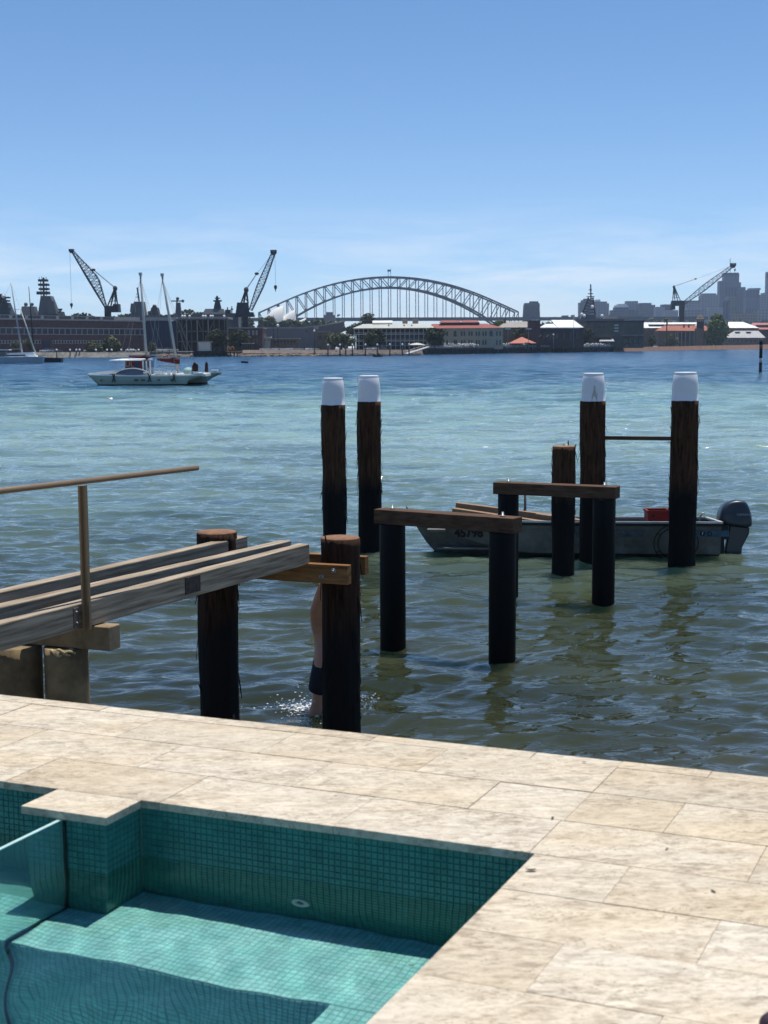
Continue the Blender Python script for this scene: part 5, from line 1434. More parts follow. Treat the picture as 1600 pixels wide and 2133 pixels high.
# ------------------------------------------------------------------ the arch bridge
BR = M('bridge_grey_steel', (0.026, 0.033, 0.042), 0.6, 0.1, 0.02)
DB = 2727.0
bc = Vector((fx(812, DB), DB, 0)); rb_ = math.radians(9.0)
bridge = thing('arch_bridge', 'great steel arch bridge with hanging deck across the far harbour', 'bridge', bc, rb_)
SP = 253.0; NP = 28; zoff = 3.0
def ztop_(x): return 138 - 71 * (x / SP) ** 2 + 3.5 * max(0, (abs(x) / SP - 0.75) / 0.25) ** 2
def zbot_(x): return 118 - 106 * (x / SP) ** 2
ZDK = 59.0
for yb_ in (-15, 15):
    mb = MB(); mb2 = MB()
    for i in range(NP):
        a_, b_ = -SP + 2 * SP * i / NP, -SP + 2 * SP * (i + 1) / NP
        mb.beam((a_, yb_, ztop_(a_)), (b_, yb_, ztop_(b_)), 2.2, 2.8); mb2.beam((a_, yb_, zbot_(a_)), (b_, yb_, zbot_(b_)), 2.4, 3.2)
    mb.build('top_chord', BR, bridge, local=True); mb2.build('bottom_chord', BR, bridge, local=True)
    for i in range(NP + 1):
        x = -SP + 2 * SP * i / NP
        MB().beam((x, yb_, zbot_(x)), (x, yb_, ztop_(x)), 1.5, 1.5).build('post', BR, bridge, local=True)
        if zbot_(x) > ZDK + 2: MB().beam((x, yb_, ZDK), (x, yb_, zbot_(x)), 1.25, 1.25).build('hanger', BR, bridge, local=True)
        if i < NP:
            x2 = -SP + 2 * SP * (i + 1) / NP
            if (x + x2) / 2 < 0: p, q = (x, yb_, ztop_(x)), (x2, yb_, zbot_(x2))
            else: p, q = (x, yb_, zbot_(x)), (x2, yb_, ztop_(x2))
            MB().beam(p, q, 1.2, 1.4).build('diagonal', BR, bridge, local=True)
mb = MB()
for i in range(NP + 1):
    x = -SP + 2 * SP * i / NP; mb.beam((x, -15, ztop_(x)), (x, 15, ztop_(x)), 0.8); mb.beam((x, -15, zbot_(x)), (x, 15, zbot_(x)), 0.8)
mb.build('cross_bracing', BR, bridge, local=True)
MB().box(-640, 640, -24, 24, ZDK - 4.5, ZDK).box(-640, 640, -24.6, -24.2, ZDK, ZDK + 1.6).build('road_deck', BR, bridge, local=True)
for x in list(range(290, 640, 50)) + list(range(-620, -280, 50)): MB().box(x, x + 5, -18, 18, 0, ZDK - 4.6).build('deck_pier', BR, bridge, local=True)
MB().beam((0, -15, 138), (0, -15, 154), 0.7).beam((0, 15, 138), (0, 15, 154), 0.7).build('flagpole', BR, bridge, local=True)
mb = MB().grid(lambda a_, b_: (-6 + a_ * 6, -15 + 1.2 * math.sin(a_ * 7), 149 + b_ * 3.4 - a_ * 1.5), 8, 2)
mb.grid(lambda a_, b_: (-1 + a_ * 6, 15 + 1.2 * math.sin(a_ * 7), 149 + b_ * 3.4 + a_ * 1.5), 8, 2)
fo = mb.build('flag', M('dark_flag', (0.03, 0.04, 0.10), 0.8, 0.4, 0.2), bridge, local=True); fo.modifiers.new('s', 'SOLIDIFY').thickness = 0.25
PYL = M('pylon_granite', (0.070, 0.075, 0.080), 0.85, 0.1, 0.05)
for k_, (b0, b1, t0, t1, yt) in enumerate(((1088, 1128, 1093, 1124, 631),)):
    D = 2790
    t = thing('bridge_pylon', 'dark tapered stone pylon standing at the right end of the arch', 'pylon', (fx(1108, D), D, 0))
    mb = MB(); trap(mb, b0, b1, t0, t1, 668, yt + 6, D, 34, 0, 0.06); mb.build('shaft', PYL, t)
    mb = MB(); trap(mb, 1092, 1125, 1094, 1123, yt + 6, yt, D + 3, 28, None, 0.05); mb.build('cornice', PYL, t)
    mb = MB(); pbox(mb, 1104, 1121, 627.5, yt, D + 8, 18); mb.build('cap', PYL, t)

# sail-roofed hall
OPW = M('white_tile_shell', (0.80, 0.78, 0.72), 0.4, 0.04, 0.05)
D = 2050
oh = thing('sail_roof_hall', 'white concert hall of overlapping shell roofs at the left end of the arch', 'concert hall', (fx(600, D), D, 0))
def shell_(pts, base_y, half, name='shell'):
    """vault: a ridge curve pts (photo px) with two curved flanks falling away to the base"""
    mb = MB(); n = 14; zb = 6
    R_ = []
    for i in range(n + 1):
        t = i / n * (len(pts) - 1); k = min(int(t), len(pts) - 2); f = t - k
        R_.append((pts[k][0] + (pts[k + 1][0] - pts[k][0]) * f, pts[k][1] + (pts[k + 1][1] - pts[k][1]) * f))
    vs = []; m = 12
    for i, (px, py) in enumerate(R_):
        rz = fz(px, py, D); x = fx(px, D); g = (rz - zb) / 60.0
        for j in range(m + 1):
            s_ = -1 + 2 * j / m
            vs.append((x, D + half * s_ * max(g, 0.02) ** 0.7, zb + (rz - zb) * math.sqrt(max(0, 1 - abs(s_) ** 2.2))))
    mb.add(vs, [(i * (m + 1) + j, i * (m + 1) + j + 1, (i + 1) * (m + 1) + j + 1, (i + 1) * (m + 1) + j) for i in range(n) for j in range(m)], True)
    mb.add([(fx(R_[-1][0], D), vs[n * (m + 1) + j][1], vs[n * (m + 1) + j][2]) for j in range(m + 1)], [tuple(range(m + 1))])
    o = mb.build(name, OPW, oh); return o
shell_([(548, 672), (556, 658), (566, 648), (578, 640.5), (592, 636)], 672, 26)
shell_([(578, 675), (590, 661), (602, 651), (616, 644)], 675, 20)
shell_([(596, 690), (608, 678), (622, 669), (638, 662)], 690, 14)
mb = MB(); pbox(mb, 540, 645, 690, 724, D - 30, 60, 0); mb.build('podium', M('pink_granite_podium', (0.25, 0.18, 0.15), 0.8, 0.1, 0.05), oh)
# gatehouse-like block under the hangers with a flag
D = 2350
t = thing('stepped_block', 'small stepped stone block with a flag standing in front of the bridge hangers', 'building', (fx(686, D), D, 0))
mb = MB(); pbox(mb, 674, 698, 656, 700, D, 25, 0); pbox(mb, 680, 693, 650, 656, D + 3, 15); mb.build('tower', M('grey_stone_block', (0.11, 0.115, 0.12), 0.85, 0.1, 0.05), t)
MB().beam(at_y(704, 672, D), at_y(704, 653, D), 0.6).build('flagpole', BR, t)
mb = MB().grid(lambda a_, b_: tuple(at_y(702 + a_ * 6, 660 - b_ * 4 - a_ * 2, D)), 4, 2); o = mb.build('flag', M('dark_flag', (0.03, 0.04, 0.10)), t); o.modifiers.new('s', 'SOLIDIFY').thickness = 0.25

# ------------------------------------------------------------------ buildings in the middle of the far shore
# white verandah house
D = 640
t = thing('verandah_house', 'three-storey white verandah building with a pale hipped roof under the arch', 'building', (fx(820, D), D, GZ))
mb = MB(); pbox(mb, 742, 888, 684, 724, D + 4, 16, GZ); mb.build('wall', DARKW, t)
for yy in (684.5, 696, 710):
    mb = MB(); pbox(mb, 737, 892, yy - 0.8, yy + 0.8, D - 0.3, 4.25); mb.build('balcony_floor', WFRAME, t)
for yy in (692.5, 706.5, 719.5):
    mb = MB(); pbox(mb, 737.5, 891.5, yy - 0.35, yy + 0.35, D - 0.15, 0.12); mb.build('balustrade', WFRAME, t)
colm = None
for i in range(17):
    px = 738 + i * 9.6
    mb = MB(); pbox(mb, px - 0.55, px + 0.55, 684, 724, D - 0.5, 0.22, GZ); mb.build('column', WFRAME, t)
z0 = fz(815, 683.4, D); z1 = fz(815, 674, D)
mb = MB().hexa([(fx(735, D), D - 2, z0), (fx(905, D), D - 2, z0), (fx(905, D), D + 24, z0), (fx(735, D), D + 24, z0)], [(fx(756, D), D + 7, z1), (fx(894, D), D + 7, z1), (fx(894, D), D + 15, z1), (fx(756, D), D + 15, z1)])
rf = mb.build('roof', M('pale_green_grey_roof', (0.42, 0.43, 0.39), 0.6, 0.1, 0.2), t)
pts = []
mb = MB(); x0, x1 = fx(776, D), fx(818, D); zc = fz(797, 673.5, D); rr0 = fz(797, 667, D) - zc
mb.add([(x, D + 9 + math.cos(a_) * 3, zc + math.sin(a_) * rr0) for x in (x0, x1) for a_ in [math.pi * k / 10 for k in range(11)]], [(k, k + 1, k + 12, k + 11) for k in range(10)] + [tuple(range(11)), tuple(range(21, 10, -1))], False)
mb.build('barrel_vault', WROOF, rf, fix=True)
for a_, b_ in ((838, 850), (859, 872)):
    mb = MB(); trap(mb, a_ + 1, b_ - 1, a_, b_, 676, 664, D + 10, 3, None, 0); mb.build('chimney', M('beige_chimney', (0.30, 0.24, 0.19), 0.85, 0.1, 0.5), rf)
for px in (810, 842, 858): 
    mb = MB(); trap(mb, px - 2, px + 2, px - 0.2, px + 0.2, 679, 675.5, D + 2, 3); mb.build('dormer', DARKW, rf)
for yy0, yy1 in ((698.5, 705), (712, 718.5)):
    window_set(t, D + 4, [(760 + i * 9.6, 766 + i * 9.6) for i in range(13)], yy0, yy1, DARKW, bar=0.1)
# sandstone building with red roof
D = 665
t = thing('sandstone_barracks', 'long cream sandstone building with paired arched windows and red roof', 'building', (fx(975, D), D, GZ))
mb = MB(); pbox(mb, 889, 1048, 685.5, 724, D, 20, GZ); mb.build('wall', YELL, t)
mb = MB(); pbox(mb, 897, 1049, 683.6, 685.4, D - 0.5, 21); pbox(mb, 897.5, 1048.5, 702.5, 704, D - 0.25, 0.24); mb.build('cornice', M('cream_cornice', (0.46, 0.41, 0.31), 0.8, 0.08, 0.3), t)
z0 = fz(970, 683.4, D); z1 = fz(970, 673.5, D)
mb = MB().hexa([(fx(880, D), D - 1.2, z0), (fx(1050, D), D - 1.2, z0), (fx(1050, D), D + 22, z0), (fx(880, D), D + 22, z0)], [(fx(903, D), D + 9, z1), (fx(1016, D), D + 9, z1), (fx(1016, D), D + 12, z1), (fx(903, D), D + 12, z1)]); rf = mb.build('roof', REDR, t)
for a_, b_ in ((918, 961.5), (963, 999)):
    mb = MB(); pbox(mb, a_, b_, 671.5, 678, D + 6, 7); mm = mb.build('monitor', BRICK, rf)
    mb = MB(); z0 = fz(940, 671.3, D); z1 = fz(940, 666.5, D); mb.hexa([(fx(a_ - 1, D), D + 5.2, z0), (fx(b_ + .4, D), D + 5.2, z0), (fx(b_ + .4, D), D + 14, z0), (fx(a_ - 1, D), D + 14, z0)], [(fx(a_ + 3, D), D + 9, z1), (fx(b_ - 1, D), D + 9, z1), (fx(b_ - 1, D), D + 10, z1), (fx(a_ + 3, D), D + 10, z1)]); mb.build('monitor_roof', REDR, mm)
def arch_windows(t, D, spans, yt, yb):
    for px0, px1 in spans:
        m = (px0 + px1) / 2; w = fx(px1, D) - fx(px0, D); z0, z1 = fz(m, yb, D), fz(m, yt, D); r = w / 2
        poly = [(-r, 0), (r, 0)] + [(r * math.cos(a_), z1 - z0 - r + r * math.sin(a_)) for a_ in [math.pi * k / 6 for k in range(7)]]
        f = MB().prism([(x * 1.35, z * 1.06 - 0.1) for x, z in poly], -0.10, 0.02)
        o = link('window', f.mesh('window', GREYW), t, Vector((fx(m, D), D, z0)) - wloc(t))
        link('pane', MB().prism(poly, -0.13, -0.101).mesh('pane', GLASSD), o)
pairs = [(930, 933), (960.5, 963.5), (966, 969), (976, 979), (981.5, 984.5), (991, 994), (996.5, 999.5), (1005, 1008), (1010.5, 1013.5), (1034, 1036.5), (1040.5, 1043)]
arch_windows(t, D, pairs, 690, 699.5); arch_windows(t, D, pairs, 708.5, 718)
arch_windows(t, D, [(945, 951), (1020, 1026)], 689, 701); arch_windows(t, D, [(943.5, 953.5)], 708, 717)
for px in (957, 973, 988, 1002, 1016, 1030):
    mb = MB(); pbox(mb, px - 0.6, px + 0.6, 685.6, 724, D - 0.2, 0.19, GZ); mb.build('pilaster', M('cream_cornice', (0, 0, 0)), t)
# low grey-beige roof behind
D = 720
t = thing('low_roofed_hall', 'hall with a grey-beige ridged roof between the sandstone building and the brick tower', 'building', (fx(1075, D), D, GZ))
mb = MB(); pbox(mb, 1046, 1110, 682, 724, D, 18, GZ); mb.build('wall', BROWN, t)
z0, z1 = fz(1075, 682, D), fz(1075, 669, D)
MB().hexa([(fx(1040, D), D - 1, z0), (fx(1112, D), D - 1, z0), (fx(1112, D), D + 19, z0), (fx(1040, D), D + 19, z0)], [(fx(1057, D), D + 8.5, z1), (fx(1112, D), D + 8.5, z1), (fx(1112, D), D + 9.5, z1), (fx(1057, D), D + 9.5, z1)]).build('roof', M('beige_roof', (0.30, 0.28, 0.25), 0.8, 0.1, 0.2), t)
mb = MB(); pbox(mb, 1050, 1054, 664, 680, D + 6, 2); mb.build('chimney', BROWN, t)
# brick tower block + white roofed brick hall
D = 720
t = thing('brick_tower', 'square dark brick tower block with pale roof lights beside the pavilion', 'tower', (fx(1114, D - 14), D - 14, GZ))
mb = MB(); pbox(mb, 1103, 1125.5, 669, 724, D - 14, 10, GZ); mb.build('wall', BRICK, t)
mb = MB(); pbox(mb, 1102.5, 1126, 667.5, 668.8, D - 14.4, 10.8); mb.build('parapet', DARKW, t)
for px in (1108, 1116): 
    mb = MB(); pbox(mb, px, px + 6, 666, 667.3, D - 12, 3); mb.build('roof_light', WROOF, t)
t = thing('brick_hall', 'dark brick hall with a bright white roof right of the brick tower', 'building', (fx(1165, D), D, GZ))
mb = MB(); pbox(mb, 1124, 1216, 682.5, 724, D, 24, GZ); mb.build('wall', BRICK, t)
z0 = fz(1165, 682.3, D)
def quad_roof(mb, pts, th=0.5):
    vs = [Vector(p) for p in pts]; mb.add(vs + [v_ - UPV * th for v_ in vs], [(0, 1, 2, 3), (7, 6, 5, 4), (0, 4, 5, 1), (1, 5, 6, 2), (2, 6, 7, 3), (3, 7, 4, 0)])
mb = MB(); quad_roof(mb, [at_y(1124, 682, D - 1), at_y(1163, 682, D - 1), at_y(1157, 674, D + 8), at_y(1136, 675, D + 8)]); quad_roof(mb, [at_y(1162, 682, D - 1.5), at_y(1207, 682, D - 1.5), at_y(1194, 666.5, D + 12), at_y(1148, 666.5, D + 12)])
quad_roof(mb, [at_y(1207, 682, D - 1.5), at_y(1216, 682, D + 8), at_y(1196, 667, D + 14), at_y(1194, 666.5, D + 12)])
mb.build('roof', WROOF, t, fix=True)
window_set(t, D, [(1130 + i * 14, 1136 + i * 14) for i in range(6)], 694, 706, BRICKP, bar=0.1)
for px in (1123, 1138): MB().beam(at_y(px, 702, D - 15), at_y(px + 5, 697, D - 15), 0.4).build('awning_strut', GREYW, t)
# red roofed pavilion on the wharf
D = 700
t = thing('red_roof_pavilion', 'small open pavilion with a red pyramid roof on the wharf', 'pavilion', (fx(1087, D), D, GZ))
z0, z1 = fz(1087, 715, D), fz(1087, 702, D); cx_ = fx(1087, D)
MB().hexa([(fx(1060, D), D - 6.5, z0), (fx(1115, D), D - 6.5, z0), (fx(1115, D), D + 6.5, z0), (fx(1060, D), D + 6.5, z0)], [(cx_ - 0.2, D - 0.2, z1), (cx_ + 0.2, D - 0.2, z1), (cx_ + 0.2, D + 0.2, z1), (cx_ - 0.2, D + 0.2, z1)]).build('roof', M('salmon_roof', (0.42, 0.135, 0.09), 0.7, 0.1, 0.3), t)
for px in (1064, 1079, 1095, 1110):
    for dy in (-5.6, 5.4): mb = MB(); pbox(mb, px - 0.7, px + 0.7, 715, 726, D + dy, 0.3, GZ); mb.build('post', M('teal_post', (0.16, 0.26, 0.24), 0.7, 0.1, 1), t)
mb = MB(); pbox(mb, 1068, 1107, 718.5, 726, D + 1, 3, GZ); mb.build('kiosk', BROWN, t)
# dark flat roofed block
D = 800
t = thing('flat_roof_block', 'wide dark olive flat-roofed block behind the right end of the wharf', 'building', (fx(1285, D), D, GZ))
mb = MB(); pbox(mb, 1222, 1341, 671, 724, D, 26, GZ); mb.build('wall', OLIVE, t)
mb = MB(); pbox(mb, 1220, 1342.5, 668, 670.8, D - 0.6, 27.5); mb.build('parapet', DARKW, t)
mb = MB(); pbox(mb, 1238, 1275, 694, 703, D - 4, 4); mb.build('bay', M('olive_bay', (0.10, 0.095, 0.08), 0.8, 0.1, 0.3), t)
window_set(t, D, [(1246 + i * 8, 1252 + i * 8) for i in range(3)], 677, 684, OLIVE, bar=0.2)
for i in range(3): mb = MB(); pbox(mb, 1280, 1288, 676 + i * 6.2, 678.6 + i * 6.2, D - 1, 1); mb.build('balcony', WFRAME, t)
window_set(t, D, [(1303 + i * 5.4, 1306.6 + i * 5.4) for i in range(7)], 678, 695, OLIVE, M('dusty_glass', (0.10, 0.10, 0.09), 0.5, 0.3, 1), bar=0.15, mull=1)
mb = MB(); pbox(mb, 1296, 1341, 697.5, 699, D - 3, 3); mb.build('awning', GREYW, t)
MB().hexa([at_y(1248, 712, D - 8), at_y(1280, 712, D - 8), at_y(1278, 711, D), at_y(1250, 711, D)], [at_y(1248, 710.6, D - 8), at_y(1280, 710.6, D - 8), at_y(1276, 704, D), at_y(1252, 704, D)]).build('porch_roof', GROOF, t)
window_set(t, D, [(1300 + i * 10, 1307 + i * 10) for i in range(4)], 703, 717, DARKW, bar=0.15)
# grey lattice mast of a frigate
D = 930
sh = thing('warship', 'grey warship lattice mast rising in front of the pale twin towers', 'warship', (fx(1230, D), D, 0))
mb = MB(); pbox(mb, 1200, 1300, 664, 700, D, 14, 0); trap(mb, 1208, 1245, 1214, 1240, 668, 655, D + 2, 9); trap(mb, 1255, 1292, 1263, 1284, 668, 659, D + 2, 9); mb.build('hull', SHIPG, sh)
mb = MB()
for s0, s1 in ((1212, 1226), (1240, 1235)):
    for dy in (3, 9): mb.beam(at_y(s0, 656, D + dy), at_y(s1, 620, D + 6), 0.8)
for k in range(6):
    s_ = k / 6; mb.beam(at_y(1212 + 14 * s_, 656 - 36 * s_, D + 4), at_y(1240 - 5 * s_, 656 - 36 * s_, D + 4), 0.5); mb.beam(at_y(1212 + 14 * s_, 656 - 36 * s_, D + 4), at_y(1240 - 5 * (s_ + .16), 656 - 36 * (s_ + .16), D + 4), 0.45)
mb.beam(at_y(1231, 622, D + 6), at_y(1230.5, 592, D + 6), 0.8)
for yy, w in ((618, 8), (612, 5), (604, 3)): mb.beam(at_y(1230 - w, yy, D + 5), at_y(1230 + w, yy, D + 5), 0.6)
mb.build('lattice_mast', SHIPD, sh)
mb = MB()
for px, py in ((1212, 655), (1217, 658), (1234, 639), (1254, 658)): mb.blob(at_y(px, py, D + 2), 1.1)
mb.build('radome', WHITE, sh)
# right-hand low buildings
D = 1180
t = thing('white_roof_store', 'long store with a bright white roof behind the palm', 'building', (fx(1400, D), D, GZ))
mb = MB(); pbox(mb, 1338, 1452, 683, 724, D, 30, GZ); mb.build('wall', BROWN, t)
MB().hexa([at_y(1336, 683, D - 2), at_y(1455, 683, D - 2), at_y(1455, 683, D + 32), at_y(1336, 683, D + 32)], [at_y(1342, 671.5, D + 14), at_y(1455, 671.5, D + 14), at_y(1455, 671.5, D + 16), at_y(1342, 671.5, D + 16)]).build('roof', WROOF, t)
mb = MB(); pbox(mb, 1352, 1450, 675.4, 676.6, D + 2, 8); mb.build('ridge_vent', DARKW, t)
D = 1150
t = thing('terracotta_roof_house', 'low stone house with a terracotta hipped roof and arcade, left of the fig tree', 'building', (fx(1425, D), D, GZ))
mb = MB(); pbox(mb, 1372, 1484, 689, 724, D, 24, GZ); mb.build('wall', M('pinkish_stone', (0.13, 0.105, 0.085), 0.85, 0.2, 0.2), t)
MB().hexa([at_y(1364, 689, D - 2), at_y(1486, 689, D - 2), at_y(1486, 689, D + 26), at_y(1364, 689, D + 26)], [at_y(1384, 678, D + 11), at_y(1468, 678, D + 11), at_y(1468, 678, D + 13), at_y(1384, 678, D + 13)]).build('roof', TERR, t)
for px in (1408, 1412, 1420, 1428, 1437, 1446, 1470, 1478): mb = MB(); pbox(mb, px - 0.7, px + 0.7, 690, 716, D - 1, 0.5, GZ); mb.build('column', GREYW, t)
window_set(t, D, [(1414, 1419), (1422, 1427), (1430, 1436), (1439, 1445)], 693, 712, BRICK, bar=0.2)
for px in (1425, 1435): mb = MB(); pbox(mb, px - 1.2, px + 1.2, 675, 683, D + 6, 2); mb.build('chimney', BROWN, t)
D = 1120
t = thing('cupola_tower', 'slim dark tower with a domed cupola in front of the fig tree', 'tower', (fx(1458, D), D, GZ))
mb = MB(); pbox(mb, 1452, 1465, 690, 724, D, 5, GZ); pbox(mb, 1450.5, 1466.5, 684, 690, D - 0.5, 6); mb.build('shaft', BROWN, t)
mb = MB()
for px in (1452, 1456, 1461, 1465): pbox(mb, px - 0.9, px + 0.9, 666, 684, D + 0.2, 1); pbox(mb, px - 0.9, px + 0.9, 666, 684, D + 4, 1)
pbox(mb, 1453, 1464, 670, 684, D + 1.5, 2); mb.build('belfry', BRICK, t)
c = at_y(1458.5, 666, D + 2.5); r = 7.6 / FPX * D; MB().lathe([(r * 1.1, 0), (r * 1.1, 0.5), (r, 0.6), (r * 0.9, r * 0.6), (r * 0.5, r * 1.1), (0.3, r * 1.3), (0.15, r * 1.8)], c, 12).build('dome', BROWN, t)
D = 1300
t = thing('white_roof_shed', 'shed with a white gabled roof right of the fig tree', 'shed', (fx(1548, D), D, GZ))
mb = MB(); pbox(mb, 1518, 1580, 683, 722, D, 24, GZ); mb.build('wall', BROWN, t)
MB().hexa([at_y(1516, 683, D - 2), at_y(1582, 683, D - 2), at_y(1582, 683, D + 26), at_y(1516, 683, D + 26)], [at_y(1517, 670.5, D + 11), at_y(1548, 670.5, D + 11), at_y(1548, 670.5, D + 13), at_y(1517, 670.5, D + 13)]).build('roof', WROOF, t)
D = 1330
t = thing('red_roof_shed', 'long shed with a pinkish red roof at the right border', 'shed', (fx(1600, D), D, GZ))
mb = MB(); pbox(mb, 1560, 1680, 686, 722, D, 24, GZ); mb.build('wall', BRICK, t)
MB().hexa([at_y(1552, 686, D - 2), at_y(1690, 686, D - 2), at_y(1690, 686, D + 26), at_y(1552, 686, D + 26)], [at_y(1568, 672.5, D + 11), at_y(1680, 672.5, D + 11), at_y(1680, 672.5, D + 13), at_y(1568, 672.5, D + 13)]).build('roof', M('pale_red_roof', (0.36, 0.13, 0.11), 0.7, 0.1, 0.2), t)
mb = MB(); pbox(mb, 1576, 1680, 676.5, 678.5, D + 2, 6); mb.build('ridge_vent', BRICK, t)
D = 1230
t = thing('grey_roof_boathouse', 'low boathouse with a wide pale grey hipped roof at the right', 'boathouse', (fx(1550, D), D, GZ))
mb = MB(); pbox(mb, 1513, 1590, 703, 722, D, 24, GZ); mb.build('wall', M('boathouse_wall', (0.16, 0.14, 0.13), 0.85, 0.15, 0.2), t)
MB().hexa([at_y(1506, 703.5, D - 3), at_y(1595, 703.5, D - 3), at_y(1595, 703.5, D + 26), at_y(1506, 703.5, D + 26)], [at_y(1530, 689, D + 10), at_y(1580, 689, D + 10), at_y(1580, 689, D + 13), at_y(1530, 689, D + 13)]).build('roof', GROOF, t)
for px in (1537, 1560): mb = MB(); pbox(mb, px - 5, px + 5, 691, 692.2, D + 5, 3); mb.build('roof_vent', DARKW, t)
window_set(t, D, [(1517 + i * 9, 1522 + i * 9) for i in range(8)], 706, 714, GREYW, bar=0.25)

# ------------------------------------------------------------------ city towers far behind
def tower(label, px0, px1, yt, D, mat, steps=(), name='tower_block', depth=30):
    t = thing(name, label, 'tower block', (fx((px0 + px1) / 2, D), D, GZ), 0, 'city towers on the far skyline')
    mb = MB(); pbox(mb, px0, px1, yt, 724, D, depth, GZ); mb.build('shaft', mat, t)
    for (a_, b_, y0_, y1_, *mm) in steps:
        mb = MB(); pbox(mb, a_, b_, y0_, y1_, D + 1.5, depth - 3); mb.build('roof_storey', mm[0] if mm else mat, t)
    return t
F1 = facade_material('facade_slate', (0.115, 0.125, 0.145), (0.06, 0.07, 0.09), 6, 6.0)
F2 = facade_material('facade_pale', (0.25, 0.26, 0.275), (0.12, 0.13, 0.15), 7, 6.0, 0.5)
F3 = facade_material('facade_blue', (0.085, 0.105, 0.145), (0.035, 0.048, 0.08), 8, 60.0, 0.5)
F4 = facade_material('facade_striped', (0.32, 0.32, 0.33), (0.08, 0.09, 0.12), 14, 90.0, 0.55)
F5 = facade_material('facade_tan', (0.20, 0.18, 0.15), (0.10, 0.095, 0.095), 6, 6.0, 0.5)
tower('dark tower with stepped roof, left of the pale twin towers', 1207, 1236, 630, 3300, F1, ((1212, 1234, 625, 630), (1217, 1232, 622, 625)))
tower('pale banded tower with a white pointed roof behind the lattice mast', 1236, 1268, 632, 3350, F2, ((1238, 1264, 628, 632), (1240, 1250, 624, 628, WHITE)))
tower('low dark block with a white domed roof', 1273, 1306, 646, 3200, F1, ((1280, 1308, 640, 646), (1282, 1308, 636, 640, WHITE), (1286, 1305, 633, 636, WHITE)))
tower('wide grey block behind the white dome', 1302, 1332, 632, 3500, F2, ((1304, 1328, 627, 632),))
tower('dark blue slab right of the wide grey block', 1304, 1330, 646, 3150, F3)
tower('broad dark slab with sloping parapet', 1330, 1364, 635, 3450, F1, ((1332, 1356, 631, 635),))
tower('pale vertically striped tower left of the long-jib crane', 1366, 1384, 639, 3250, F4)
tower('grey tower behind the crane cab', 1379, 1400, 634, 3500, F1)
tower('pale low tower behind the crane leg', 1384, 1412, 646, 3150, F4)
tower('flat dark roofed block under the crane jib', 1424, 1458, 629, 3400, F2, ((1420, 1459, 626, 629, F1),))
tower('grey tower of medium height left of the tallest slab', 1459, 1499, 614, 3500, F2, ((1462, 1490, 611, 614),))
tl = tower('tallest dark blue slab tower behind the crane tip', 1507, 1537, 570, 3700, F3, ((1508, 1536, 568, 570), (1497, 1510, 585, 640, F1), (1534, 1541, 588, 640, F3)))
MB().beam(at_y(1521, 568, 3710), at_y(1521, 538, 3710), 1.2).build('antenna', BR, tl)
tower('narrow dark tower right of the tallest slab', 1540, 1551, 598, 3650, F1)
tower('dark blue tower with a pale crown', 1553, 1580, 604, 3550, F3, ((1560, 1582, 600, 604, F2),))
tower('pale glass tower at the right border', 1580, 1612, 614, 3600, F2, ((1588, 1612, 610, 614),))
tower('thin dark tower cut by the right border', 1597, 1625, 566, 3900, F3)
tower('pale striped apartment block below the tallest slab', 1476, 1505, 640, 3000, F4)
tower('tan apartment block among the towers', 1515, 1532, 617, 3100, F5)
tower('low dark block below the tan apartments', 1504, 1518, 626, 3050, F3)
tower('brown grey block right of the fig tree', 1525, 1576, 652, 2900, F5)
tower('long low pale block at the right of the skyline', 1575, 1640, 645, 2950, F2)
tower('pale stepped block under the crane jib foot', 1424, 1470, 646, 2950, F2, ((1430, 1462, 641, 646, F4),))
tower('grey housing block behind the dark flat-roofed block', 1268, 1340, 655, 2900, F1)
tower('broken line of distant roofs right of the pylon', 1171, 1198, 660, 3100, F1, ((1172, 1184, 657, 660), (1192, 1197, 656, 660)))

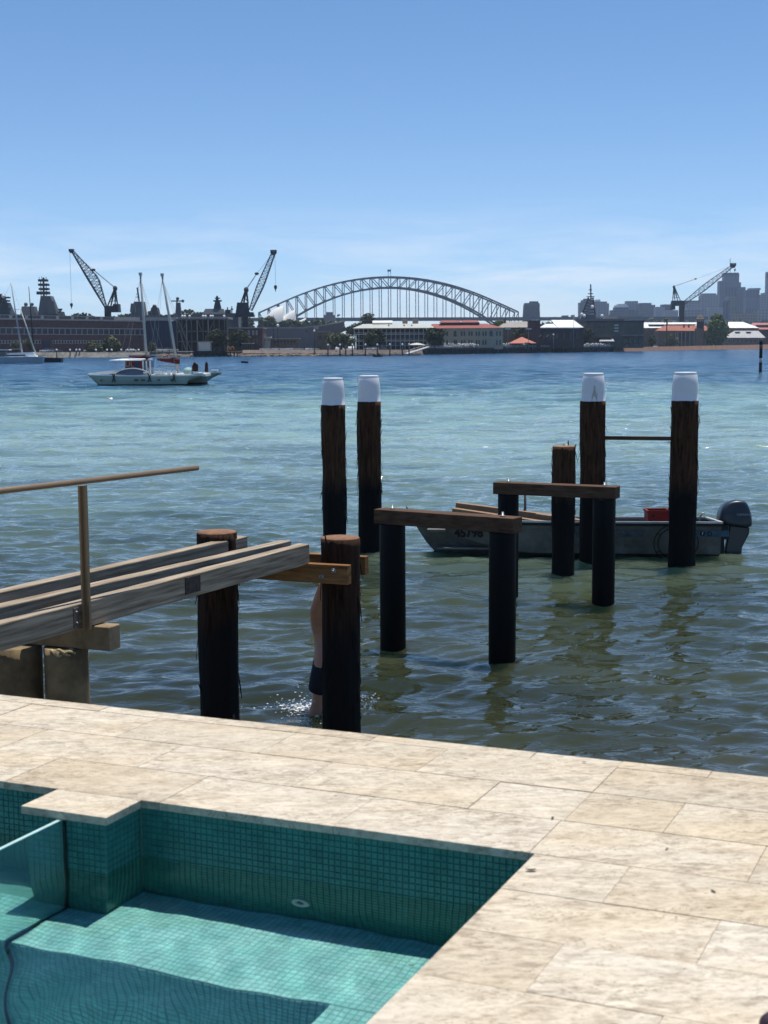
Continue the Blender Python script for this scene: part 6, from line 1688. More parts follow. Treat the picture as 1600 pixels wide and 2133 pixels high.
# ------------------------------------------------------------------ trees
def leaf_mat(name, lo, hi, scale=0.5):
    m = M(name, lo, 0.8, 0.0, scale, c2=hi, spec=0.2, detail=3)
    return m
LG = leaf_mat('olive_foliage', (0.065, 0.075, 0.036), (0.17, 0.17, 0.09))
LD = leaf_mat('dark_foliage', (0.030, 0.040, 0.020), (0.095, 0.105, 0.050))
LF = leaf_mat('fig_foliage', (0.050, 0.085, 0.020), (0.17, 0.21, 0.06))
LH = leaf_mat('hill_foliage', (0.040, 0.052, 0.028), (0.12, 0.135, 0.07), 0.1)
TRK = M('tree_trunk', (0.055, 0.042, 0.032), 0.9, 0.3, 1.5)
def crown_mb(c, rx, ry, rz, lobes, n, leaf, seed):
    r = np.random.RandomState(seed)
    L_ = []
    for i in range(lobes):
        d = r.normal(size=3); d /= np.linalg.norm(d); q = r.rand() ** 0.5 * 0.66
        L_.append((np.array([d[0] * rx * q, d[1] * ry * q, d[2] * rz * q]), 0.28 + 0.26 * r.rand()))
    k = r.randint(0, lobes, n)
    cen = np.array([L_[i][0] for i in k]); sz = np.array([L_[i][1] for i in k])
    d = r.normal(size=(n, 3)); d /= np.linalg.norm(d, axis=1)[:, None]
    rad = (0.55 + 0.45 * r.rand(n) ** 0.5)
    p = cen + d * (rad * sz)[:, None] * np.array([rx, ry, rz])
    p[:, 2] = np.maximum(p[:, 2], -rz * 0.98)
    a_ = r.normal(size=(n, 3)); a_ /= np.linalg.norm(a_, axis=1)[:, None]
    b_ = np.cross(a_, d + r.normal(size=(n, 3)) * 0.5); b_ /= np.linalg.norm(b_, axis=1)[:, None] + 1e-9
    s_ = leaf * (0.6 + 0.8 * r.rand(n))[:, None]
    v_ = np.stack([p - a_ * s_ - b_ * s_ * 0.6, p + a_ * s_ - b_ * s_ * 0.6, p + a_ * s_ + b_ * s_ * 0.6, p - a_ * s_ + b_ * s_ * 0.6], 1).reshape(-1, 3) + np.array(c)
    mb = MB(); mb.v = [tuple(x) for x in v_]; mb.f = [(4 * i, 4 * i + 1, 4 * i + 2, 4 * i + 3) for i in range(n)]; mb.sm = [False] * n
    return mb
def tree(name, label, px0, px1, yt, yb, D, mat, n=1300, lobes=16, trunk_to=None, seed=1, group=None, leaf=None):
    m = (px0 + px1) / 2; rx = (fx(px1, D) - fx(px0, D)) / 2; zt, zb = fz(m, yt, D), fz(m, yb, D); rz = (zt - zb) / 2
    x = fx(m, D); zg_ = min(GZ, zb)
    t = thing(name, label, 'tree' if 'tree' in name or 'palm' in name or 'fig' in name else 'bush', (x, D + rx * 0.4, zg_), 0, group)
    crown_mb((x, D + rx * 0.4, (zt + zb) / 2), rx, rx * 0.8, rz, lobes + 6, int(n * 1.7), leaf or rx / 13, seed).build('crown', mat, t)
    tr = MB().tube([(x, D + rx * 0.4, zg_ - 0.2), (x + rx * 0.05, D + rx * 0.4, zb + rz * 0.5), (x, D + rx * 0.4, zb + rz * 1.2)], [max(0.25, rx * 0.07), max(0.2, rx * 0.05), 0.1], 8)
    for a_ in (0.4, 2.2, 4.1, 5.3): tr.tube([(x, D + rx * 0.4, zb + rz * 0.3), (x + math.cos(a_) * rx * 0.5, D + rx * 0.4 + math.sin(a_) * rx * 0.4, zb + rz * (1.0 + 0.2 * math.sin(a_ * 3)))], [rx * 0.04 + 0.05, 0.06], 6)
    tr.build('trunk', TRK, t)
G = 'trees along the far waterfront'
tree('waterside_tree', 'wide olive waterside tree in front of the warehouse, left half of the clump', 172, 216, 706, 742, 556, LG, 1700, 22, seed=1, group=G)
tree('waterside_tree', 'tall olive waterside tree in front of the warehouse, right half of the clump', 205, 258, 700, 741, 560, LG, 1900, 22, seed=2, group=G)
tree('waterside_tree', 'small olive tree behind the moored yacht', 18, 42, 709, 731, 560, LG, 800, 12, seed=3, group=G)
tree('waterside_tree', 'rounded olive tree beneath the yacht forestay', 44, 72, 701, 732, 564, LG, 1000, 14, seed=4, group=G)
tree('waterside_tree', 'narrow olive tree below the ketch main mast', 304, 326, 712, 738, 560, LG, 900, 12, seed=5, group=G)
tree('waterside_tree', 'dark tree in front of the open steel building', 424, 474, 684, 728, 590, LD, 1700, 20, seed=6, group=G)
tree('waterside_tree', 'dark spreading tree in front of the brick store', 466, 522, 686, 726, 585, LD, 1700, 20, seed=7, group=G)
tree('waterside_tree', 'bushy olive tree left of the verandah building', 678, 742, 692, 728, 600, LG, 1900, 22, seed=8, group=G)
tree('waterside_tree', 'dark tree hiding the left of the verandah building', 752, 804, 682, 725, 625, LD, 1800, 20, seed=9, group=G)
tree('waterside_tree', 'dark tree between the verandah building and the sandstone building', 879, 932, 676, 724, 630, LD, 1800, 20, seed=10, group=G)
tree('waterside_tree', 'dark tree between the sandstone building and the brick tower', 1064, 1102, 682, 722, 705, LD, 1400, 16, seed=11, group=G)
tree('waterside_tree', 'dark ragged tree at the left end of the flat-roofed block', 1204, 1236, 674, 722, 790, LD, 1300, 16, seed=12, group=G)
tree('waterside_tree', 'low grey-green tree in front of the terracotta-roofed house', 1384, 1418, 697, 722, 1110, LG, 900, 12, seed=13, group=G)
tree('waterside_tree', 'low dark tree beside the flat-roofed block', 1346, 1372, 694, 722, 1000, LD, 900, 12, seed=14, group=G)
tree('waterside_tree', 'light green tree top behind the sandstone building', 1022, 1062, 666, 690, 800, LF, 900, 12, seed=15, group=G)
tree('fig_tree', 'large bright green fig tree right of the cupola tower', 1466, 1528, 651, 722, 1140, LF, 3000, 26, seed=16, leaf=0.9)
tree('hill_tree', 'dark tree rising behind the verandah building roof', 744, 792, 653, 700, 900, LD, 1600, 16, seed=17, group='trees on the rise behind the far shore')
tree('hill_tree', 'dark tree left of the pale verandah roof, lower on the rise', 718, 760, 672, 704, 880, LD, 1300, 14, seed=18, group='trees on the rise behind the far shore')
# far wooded rises that read as one mass
def wood(pts, D, seed, lf):
    mb = MB()
    for i, (px0, px1, yt, yb) in enumerate(pts):
        m = (px0 + px1) / 2; rx = (fx(px1, D) - fx(px0, D)) / 2; zt, zb = fz(m, yt, D), fz(m, yb, D)
        q = crown_mb((fx(m, D), D + rx, (zt + zb) / 2), rx, rx * 0.6, (zt - zb) / 2, 14, 900, lf, seed + i)
        mb.add(q.v, q.f)
    o = mb.build('distant_woodland', LH); o['kind'] = 'stuff'; tag(o, 'dark wooded rises behind the dockyard and below the bridge', 'woodland')
wood([(120, 175, 651, 690), (150, 205, 652, 690), (195, 262, 652, 690), (240, 275, 648, 690), (300, 345, 646, 690), (345, 420, 646, 690), (385, 440, 650, 690), (470, 540, 655, 700), (530, 580, 656, 700), (548, 640, 663, 700), (590, 660, 666, 705), (630, 690, 663, 705), (670, 720, 668, 700), (1090, 1210, 670, 700)], 1150, 40, 1.5)
wood([(1340 + i * 22, 1375 + i * 22, 664 + (i * 7) % 9, 700) for i in range(13)] , 2600, 80, 3.5)
# palm
D = 1100
t = thing('palm_tree', 'dark palm standing over the terracotta roof left of the crane leg', 'palm', (fx(1389, D), D, GZ))
MB().tube([(fx(1389, D), D, GZ - 0.2), (fx(1388.5, D), D, fz(1388, 675, D)), (fx(1388, D), D, fz(1388, 667, D))], [0.55, 0.42, 0.4], 8).build('trunk', TRK, t)
mb = MB(); c = at_y(1388, 667, D); rr0 = random.Random(4)
for i in range(26):
    a_ = i * 2.4; el = rr0.uniform(-0.5, 1.1); l = rr0.uniform(3.4, 4.8); d_ = Vector((math.cos(a_) * math.cos(el), math.sin(a_) * math.cos(el), math.sin(el)))
    p = [c + d_ * (l * k / 5) - UPV * (0.16 * (k * l / 5) ** 2 * 0.5) for k in range(6)]
    s_ = Vector((-math.sin(a_), math.cos(a_), 0)); vs = []
    for k, q in enumerate(p): w = (0.5, 0.62, 0.6, 0.5, 0.32, 0.05)[k]; vs += [q - s_ * w - UPV * w * 0.5, q, q + s_ * w - UPV * w * 0.5]
    mb.add(vs, [(k * 3 + j, k * 3 + j + 1, k * 3 + j + 4, k * 3 + j + 3) for k in range(5) for j in range(2)])
mb.build('fronds', LD, t)

# ------------------------------------------------------------------ water's edge on the far side
STONE = M('pinkish_sea_wall_stone', (0.24, 0.185, 0.15), 0.9, 0.3, 0.4)
ROCK = M('shore_rock', (0.16, 0.13, 0.10), 0.95, 0.45, 0.9)
def strip(px0, px1, ytop, ybot, off, mat, name, label, cat, th=1.2, step=20, z1=None):
    mb = MB(); n = max(2, int((px1 - px0) / step))
    vs = []
    for i in range(n + 1):
        px = px0 + (px1 - px0) * i / n; D = shore_D(px) + off; x = fx(px, D)
        za, zb = fz(px, ybot(px), D), fz(px, ytop(px), D)
        vs += [(x, D - (zb - za) * 0.8, za), (x, D, zb), (x, D + th, zb), (x, D + th, za)]
    fs = [(i * 4 + k, (i + 1) * 4 + k, (i + 1) * 4 + (k + 1) % 4, i * 4 + (k + 1) % 4) for i in range(n) for k in range(4)] + [(0, 1, 2, 3), (n * 4 + 3, n * 4 + 2, n * 4 + 1, n * 4)]
    mb.add(vs, fs)
    return solo(mb, name, mat, label, cat)
strip(505, 880, lambda p: 729.0 - (p - 505) * 0.002, lambda p: 736, -0.9, STONE, 'harbour_wall', 'pinkish stone harbour wall behind the pontoon and white-topped posts', 'wall')
strip(70, 310, lambda p: 734, lambda p: 746, -0.9, M('weathered_sea_wall', (0.26, 0.24, 0.20), 0.9, 0.4, 0.5), 'harbour_wall', 'pale weathered harbour wall in front of the warehouse', 'wall')
strip(1279, 2000, lambda p: 723.8 - (p - 1279) * 0.0195, lambda p: 736 - (p - 1279) * 0.02, -0.9, M('orange_sandstone_wall', (0.33, 0.175, 0.10), 0.9, 0.25, 0.3), 'harbour_wall', 'long low orange sandstone harbour wall right of the wharf', 'wall')
rk = MB(); r_ = random.Random(77)
for i in range(900):
    px = r_.uniform(480, 880) if i < 650 else r_.uniform(325, 470)
    D = shore_D(px) - r_.uniform(1.0, 3.6); s_ = r_.uniform(0.35, 0.95)
    rk.blob((fx(px, D), D, 0.95 - (shore_D(px) - D) * 0.3 + r_.uniform(-0.2, 0.3)), (s_ * 1.3, s_, s_ * 0.7), 5, 4)
o = rk.build('shore_rocks', ROCK); o['kind'] = 'stuff'; tag(o, 'tumbled rocks along the foot of the far harbour wall', 'rocks')
# timber wharf
WHD = M('wharf_dark_timber', (0.028, 0.030, 0.032), 0.8, 0.3, 0.5)
def wharf(px0, px1, label, ydeck, bay, off):
    t = thing('wharf', label, 'wharf', (fx((px0 + px1) / 2, shore_D((px0 + px1) / 2)), shore_D((px0 + px1) / 2) - off, 0))
    pa = Vector((fx(px0, shore_D(px0) - off), shore_D(px0) - off, 0)); pb = Vector((fx(px1, shore_D(px1) - off), shore_D(px1) - off, 0)); d = (pb - pa).normalized(); n = Vector((-d.y, d.x, 0))
    z = fz(px0, ydeck, pa.y)
    MB().hexa([pa + UPV * (z - 0.7), pb + UPV * (z - 0.7), pb + n * off * 1.3 + UPV * (z - 0.7), pa + n * off * 1.3 + UPV * (z - 0.7)], [pa + UPV * z, pb + UPV * z, pb + n * off * 1.3 + UPV * z, pa + n * off * 1.3 + UPV * z]).build('deck', WHD, t)
    L_ = (pb - pa).length; k = int(L_ / bay)
    pm = MB().lathe([(0.28, -1.0), (0.28, z - 0.75)], (0, 0, 0), 8).mesh('pile', WHD)
    for i in range(k + 1):
        link('pile', pm, t, pa + d * (L_ * i / k) + n * 0.5 - wloc(t))
    MB().hexa([pa + n * 1.6, pb + n * 1.6, pb + n * 2.0, pa + n * 2.0], [pa + n * 1.6 + UPV * (z - 0.75), pb + n * 1.6 + UPV * (z - 0.75), pb + n * 2.0 + UPV * (z - 0.75), pa + n * 2.0 + UPV * (z - 0.75)]).build('fender_wall', WHD, t)
    return t, pa, pb, d, n, z
t, wa, wb, wd, wnm, wz = wharf(890, 1280, 'long dark timber wharf with a pale railing, centre right', 725.5, 4.0, 7.0)
LW_ = (wb - wa).length
rl = MB()
for hh in (0.5, 1.05): rl.beam(wa + wnm * 0.3 + UPV * (wz + hh), wb + wnm * 0.3 + UPV * (wz + hh), 0.09)
for i in range(int(LW_ / 3)): 
    q = wa + wd * (i * 3.0) + wnm * 0.3; rl.beam(q + UPV * wz, q + UPV * (wz + 1.05), 0.08)
rl.build('railing', WFRAME, t)
wharf(402, 472, 'short dark timber wharf below the white corrugated shed', 731, 2.2, 5.0)
# umbrellas on the wharf
UM = M('cream_canvas', (0.55, 0.52, 0.46), 0.85, 0.08, 1)
for i, (px, lb) in enumerate(((985, 'leftmost cream umbrella'), (1000, 'second cream umbrella'), (1016, 'third cream umbrella'), (1030, 'fourth cream umbrella'), (868, 'wide cream umbrella'))):
    D = shore_D(px) + (2 if px > 900 else 8); t = thing('cafe_umbrella', lb + (' on the wharf before the sandstone building' if px > 900 else ' on the quay before the verandah building'), 'umbrella', (fx(px, D), D, GZ), 0, 'umbrellas by the wharf')
    s_ = 1.0 if px > 900 else 2.0
    MB().lathe([(1.9 * s_, 2.1), (1.9 * s_, 2.2), (1.0 * s_, 2.75), (0.1, 3.1)], (fx(px, D), D, GZ), 8, False).build('canopy', UM, t)
    MB().tube([(fx(px, D), D, GZ), (fx(px, D), D, GZ + 2.3)], 0.06, 6).build('pole', GREYW, t)
# crowd of tables and people too small to tell apart on the wharf
cr_ = MB(); r_ = random.Random(3)
for i in range(620):
    px = r_.uniform(925, 1276); D = shore_D(px) - 5 + r_.uniform(0, 8); x = fx(px, D); s_ = r_.uniform(0.25, 0.6)
    cr_.blob((x, D, wz + r_.uniform(0.3, 1.7)), (s_ * 0.8, s_, s_ * 1.4), 5, 4)
o = cr_.build('wharf_crowd', M('mixed_pale_cloth', (0.20, 0.19, 0.18), 0.8, 0.0, 2.0, c2=(0.75, 0.73, 0.70))); o['kind'] = 'stuff'; tag(o, 'distant huddle of tables and visitors along the wharf railing', 'crowd')
# pontoon with white-topped posts and gangway
D = 546
t = thing('floating_pontoon', 'low floating pontoon in front of the harbour wall', 'pontoon', (fx(770, D), D - 8, 0))
MB().box(fx(668, D), fx(872, D), D - 9, D - 6, -0.2, 0.45).build('deck', WHD, t)
MB().box(fx(668, D), fx(872, D), D - 9.2, D - 9.02, 0.1, 0.35).build('fender', GREYW, t)
for i, px in enumerate((581, 655, 683, 708, 720, 734, 761, 786, 812, 838, 852)):
    D = 534 if px > 660 else 545; hh = 4.0 if px > 660 else 3.2
    t = thing('mooring_post', '%s of the dark posts standing along the harbour wall and pontoon, from the left' % ['first', 'second', 'third', 'fourth', 'fifth', 'sixth', 'seventh', 'eighth', 'ninth', 'tenth', 'eleventh'][i], 'post', (fx(px, D), D, 0), 0, 'posts along the pontoon')
    MB().lathe([(0.24, -1), (0.24, hh)], (fx(px, D), D, 0), 8).build('shaft', WHD, t)
    if px not in (581, 655, 720): MB().lathe([(0.36, hh - 0.1), (0.36, hh + 0.35), (0.15, hh + 0.6)], (fx(px, D), D, 0), 8).build('cap', WHITE, t)
ga, gb = at_y(846, 737, 540), at_y(892, 722.5, 600)
t = thing('gangway', 'sloping white gangway from the pontoon up to the wharf', 'gangway', ga)
MB().beam(ga, gb, 1.4, 0.25).build('ramp', WFRAME, t)
mb = MB()
for s_ in (-0.7, 0.7):
    o_ = Vector((0, s_, 0)); mb.beam(ga + o_ + UPV * 1.1, gb + o_ + UPV * 1.1, 0.1)
    for k in range(9): q = ga + (gb - ga) * (k / 8) + o_; mb.beam(q, q + UPV * 1.1, 0.08)
mb.build('handrail', WFRAME, t)
# lamp posts and flagpoles
for i, (px, yt, D, lb, kind) in enumerate(((570, 657, 600, 'tall dark bare pole before the grey ship hull', 0), (579, 679, 605, 'lamp post with a bright round lamp before the grey ship hull', 1), (655, 690, 600, 'slim lamp post at the bow of the grey ship', 1), (898, 692, 640, 'slim pale lamp post before the dark tree by the sandstone building', 1), (1058, 686, 690, 'lamp post with a flat white head left of the pavilion', 2), (1101, 686, 695, 'lamp post with a flat white head right of the pavilion', 2), (1153, 698, 705, 'lamp post with a bent arm before the brick hall', 1), (1195, 656, 715, 'tall pale flagpole before the white-roofed brick hall', 0), (909, 700, 645, 'short pale lamp post beside the gangway top', 1), (1325, 697, 830, 'slim pole before the dark flat-roofed block', 0))):
    t = thing('lamp_post' if kind else 'flagpole', lb, 'lamp post' if kind else 'pole', (fx(px, D), D, GZ)); zt_ = fz(px, yt, D)
    MB().tube([(fx(px, D), D, GZ), (fx(px, D), D, zt_)], [0.16, 0.10], 6).build('pole', WHD if px < 660 else GREYW, t)
    if kind == 1: MB().blob((fx(px, D), D, zt_ + 0.2), 0.45 if px != 579 else 0.6, 8, 6).build('lamp', WHITE, t)
    if kind == 2: MB().box(fx(px - 6, D), fx(px + 6, D), D - 0.5, D + 0.5, zt_, zt_ + 0.45).build('lamp_head', WHITE, t)
    if kind == 0: MB().blob((fx(px, D), D, zt_), 0.16, 6, 4).build('finial', GREYW, t)
for i, px in enumerate((117, 145, 158, 165, 199, 222, 232, 252, 265, 272, 277, 288)):
    D = 548; t = thing('promenade_lamp', '%s of the small globe lamps along the quay before the warehouse, from the left' % ['first', 'second', 'third', 'fourth', 'fifth', 'sixth', 'seventh', 'eighth', 'ninth', 'tenth', 'eleventh', 'twelfth'][i], 'lamp', (fx(px, D), D, 0), 0, 'globe lamps on the quay')
    zt_ = fz(px, 729, D); MB().lathe([(0.22, -0.5), (0.2, zt_ - 0.3)], (fx(px, D), D, 0), 7).build('post', WHD, t); MB().blob((fx(px, D), D, zt_), 0.42, 8, 6).build('globe', WHITE, t)
# parked cars
def car_proto(name, colr):
    mt = M(name + '_paint', colr, 0.25, 0.03, 1, spec=0.5, coat=0.7)
    t = thing('parked_car', 'x', 'car', (0, 0, -50))
    b = MB().prism([(-2.2, 0.30), (2.2, 0.30), (2.25, 0.62), (2.1, 0.85), (1.2, 0.95), (-2.1, 0.98), (-2.25, 0.7)], -0.88, 0.88); bevel(b.build('body', mt, t, local=True, fix=True), 0.07)
    g = MB().hexa([(-1.9, -0.80, 0.985), (1.15, -0.80, 0.965), (1.15, 0.80, 0.965), (-1.9, 0.80, 0.985)], [(-1.5, -0.62, 1.42), (0.45, -0.62, 1.42), (0.45, 0.62, 1.42), (-1.5, 0.62, 1.42)]); g.build('window', GLASSD, t, local=True)
    MB().box(-1.5, 0.45, -0.63, 0.63, 1.425, 1.48).build('roof', mt, t, local=True)
    for sx in (-1.35, 1.38):
        for sy in (-0.80, 0.80):
            w = MB(); ring(w, Vector((sx, sy - 0.1, 0.32)), Vector((0.0001, 1, 0)), 0.02, 0.32, 0.2, 12); w.build('wheel', BLK, t, local=True, fix=True)
    return t
protos = [car_proto('white_car', (0.75, 0.75, 0.74)), car_proto('silver_car', (0.38, 0.40, 0.42)), car_proto('dark_car', (0.025, 0.028, 0.035))]
spots = [(551, 0, 598), (563, 1, 600), (576, 0, 597), (586, 1, 600), (598, 0, 596), (609, 0, 598), (621, 1, 596), (634, 2, 598), (645, 0, 597), (656, 1, 599), (330, 0, 566), (345, 0, 570), (360, 1, 568), (93, 0, 562), (107, 1, 562), (118, 2, 563), (768, 1, 612), (782, 0, 613), (798, 2, 613), (1303, 0, 838), (1366, 0, 930), (1456, 1, 1090), (1472, 0, 1095), (1490, 2, 1100), (1534, 2, 1190), (185, 0, 566), (272, 0, 566)]
near = {551: 'beside the white hut', 330: 'below the blue shed', 93: 'left of the blue warehouse door', 768: 'before the verandah building', 1303: 'before the dark flat-roofed block', 1366: 'above the orange harbour wall', 1456: 'before the terracotta-roofed house', 1534: 'before the grey-roofed boathouse', 185: 'left of the waterside clump', 272: 'right of the waterside clump'}
used = set(); cn = ('white', 'silver', 'dark'); place_ = ''; cnt = {}
for px, k, D in spots:
    place_ = near.get(px, place_); key = (place_, k); cnt[key] = cnt.get(key, 0) + 1
    o = copy_tree(protos[k]) if k in used else protos[k]; used.add(k)
    o.location = (fx(px, D), D, GZ); o.rotation_euler = (0, 0, (0.1, 3.3, 1.0)[(px // 3) % 3])
    o['label'] = '%s car parked %s%s' % (cn[k], place_, '' if cnt[key] == 1 else ', %s %s one from the left' % (['', '', 'second', 'third', 'fourth', 'fifth'][cnt[key]], cn[k])); o['group'] = 'cars parked on the far quay'
# orange work float and small things on the water
D = 536
t = thing('work_float', 'small orange framed work float at the dark timber wharf', 'float', (fx(480, D), D, 0))
OR = M('orange_frame', (0.55, 0.27, 0.06), 0.6, 0.1, 1)
mb = MB().box(fx(470, D), fx(496, D), D - 1, D + 1, 1.9, 2.15); mb.build('deck', OR, t)
mb = MB()
for px in (473, 480, 488, 494): mb.beam((fx(px, D), D - 0.9, -0.5), (fx(px, D), D - 0.9, 1.9), 0.4)
mb.build('leg', WHD, t)
mb = MB()
for px in (476, 484): c = at_y(px, 726, D); mb.tube([c + Vector((-0.55, 0, -0.4)), c + Vector((-0.5, 0, 0.4)), c + Vector((0, 0, 0.75)), c + Vector((0.5, 0, 0.4)), c + Vector((0.55, 0, -0.4))], 0.14, 6)
mb.build('hoop', OR, t)
D = 470
c = at_y(787, 742, D)
t = thing('small_motorboat', 'tiny dark motorboat on the water before the pontoon', 'boat', (c.x, D, 0))
def little_hull(L_, B_, H_, n=10):
    mb = MB(); vs = []
    for i in range(n + 1):
        s_ = i / n; hb = B_ * (1 - (1 - min(1, s_ / 0.5)) ** 2) + 0.02; sh_ = H_ * (1.25 - 0.3 * s_)
        vs += [(s_ * L_ - L_ / 2, -hb, sh_), (s_ * L_ - L_ / 2, -hb * 0.7, -0.1), (s_ * L_ - L_ / 2, hb * 0.7, -0.1), (s_ * L_ - L_ / 2, hb, sh_)]
    mb.add(vs, [(i * 4 + k, (i + 1) * 4 + k, (i + 1) * 4 + (k + 1) % 4, i * 4 + (k + 1) % 4) for i in range(n) for k in range(4)] + [(0, 1, 2, 3), (n * 4 + 3, n * 4 + 2, n * 4 + 1, n * 4)])
    return mb
little_hull(3.2, 0.8, 0.55).build('hull', BLK, t, local=True, fix=True)
MB().box(-0.2, 0.9, -0.5, 0.5, 0.6, 1.1).blob((0.2, 0, 1.2), 0.3).build('cabin', BROWN, t, local=True)
D = 430
for px, py, s_, lb in ((510, 755, 1.0, 'small dark dinghy adrift left of the near capped piles'),):
    c = at_y(px, py, 300); t = thing('small_dinghy', lb, 'boat', (c.x, 300, 0)); little_hull(1.6, 0.4, 0.35).build('hull', BLK, t, local=True, fix=True); MB().box(-0.4, 0.5, -0.3, 0.3, 0.25, 0.3).build('thwart', BROWN, t, local=True)
# channel marker
c = on_z(1584, 775, 0); D = c.y
t = thing('channel_marker', 'black and white channel marker post standing in the water at the right', 'marker', (c.x, D, 0))
r = 3.4 / FPX * D; z1 = fz(1584, 716, D)
zm0, zm1 = fz(1584, 755, D), fz(1584, 746, D)
MB().lathe([(r, -1.5), (r, zm0)], (c.x, D, 0), 12).lathe([(r, zm1), (r, z1)], (c.x, D, 0), 12).build('post', BLK, t)
MB().lathe([(r * 1.02, zm0 + 0.002), (r * 1.02, zm1 - 0.002)], (c.x, D, 0), 12).build('white_band', M('marker_white', (0.5, 0.5, 0.5), 0.6, 0.1, 3), t)
MB().lathe([(r * 0.3, z1 + 0.002), (r * 1.3, z1 + 0.05), (r * 0.6, z1 + 0.35), (0.02, z1 + 0.6)], (c.x, D, 0), 10).build('top_mark', BLK, t)

# ------------------------------------------------------------------ two-masted catamaran
D = 121.0
S_ = D / FPX
def kx(px): return fx(px, D) - fx(322, D)
def kz(py): return fz(322, py, D)
k = thing('catamaran_ketch', 'two-masted white catamaran with maroon sail covers at anchor', 'sailing boat', (fx(322, D), D, 0))
HULLW = M('cream_hull_paint', (0.34, 0.36, 0.30), 0.45, 0.08, 0.6, coat=0.3)
DECKW = M('white_deck_paint', (0.74, 0.75, 0.72), 0.5, 0.05, 1)
MAR = M('maroon_canvas', (0.060, 0.008, 0.010), 0.8, 0.15, 2)
ANTI = M('dark_antifoul', (0.012, 0.018, 0.022), 0.6, 0.2, 2)
def cat_hull(px_b, px_s, dy, ybow, yst, rake):
    mb = MB(); bo = MB(); n = 22; vs = []; vb = []
    for i in range(n + 1):
        s_ = i / n; px = px_b + (px_s - px_b) * s_; x = kx(px)
        hb = 0.75 * (1 - abs(2 * s_ - 0.95) ** 3.2 * 0.98) + 0.03
        zt_ = kz(ybow + (yst - ybow) * min(1, s_ / 0.35) ** 0.6) if s_ < 0.35 else kz(yst + 0.5 * math.sin((s_ - 0.35) * 4))
        xb = x + (1 - min(1, s_ / 0.12)) * 0.85 - max(0, (s_ - 0.86) / 0.14) * rake
        vs += [(x, dy - hb, zt_), (x * 0.5 + xb * 0.5, dy - hb * 0.95, zt_ * 0.5 + 0.1), (xb, dy - hb * 0.8, 0.14), (xb, dy + hb * 0.8, 0.14), (x * 0.5 + xb * 0.5, dy + hb * 0.95, zt_ * 0.5 + 0.1), (x, dy + hb, zt_)]
        vb += [(xb, dy - hb * 0.81, 0.139), (xb, dy - hb * 0.5, -0.5), (xb, dy + hb * 0.5, -0.5), (xb, dy + hb * 0.81, 0.139)]
    mb.add(vs, [(i * 6 + q, (i + 1) * 6 + q, (i + 1) * 6 + (q + 1) % 6, i * 6 + (q + 1) % 6) for i in range(n) for q in range(6)] + [tuple(range(6)), tuple(n * 6 + q for q in range(5, -1, -1))], False)
    bo.add(vb, [(i * 4 + q, (i + 1) * 4 + q, (i + 1) * 4 + (q + 1) % 4, i * 4 + (q + 1) % 4) for i in range(n) for q in range(4)] + [(0, 1, 2, 3), tuple(n * 4 + q for q in (3, 2, 1, 0))], False)
    h = mb.build('hull', HULLW, k, local=True, fix=True); bo.build('antifouling', ANTI, h, local=True, fix=True)
    rl_ = MB()
    for i in range(n):
        rl_.beam((vs[i * 6][0], vs[i * 6][1] - 0.01, vs[i * 6][2] + 0.03), (vs[i * 6 + 6][0], vs[i * 6 + 6][1] - 0.01, vs[i * 6 + 6][2] + 0.03), 0.10, 0.09)
    rl_.build('toe_rail', DECKW, h, local=True)
    return h
h1 = cat_hull(191, 428, -2.2, 779, 782, 1.7)
h2 = cat_hull(214, 456, 2.6, 778, 778, 1.7)
MB().box(kx(243), kx(432), -1.7, 2.1, 0.75, 0.95).build('bridge_deck', DECKW, k, local=True)
# bowsprit beams
MB().beam((kx(193), -2.1, kz(778)), (kx(252), -1.2, kz(771)), 0.14).beam((kx(193), -2.2, kz(778)), (kx(250), -2.2, kz(775)), 0.12).build('bow_rail', WHITE, k, local=True)
# cabin trunk: long low curve
mb = MB(); n = 14; vs = []
for i in range(n + 1):
    s_ = i / n; px = 248 + s_ * 66; zt_ = kz(776 - 9 * math.sin(math.pi * min(1, s_ * 1.0)) ** 0.7); x = kx(px)
    vs += [(x, -2.0, 0.9), (x, -1.75, zt_), (x, 1.75, zt_), (x, 2.0, 0.9)]
mb.add(vs, [(i * 4 + q, (i + 1) * 4 + q, (i + 1) * 4 + (q + 1) % 4, i * 4 + (q + 1) % 4) for i in range(n) for q in range(4)] + [(0, 1, 2, 3), tuple(n * 4 + q for q in (3, 2, 1, 0))])
cb = mb.build('cabin', M('shadow_blue_cabin', (0.09, 0.11, 0.16), 0.4, 0.1, 1), k, local=True, fix=True)
mb = MB()
for i in range(n):
    mb.beam((vs[i * 4 + 1][0], -1.8, vs[i * 4 + 1][2] + 0.03), (vs[i * 4 + 5][0], -1.8, vs[i * 4 + 5][2] + 0.03), 0.16, 0.08)
mb.build('coaming', DECKW, cb, local=True)
# wheelhouse with red side panel, letters, white roof
wz0, wz1 = kz(768), kz(750)
wb_ = MB().box(kx(264), kx(314), -0.9, 1.3, 0.95, wz1 - 0.05); wo = wb_.build('wheelhouse', M('wheelhouse_navy', (0.03, 0.06, 0.13), 0.5, 0.15, 1), k, local=True)
MB().box(kx(263.5), kx(283), -0.98, -0.905, wz0, wz1 - 0.06).box(kx(292), kx(299), -0.98, -0.905, wz0, wz1 - 0.06).build('red_panel', M('brown_red_panel', (0.16, 0.035, 0.025), 0.7, 0.1, 2), wo, local=True)
lm = text_mesh('UL', 0.62, M('pale_orange_letters', (0.50, 0.32, 0.26), 0.7, 0.05, 3), 0.01); lm.transform(Matrix.Translation((kx(272.5), -0.995, (wz0 + wz1) / 2 + 0.02)) @ Matrix.Rotation(math.radians(90), 4, 'X')); link('lettering', lm, wo)
mb = MB()
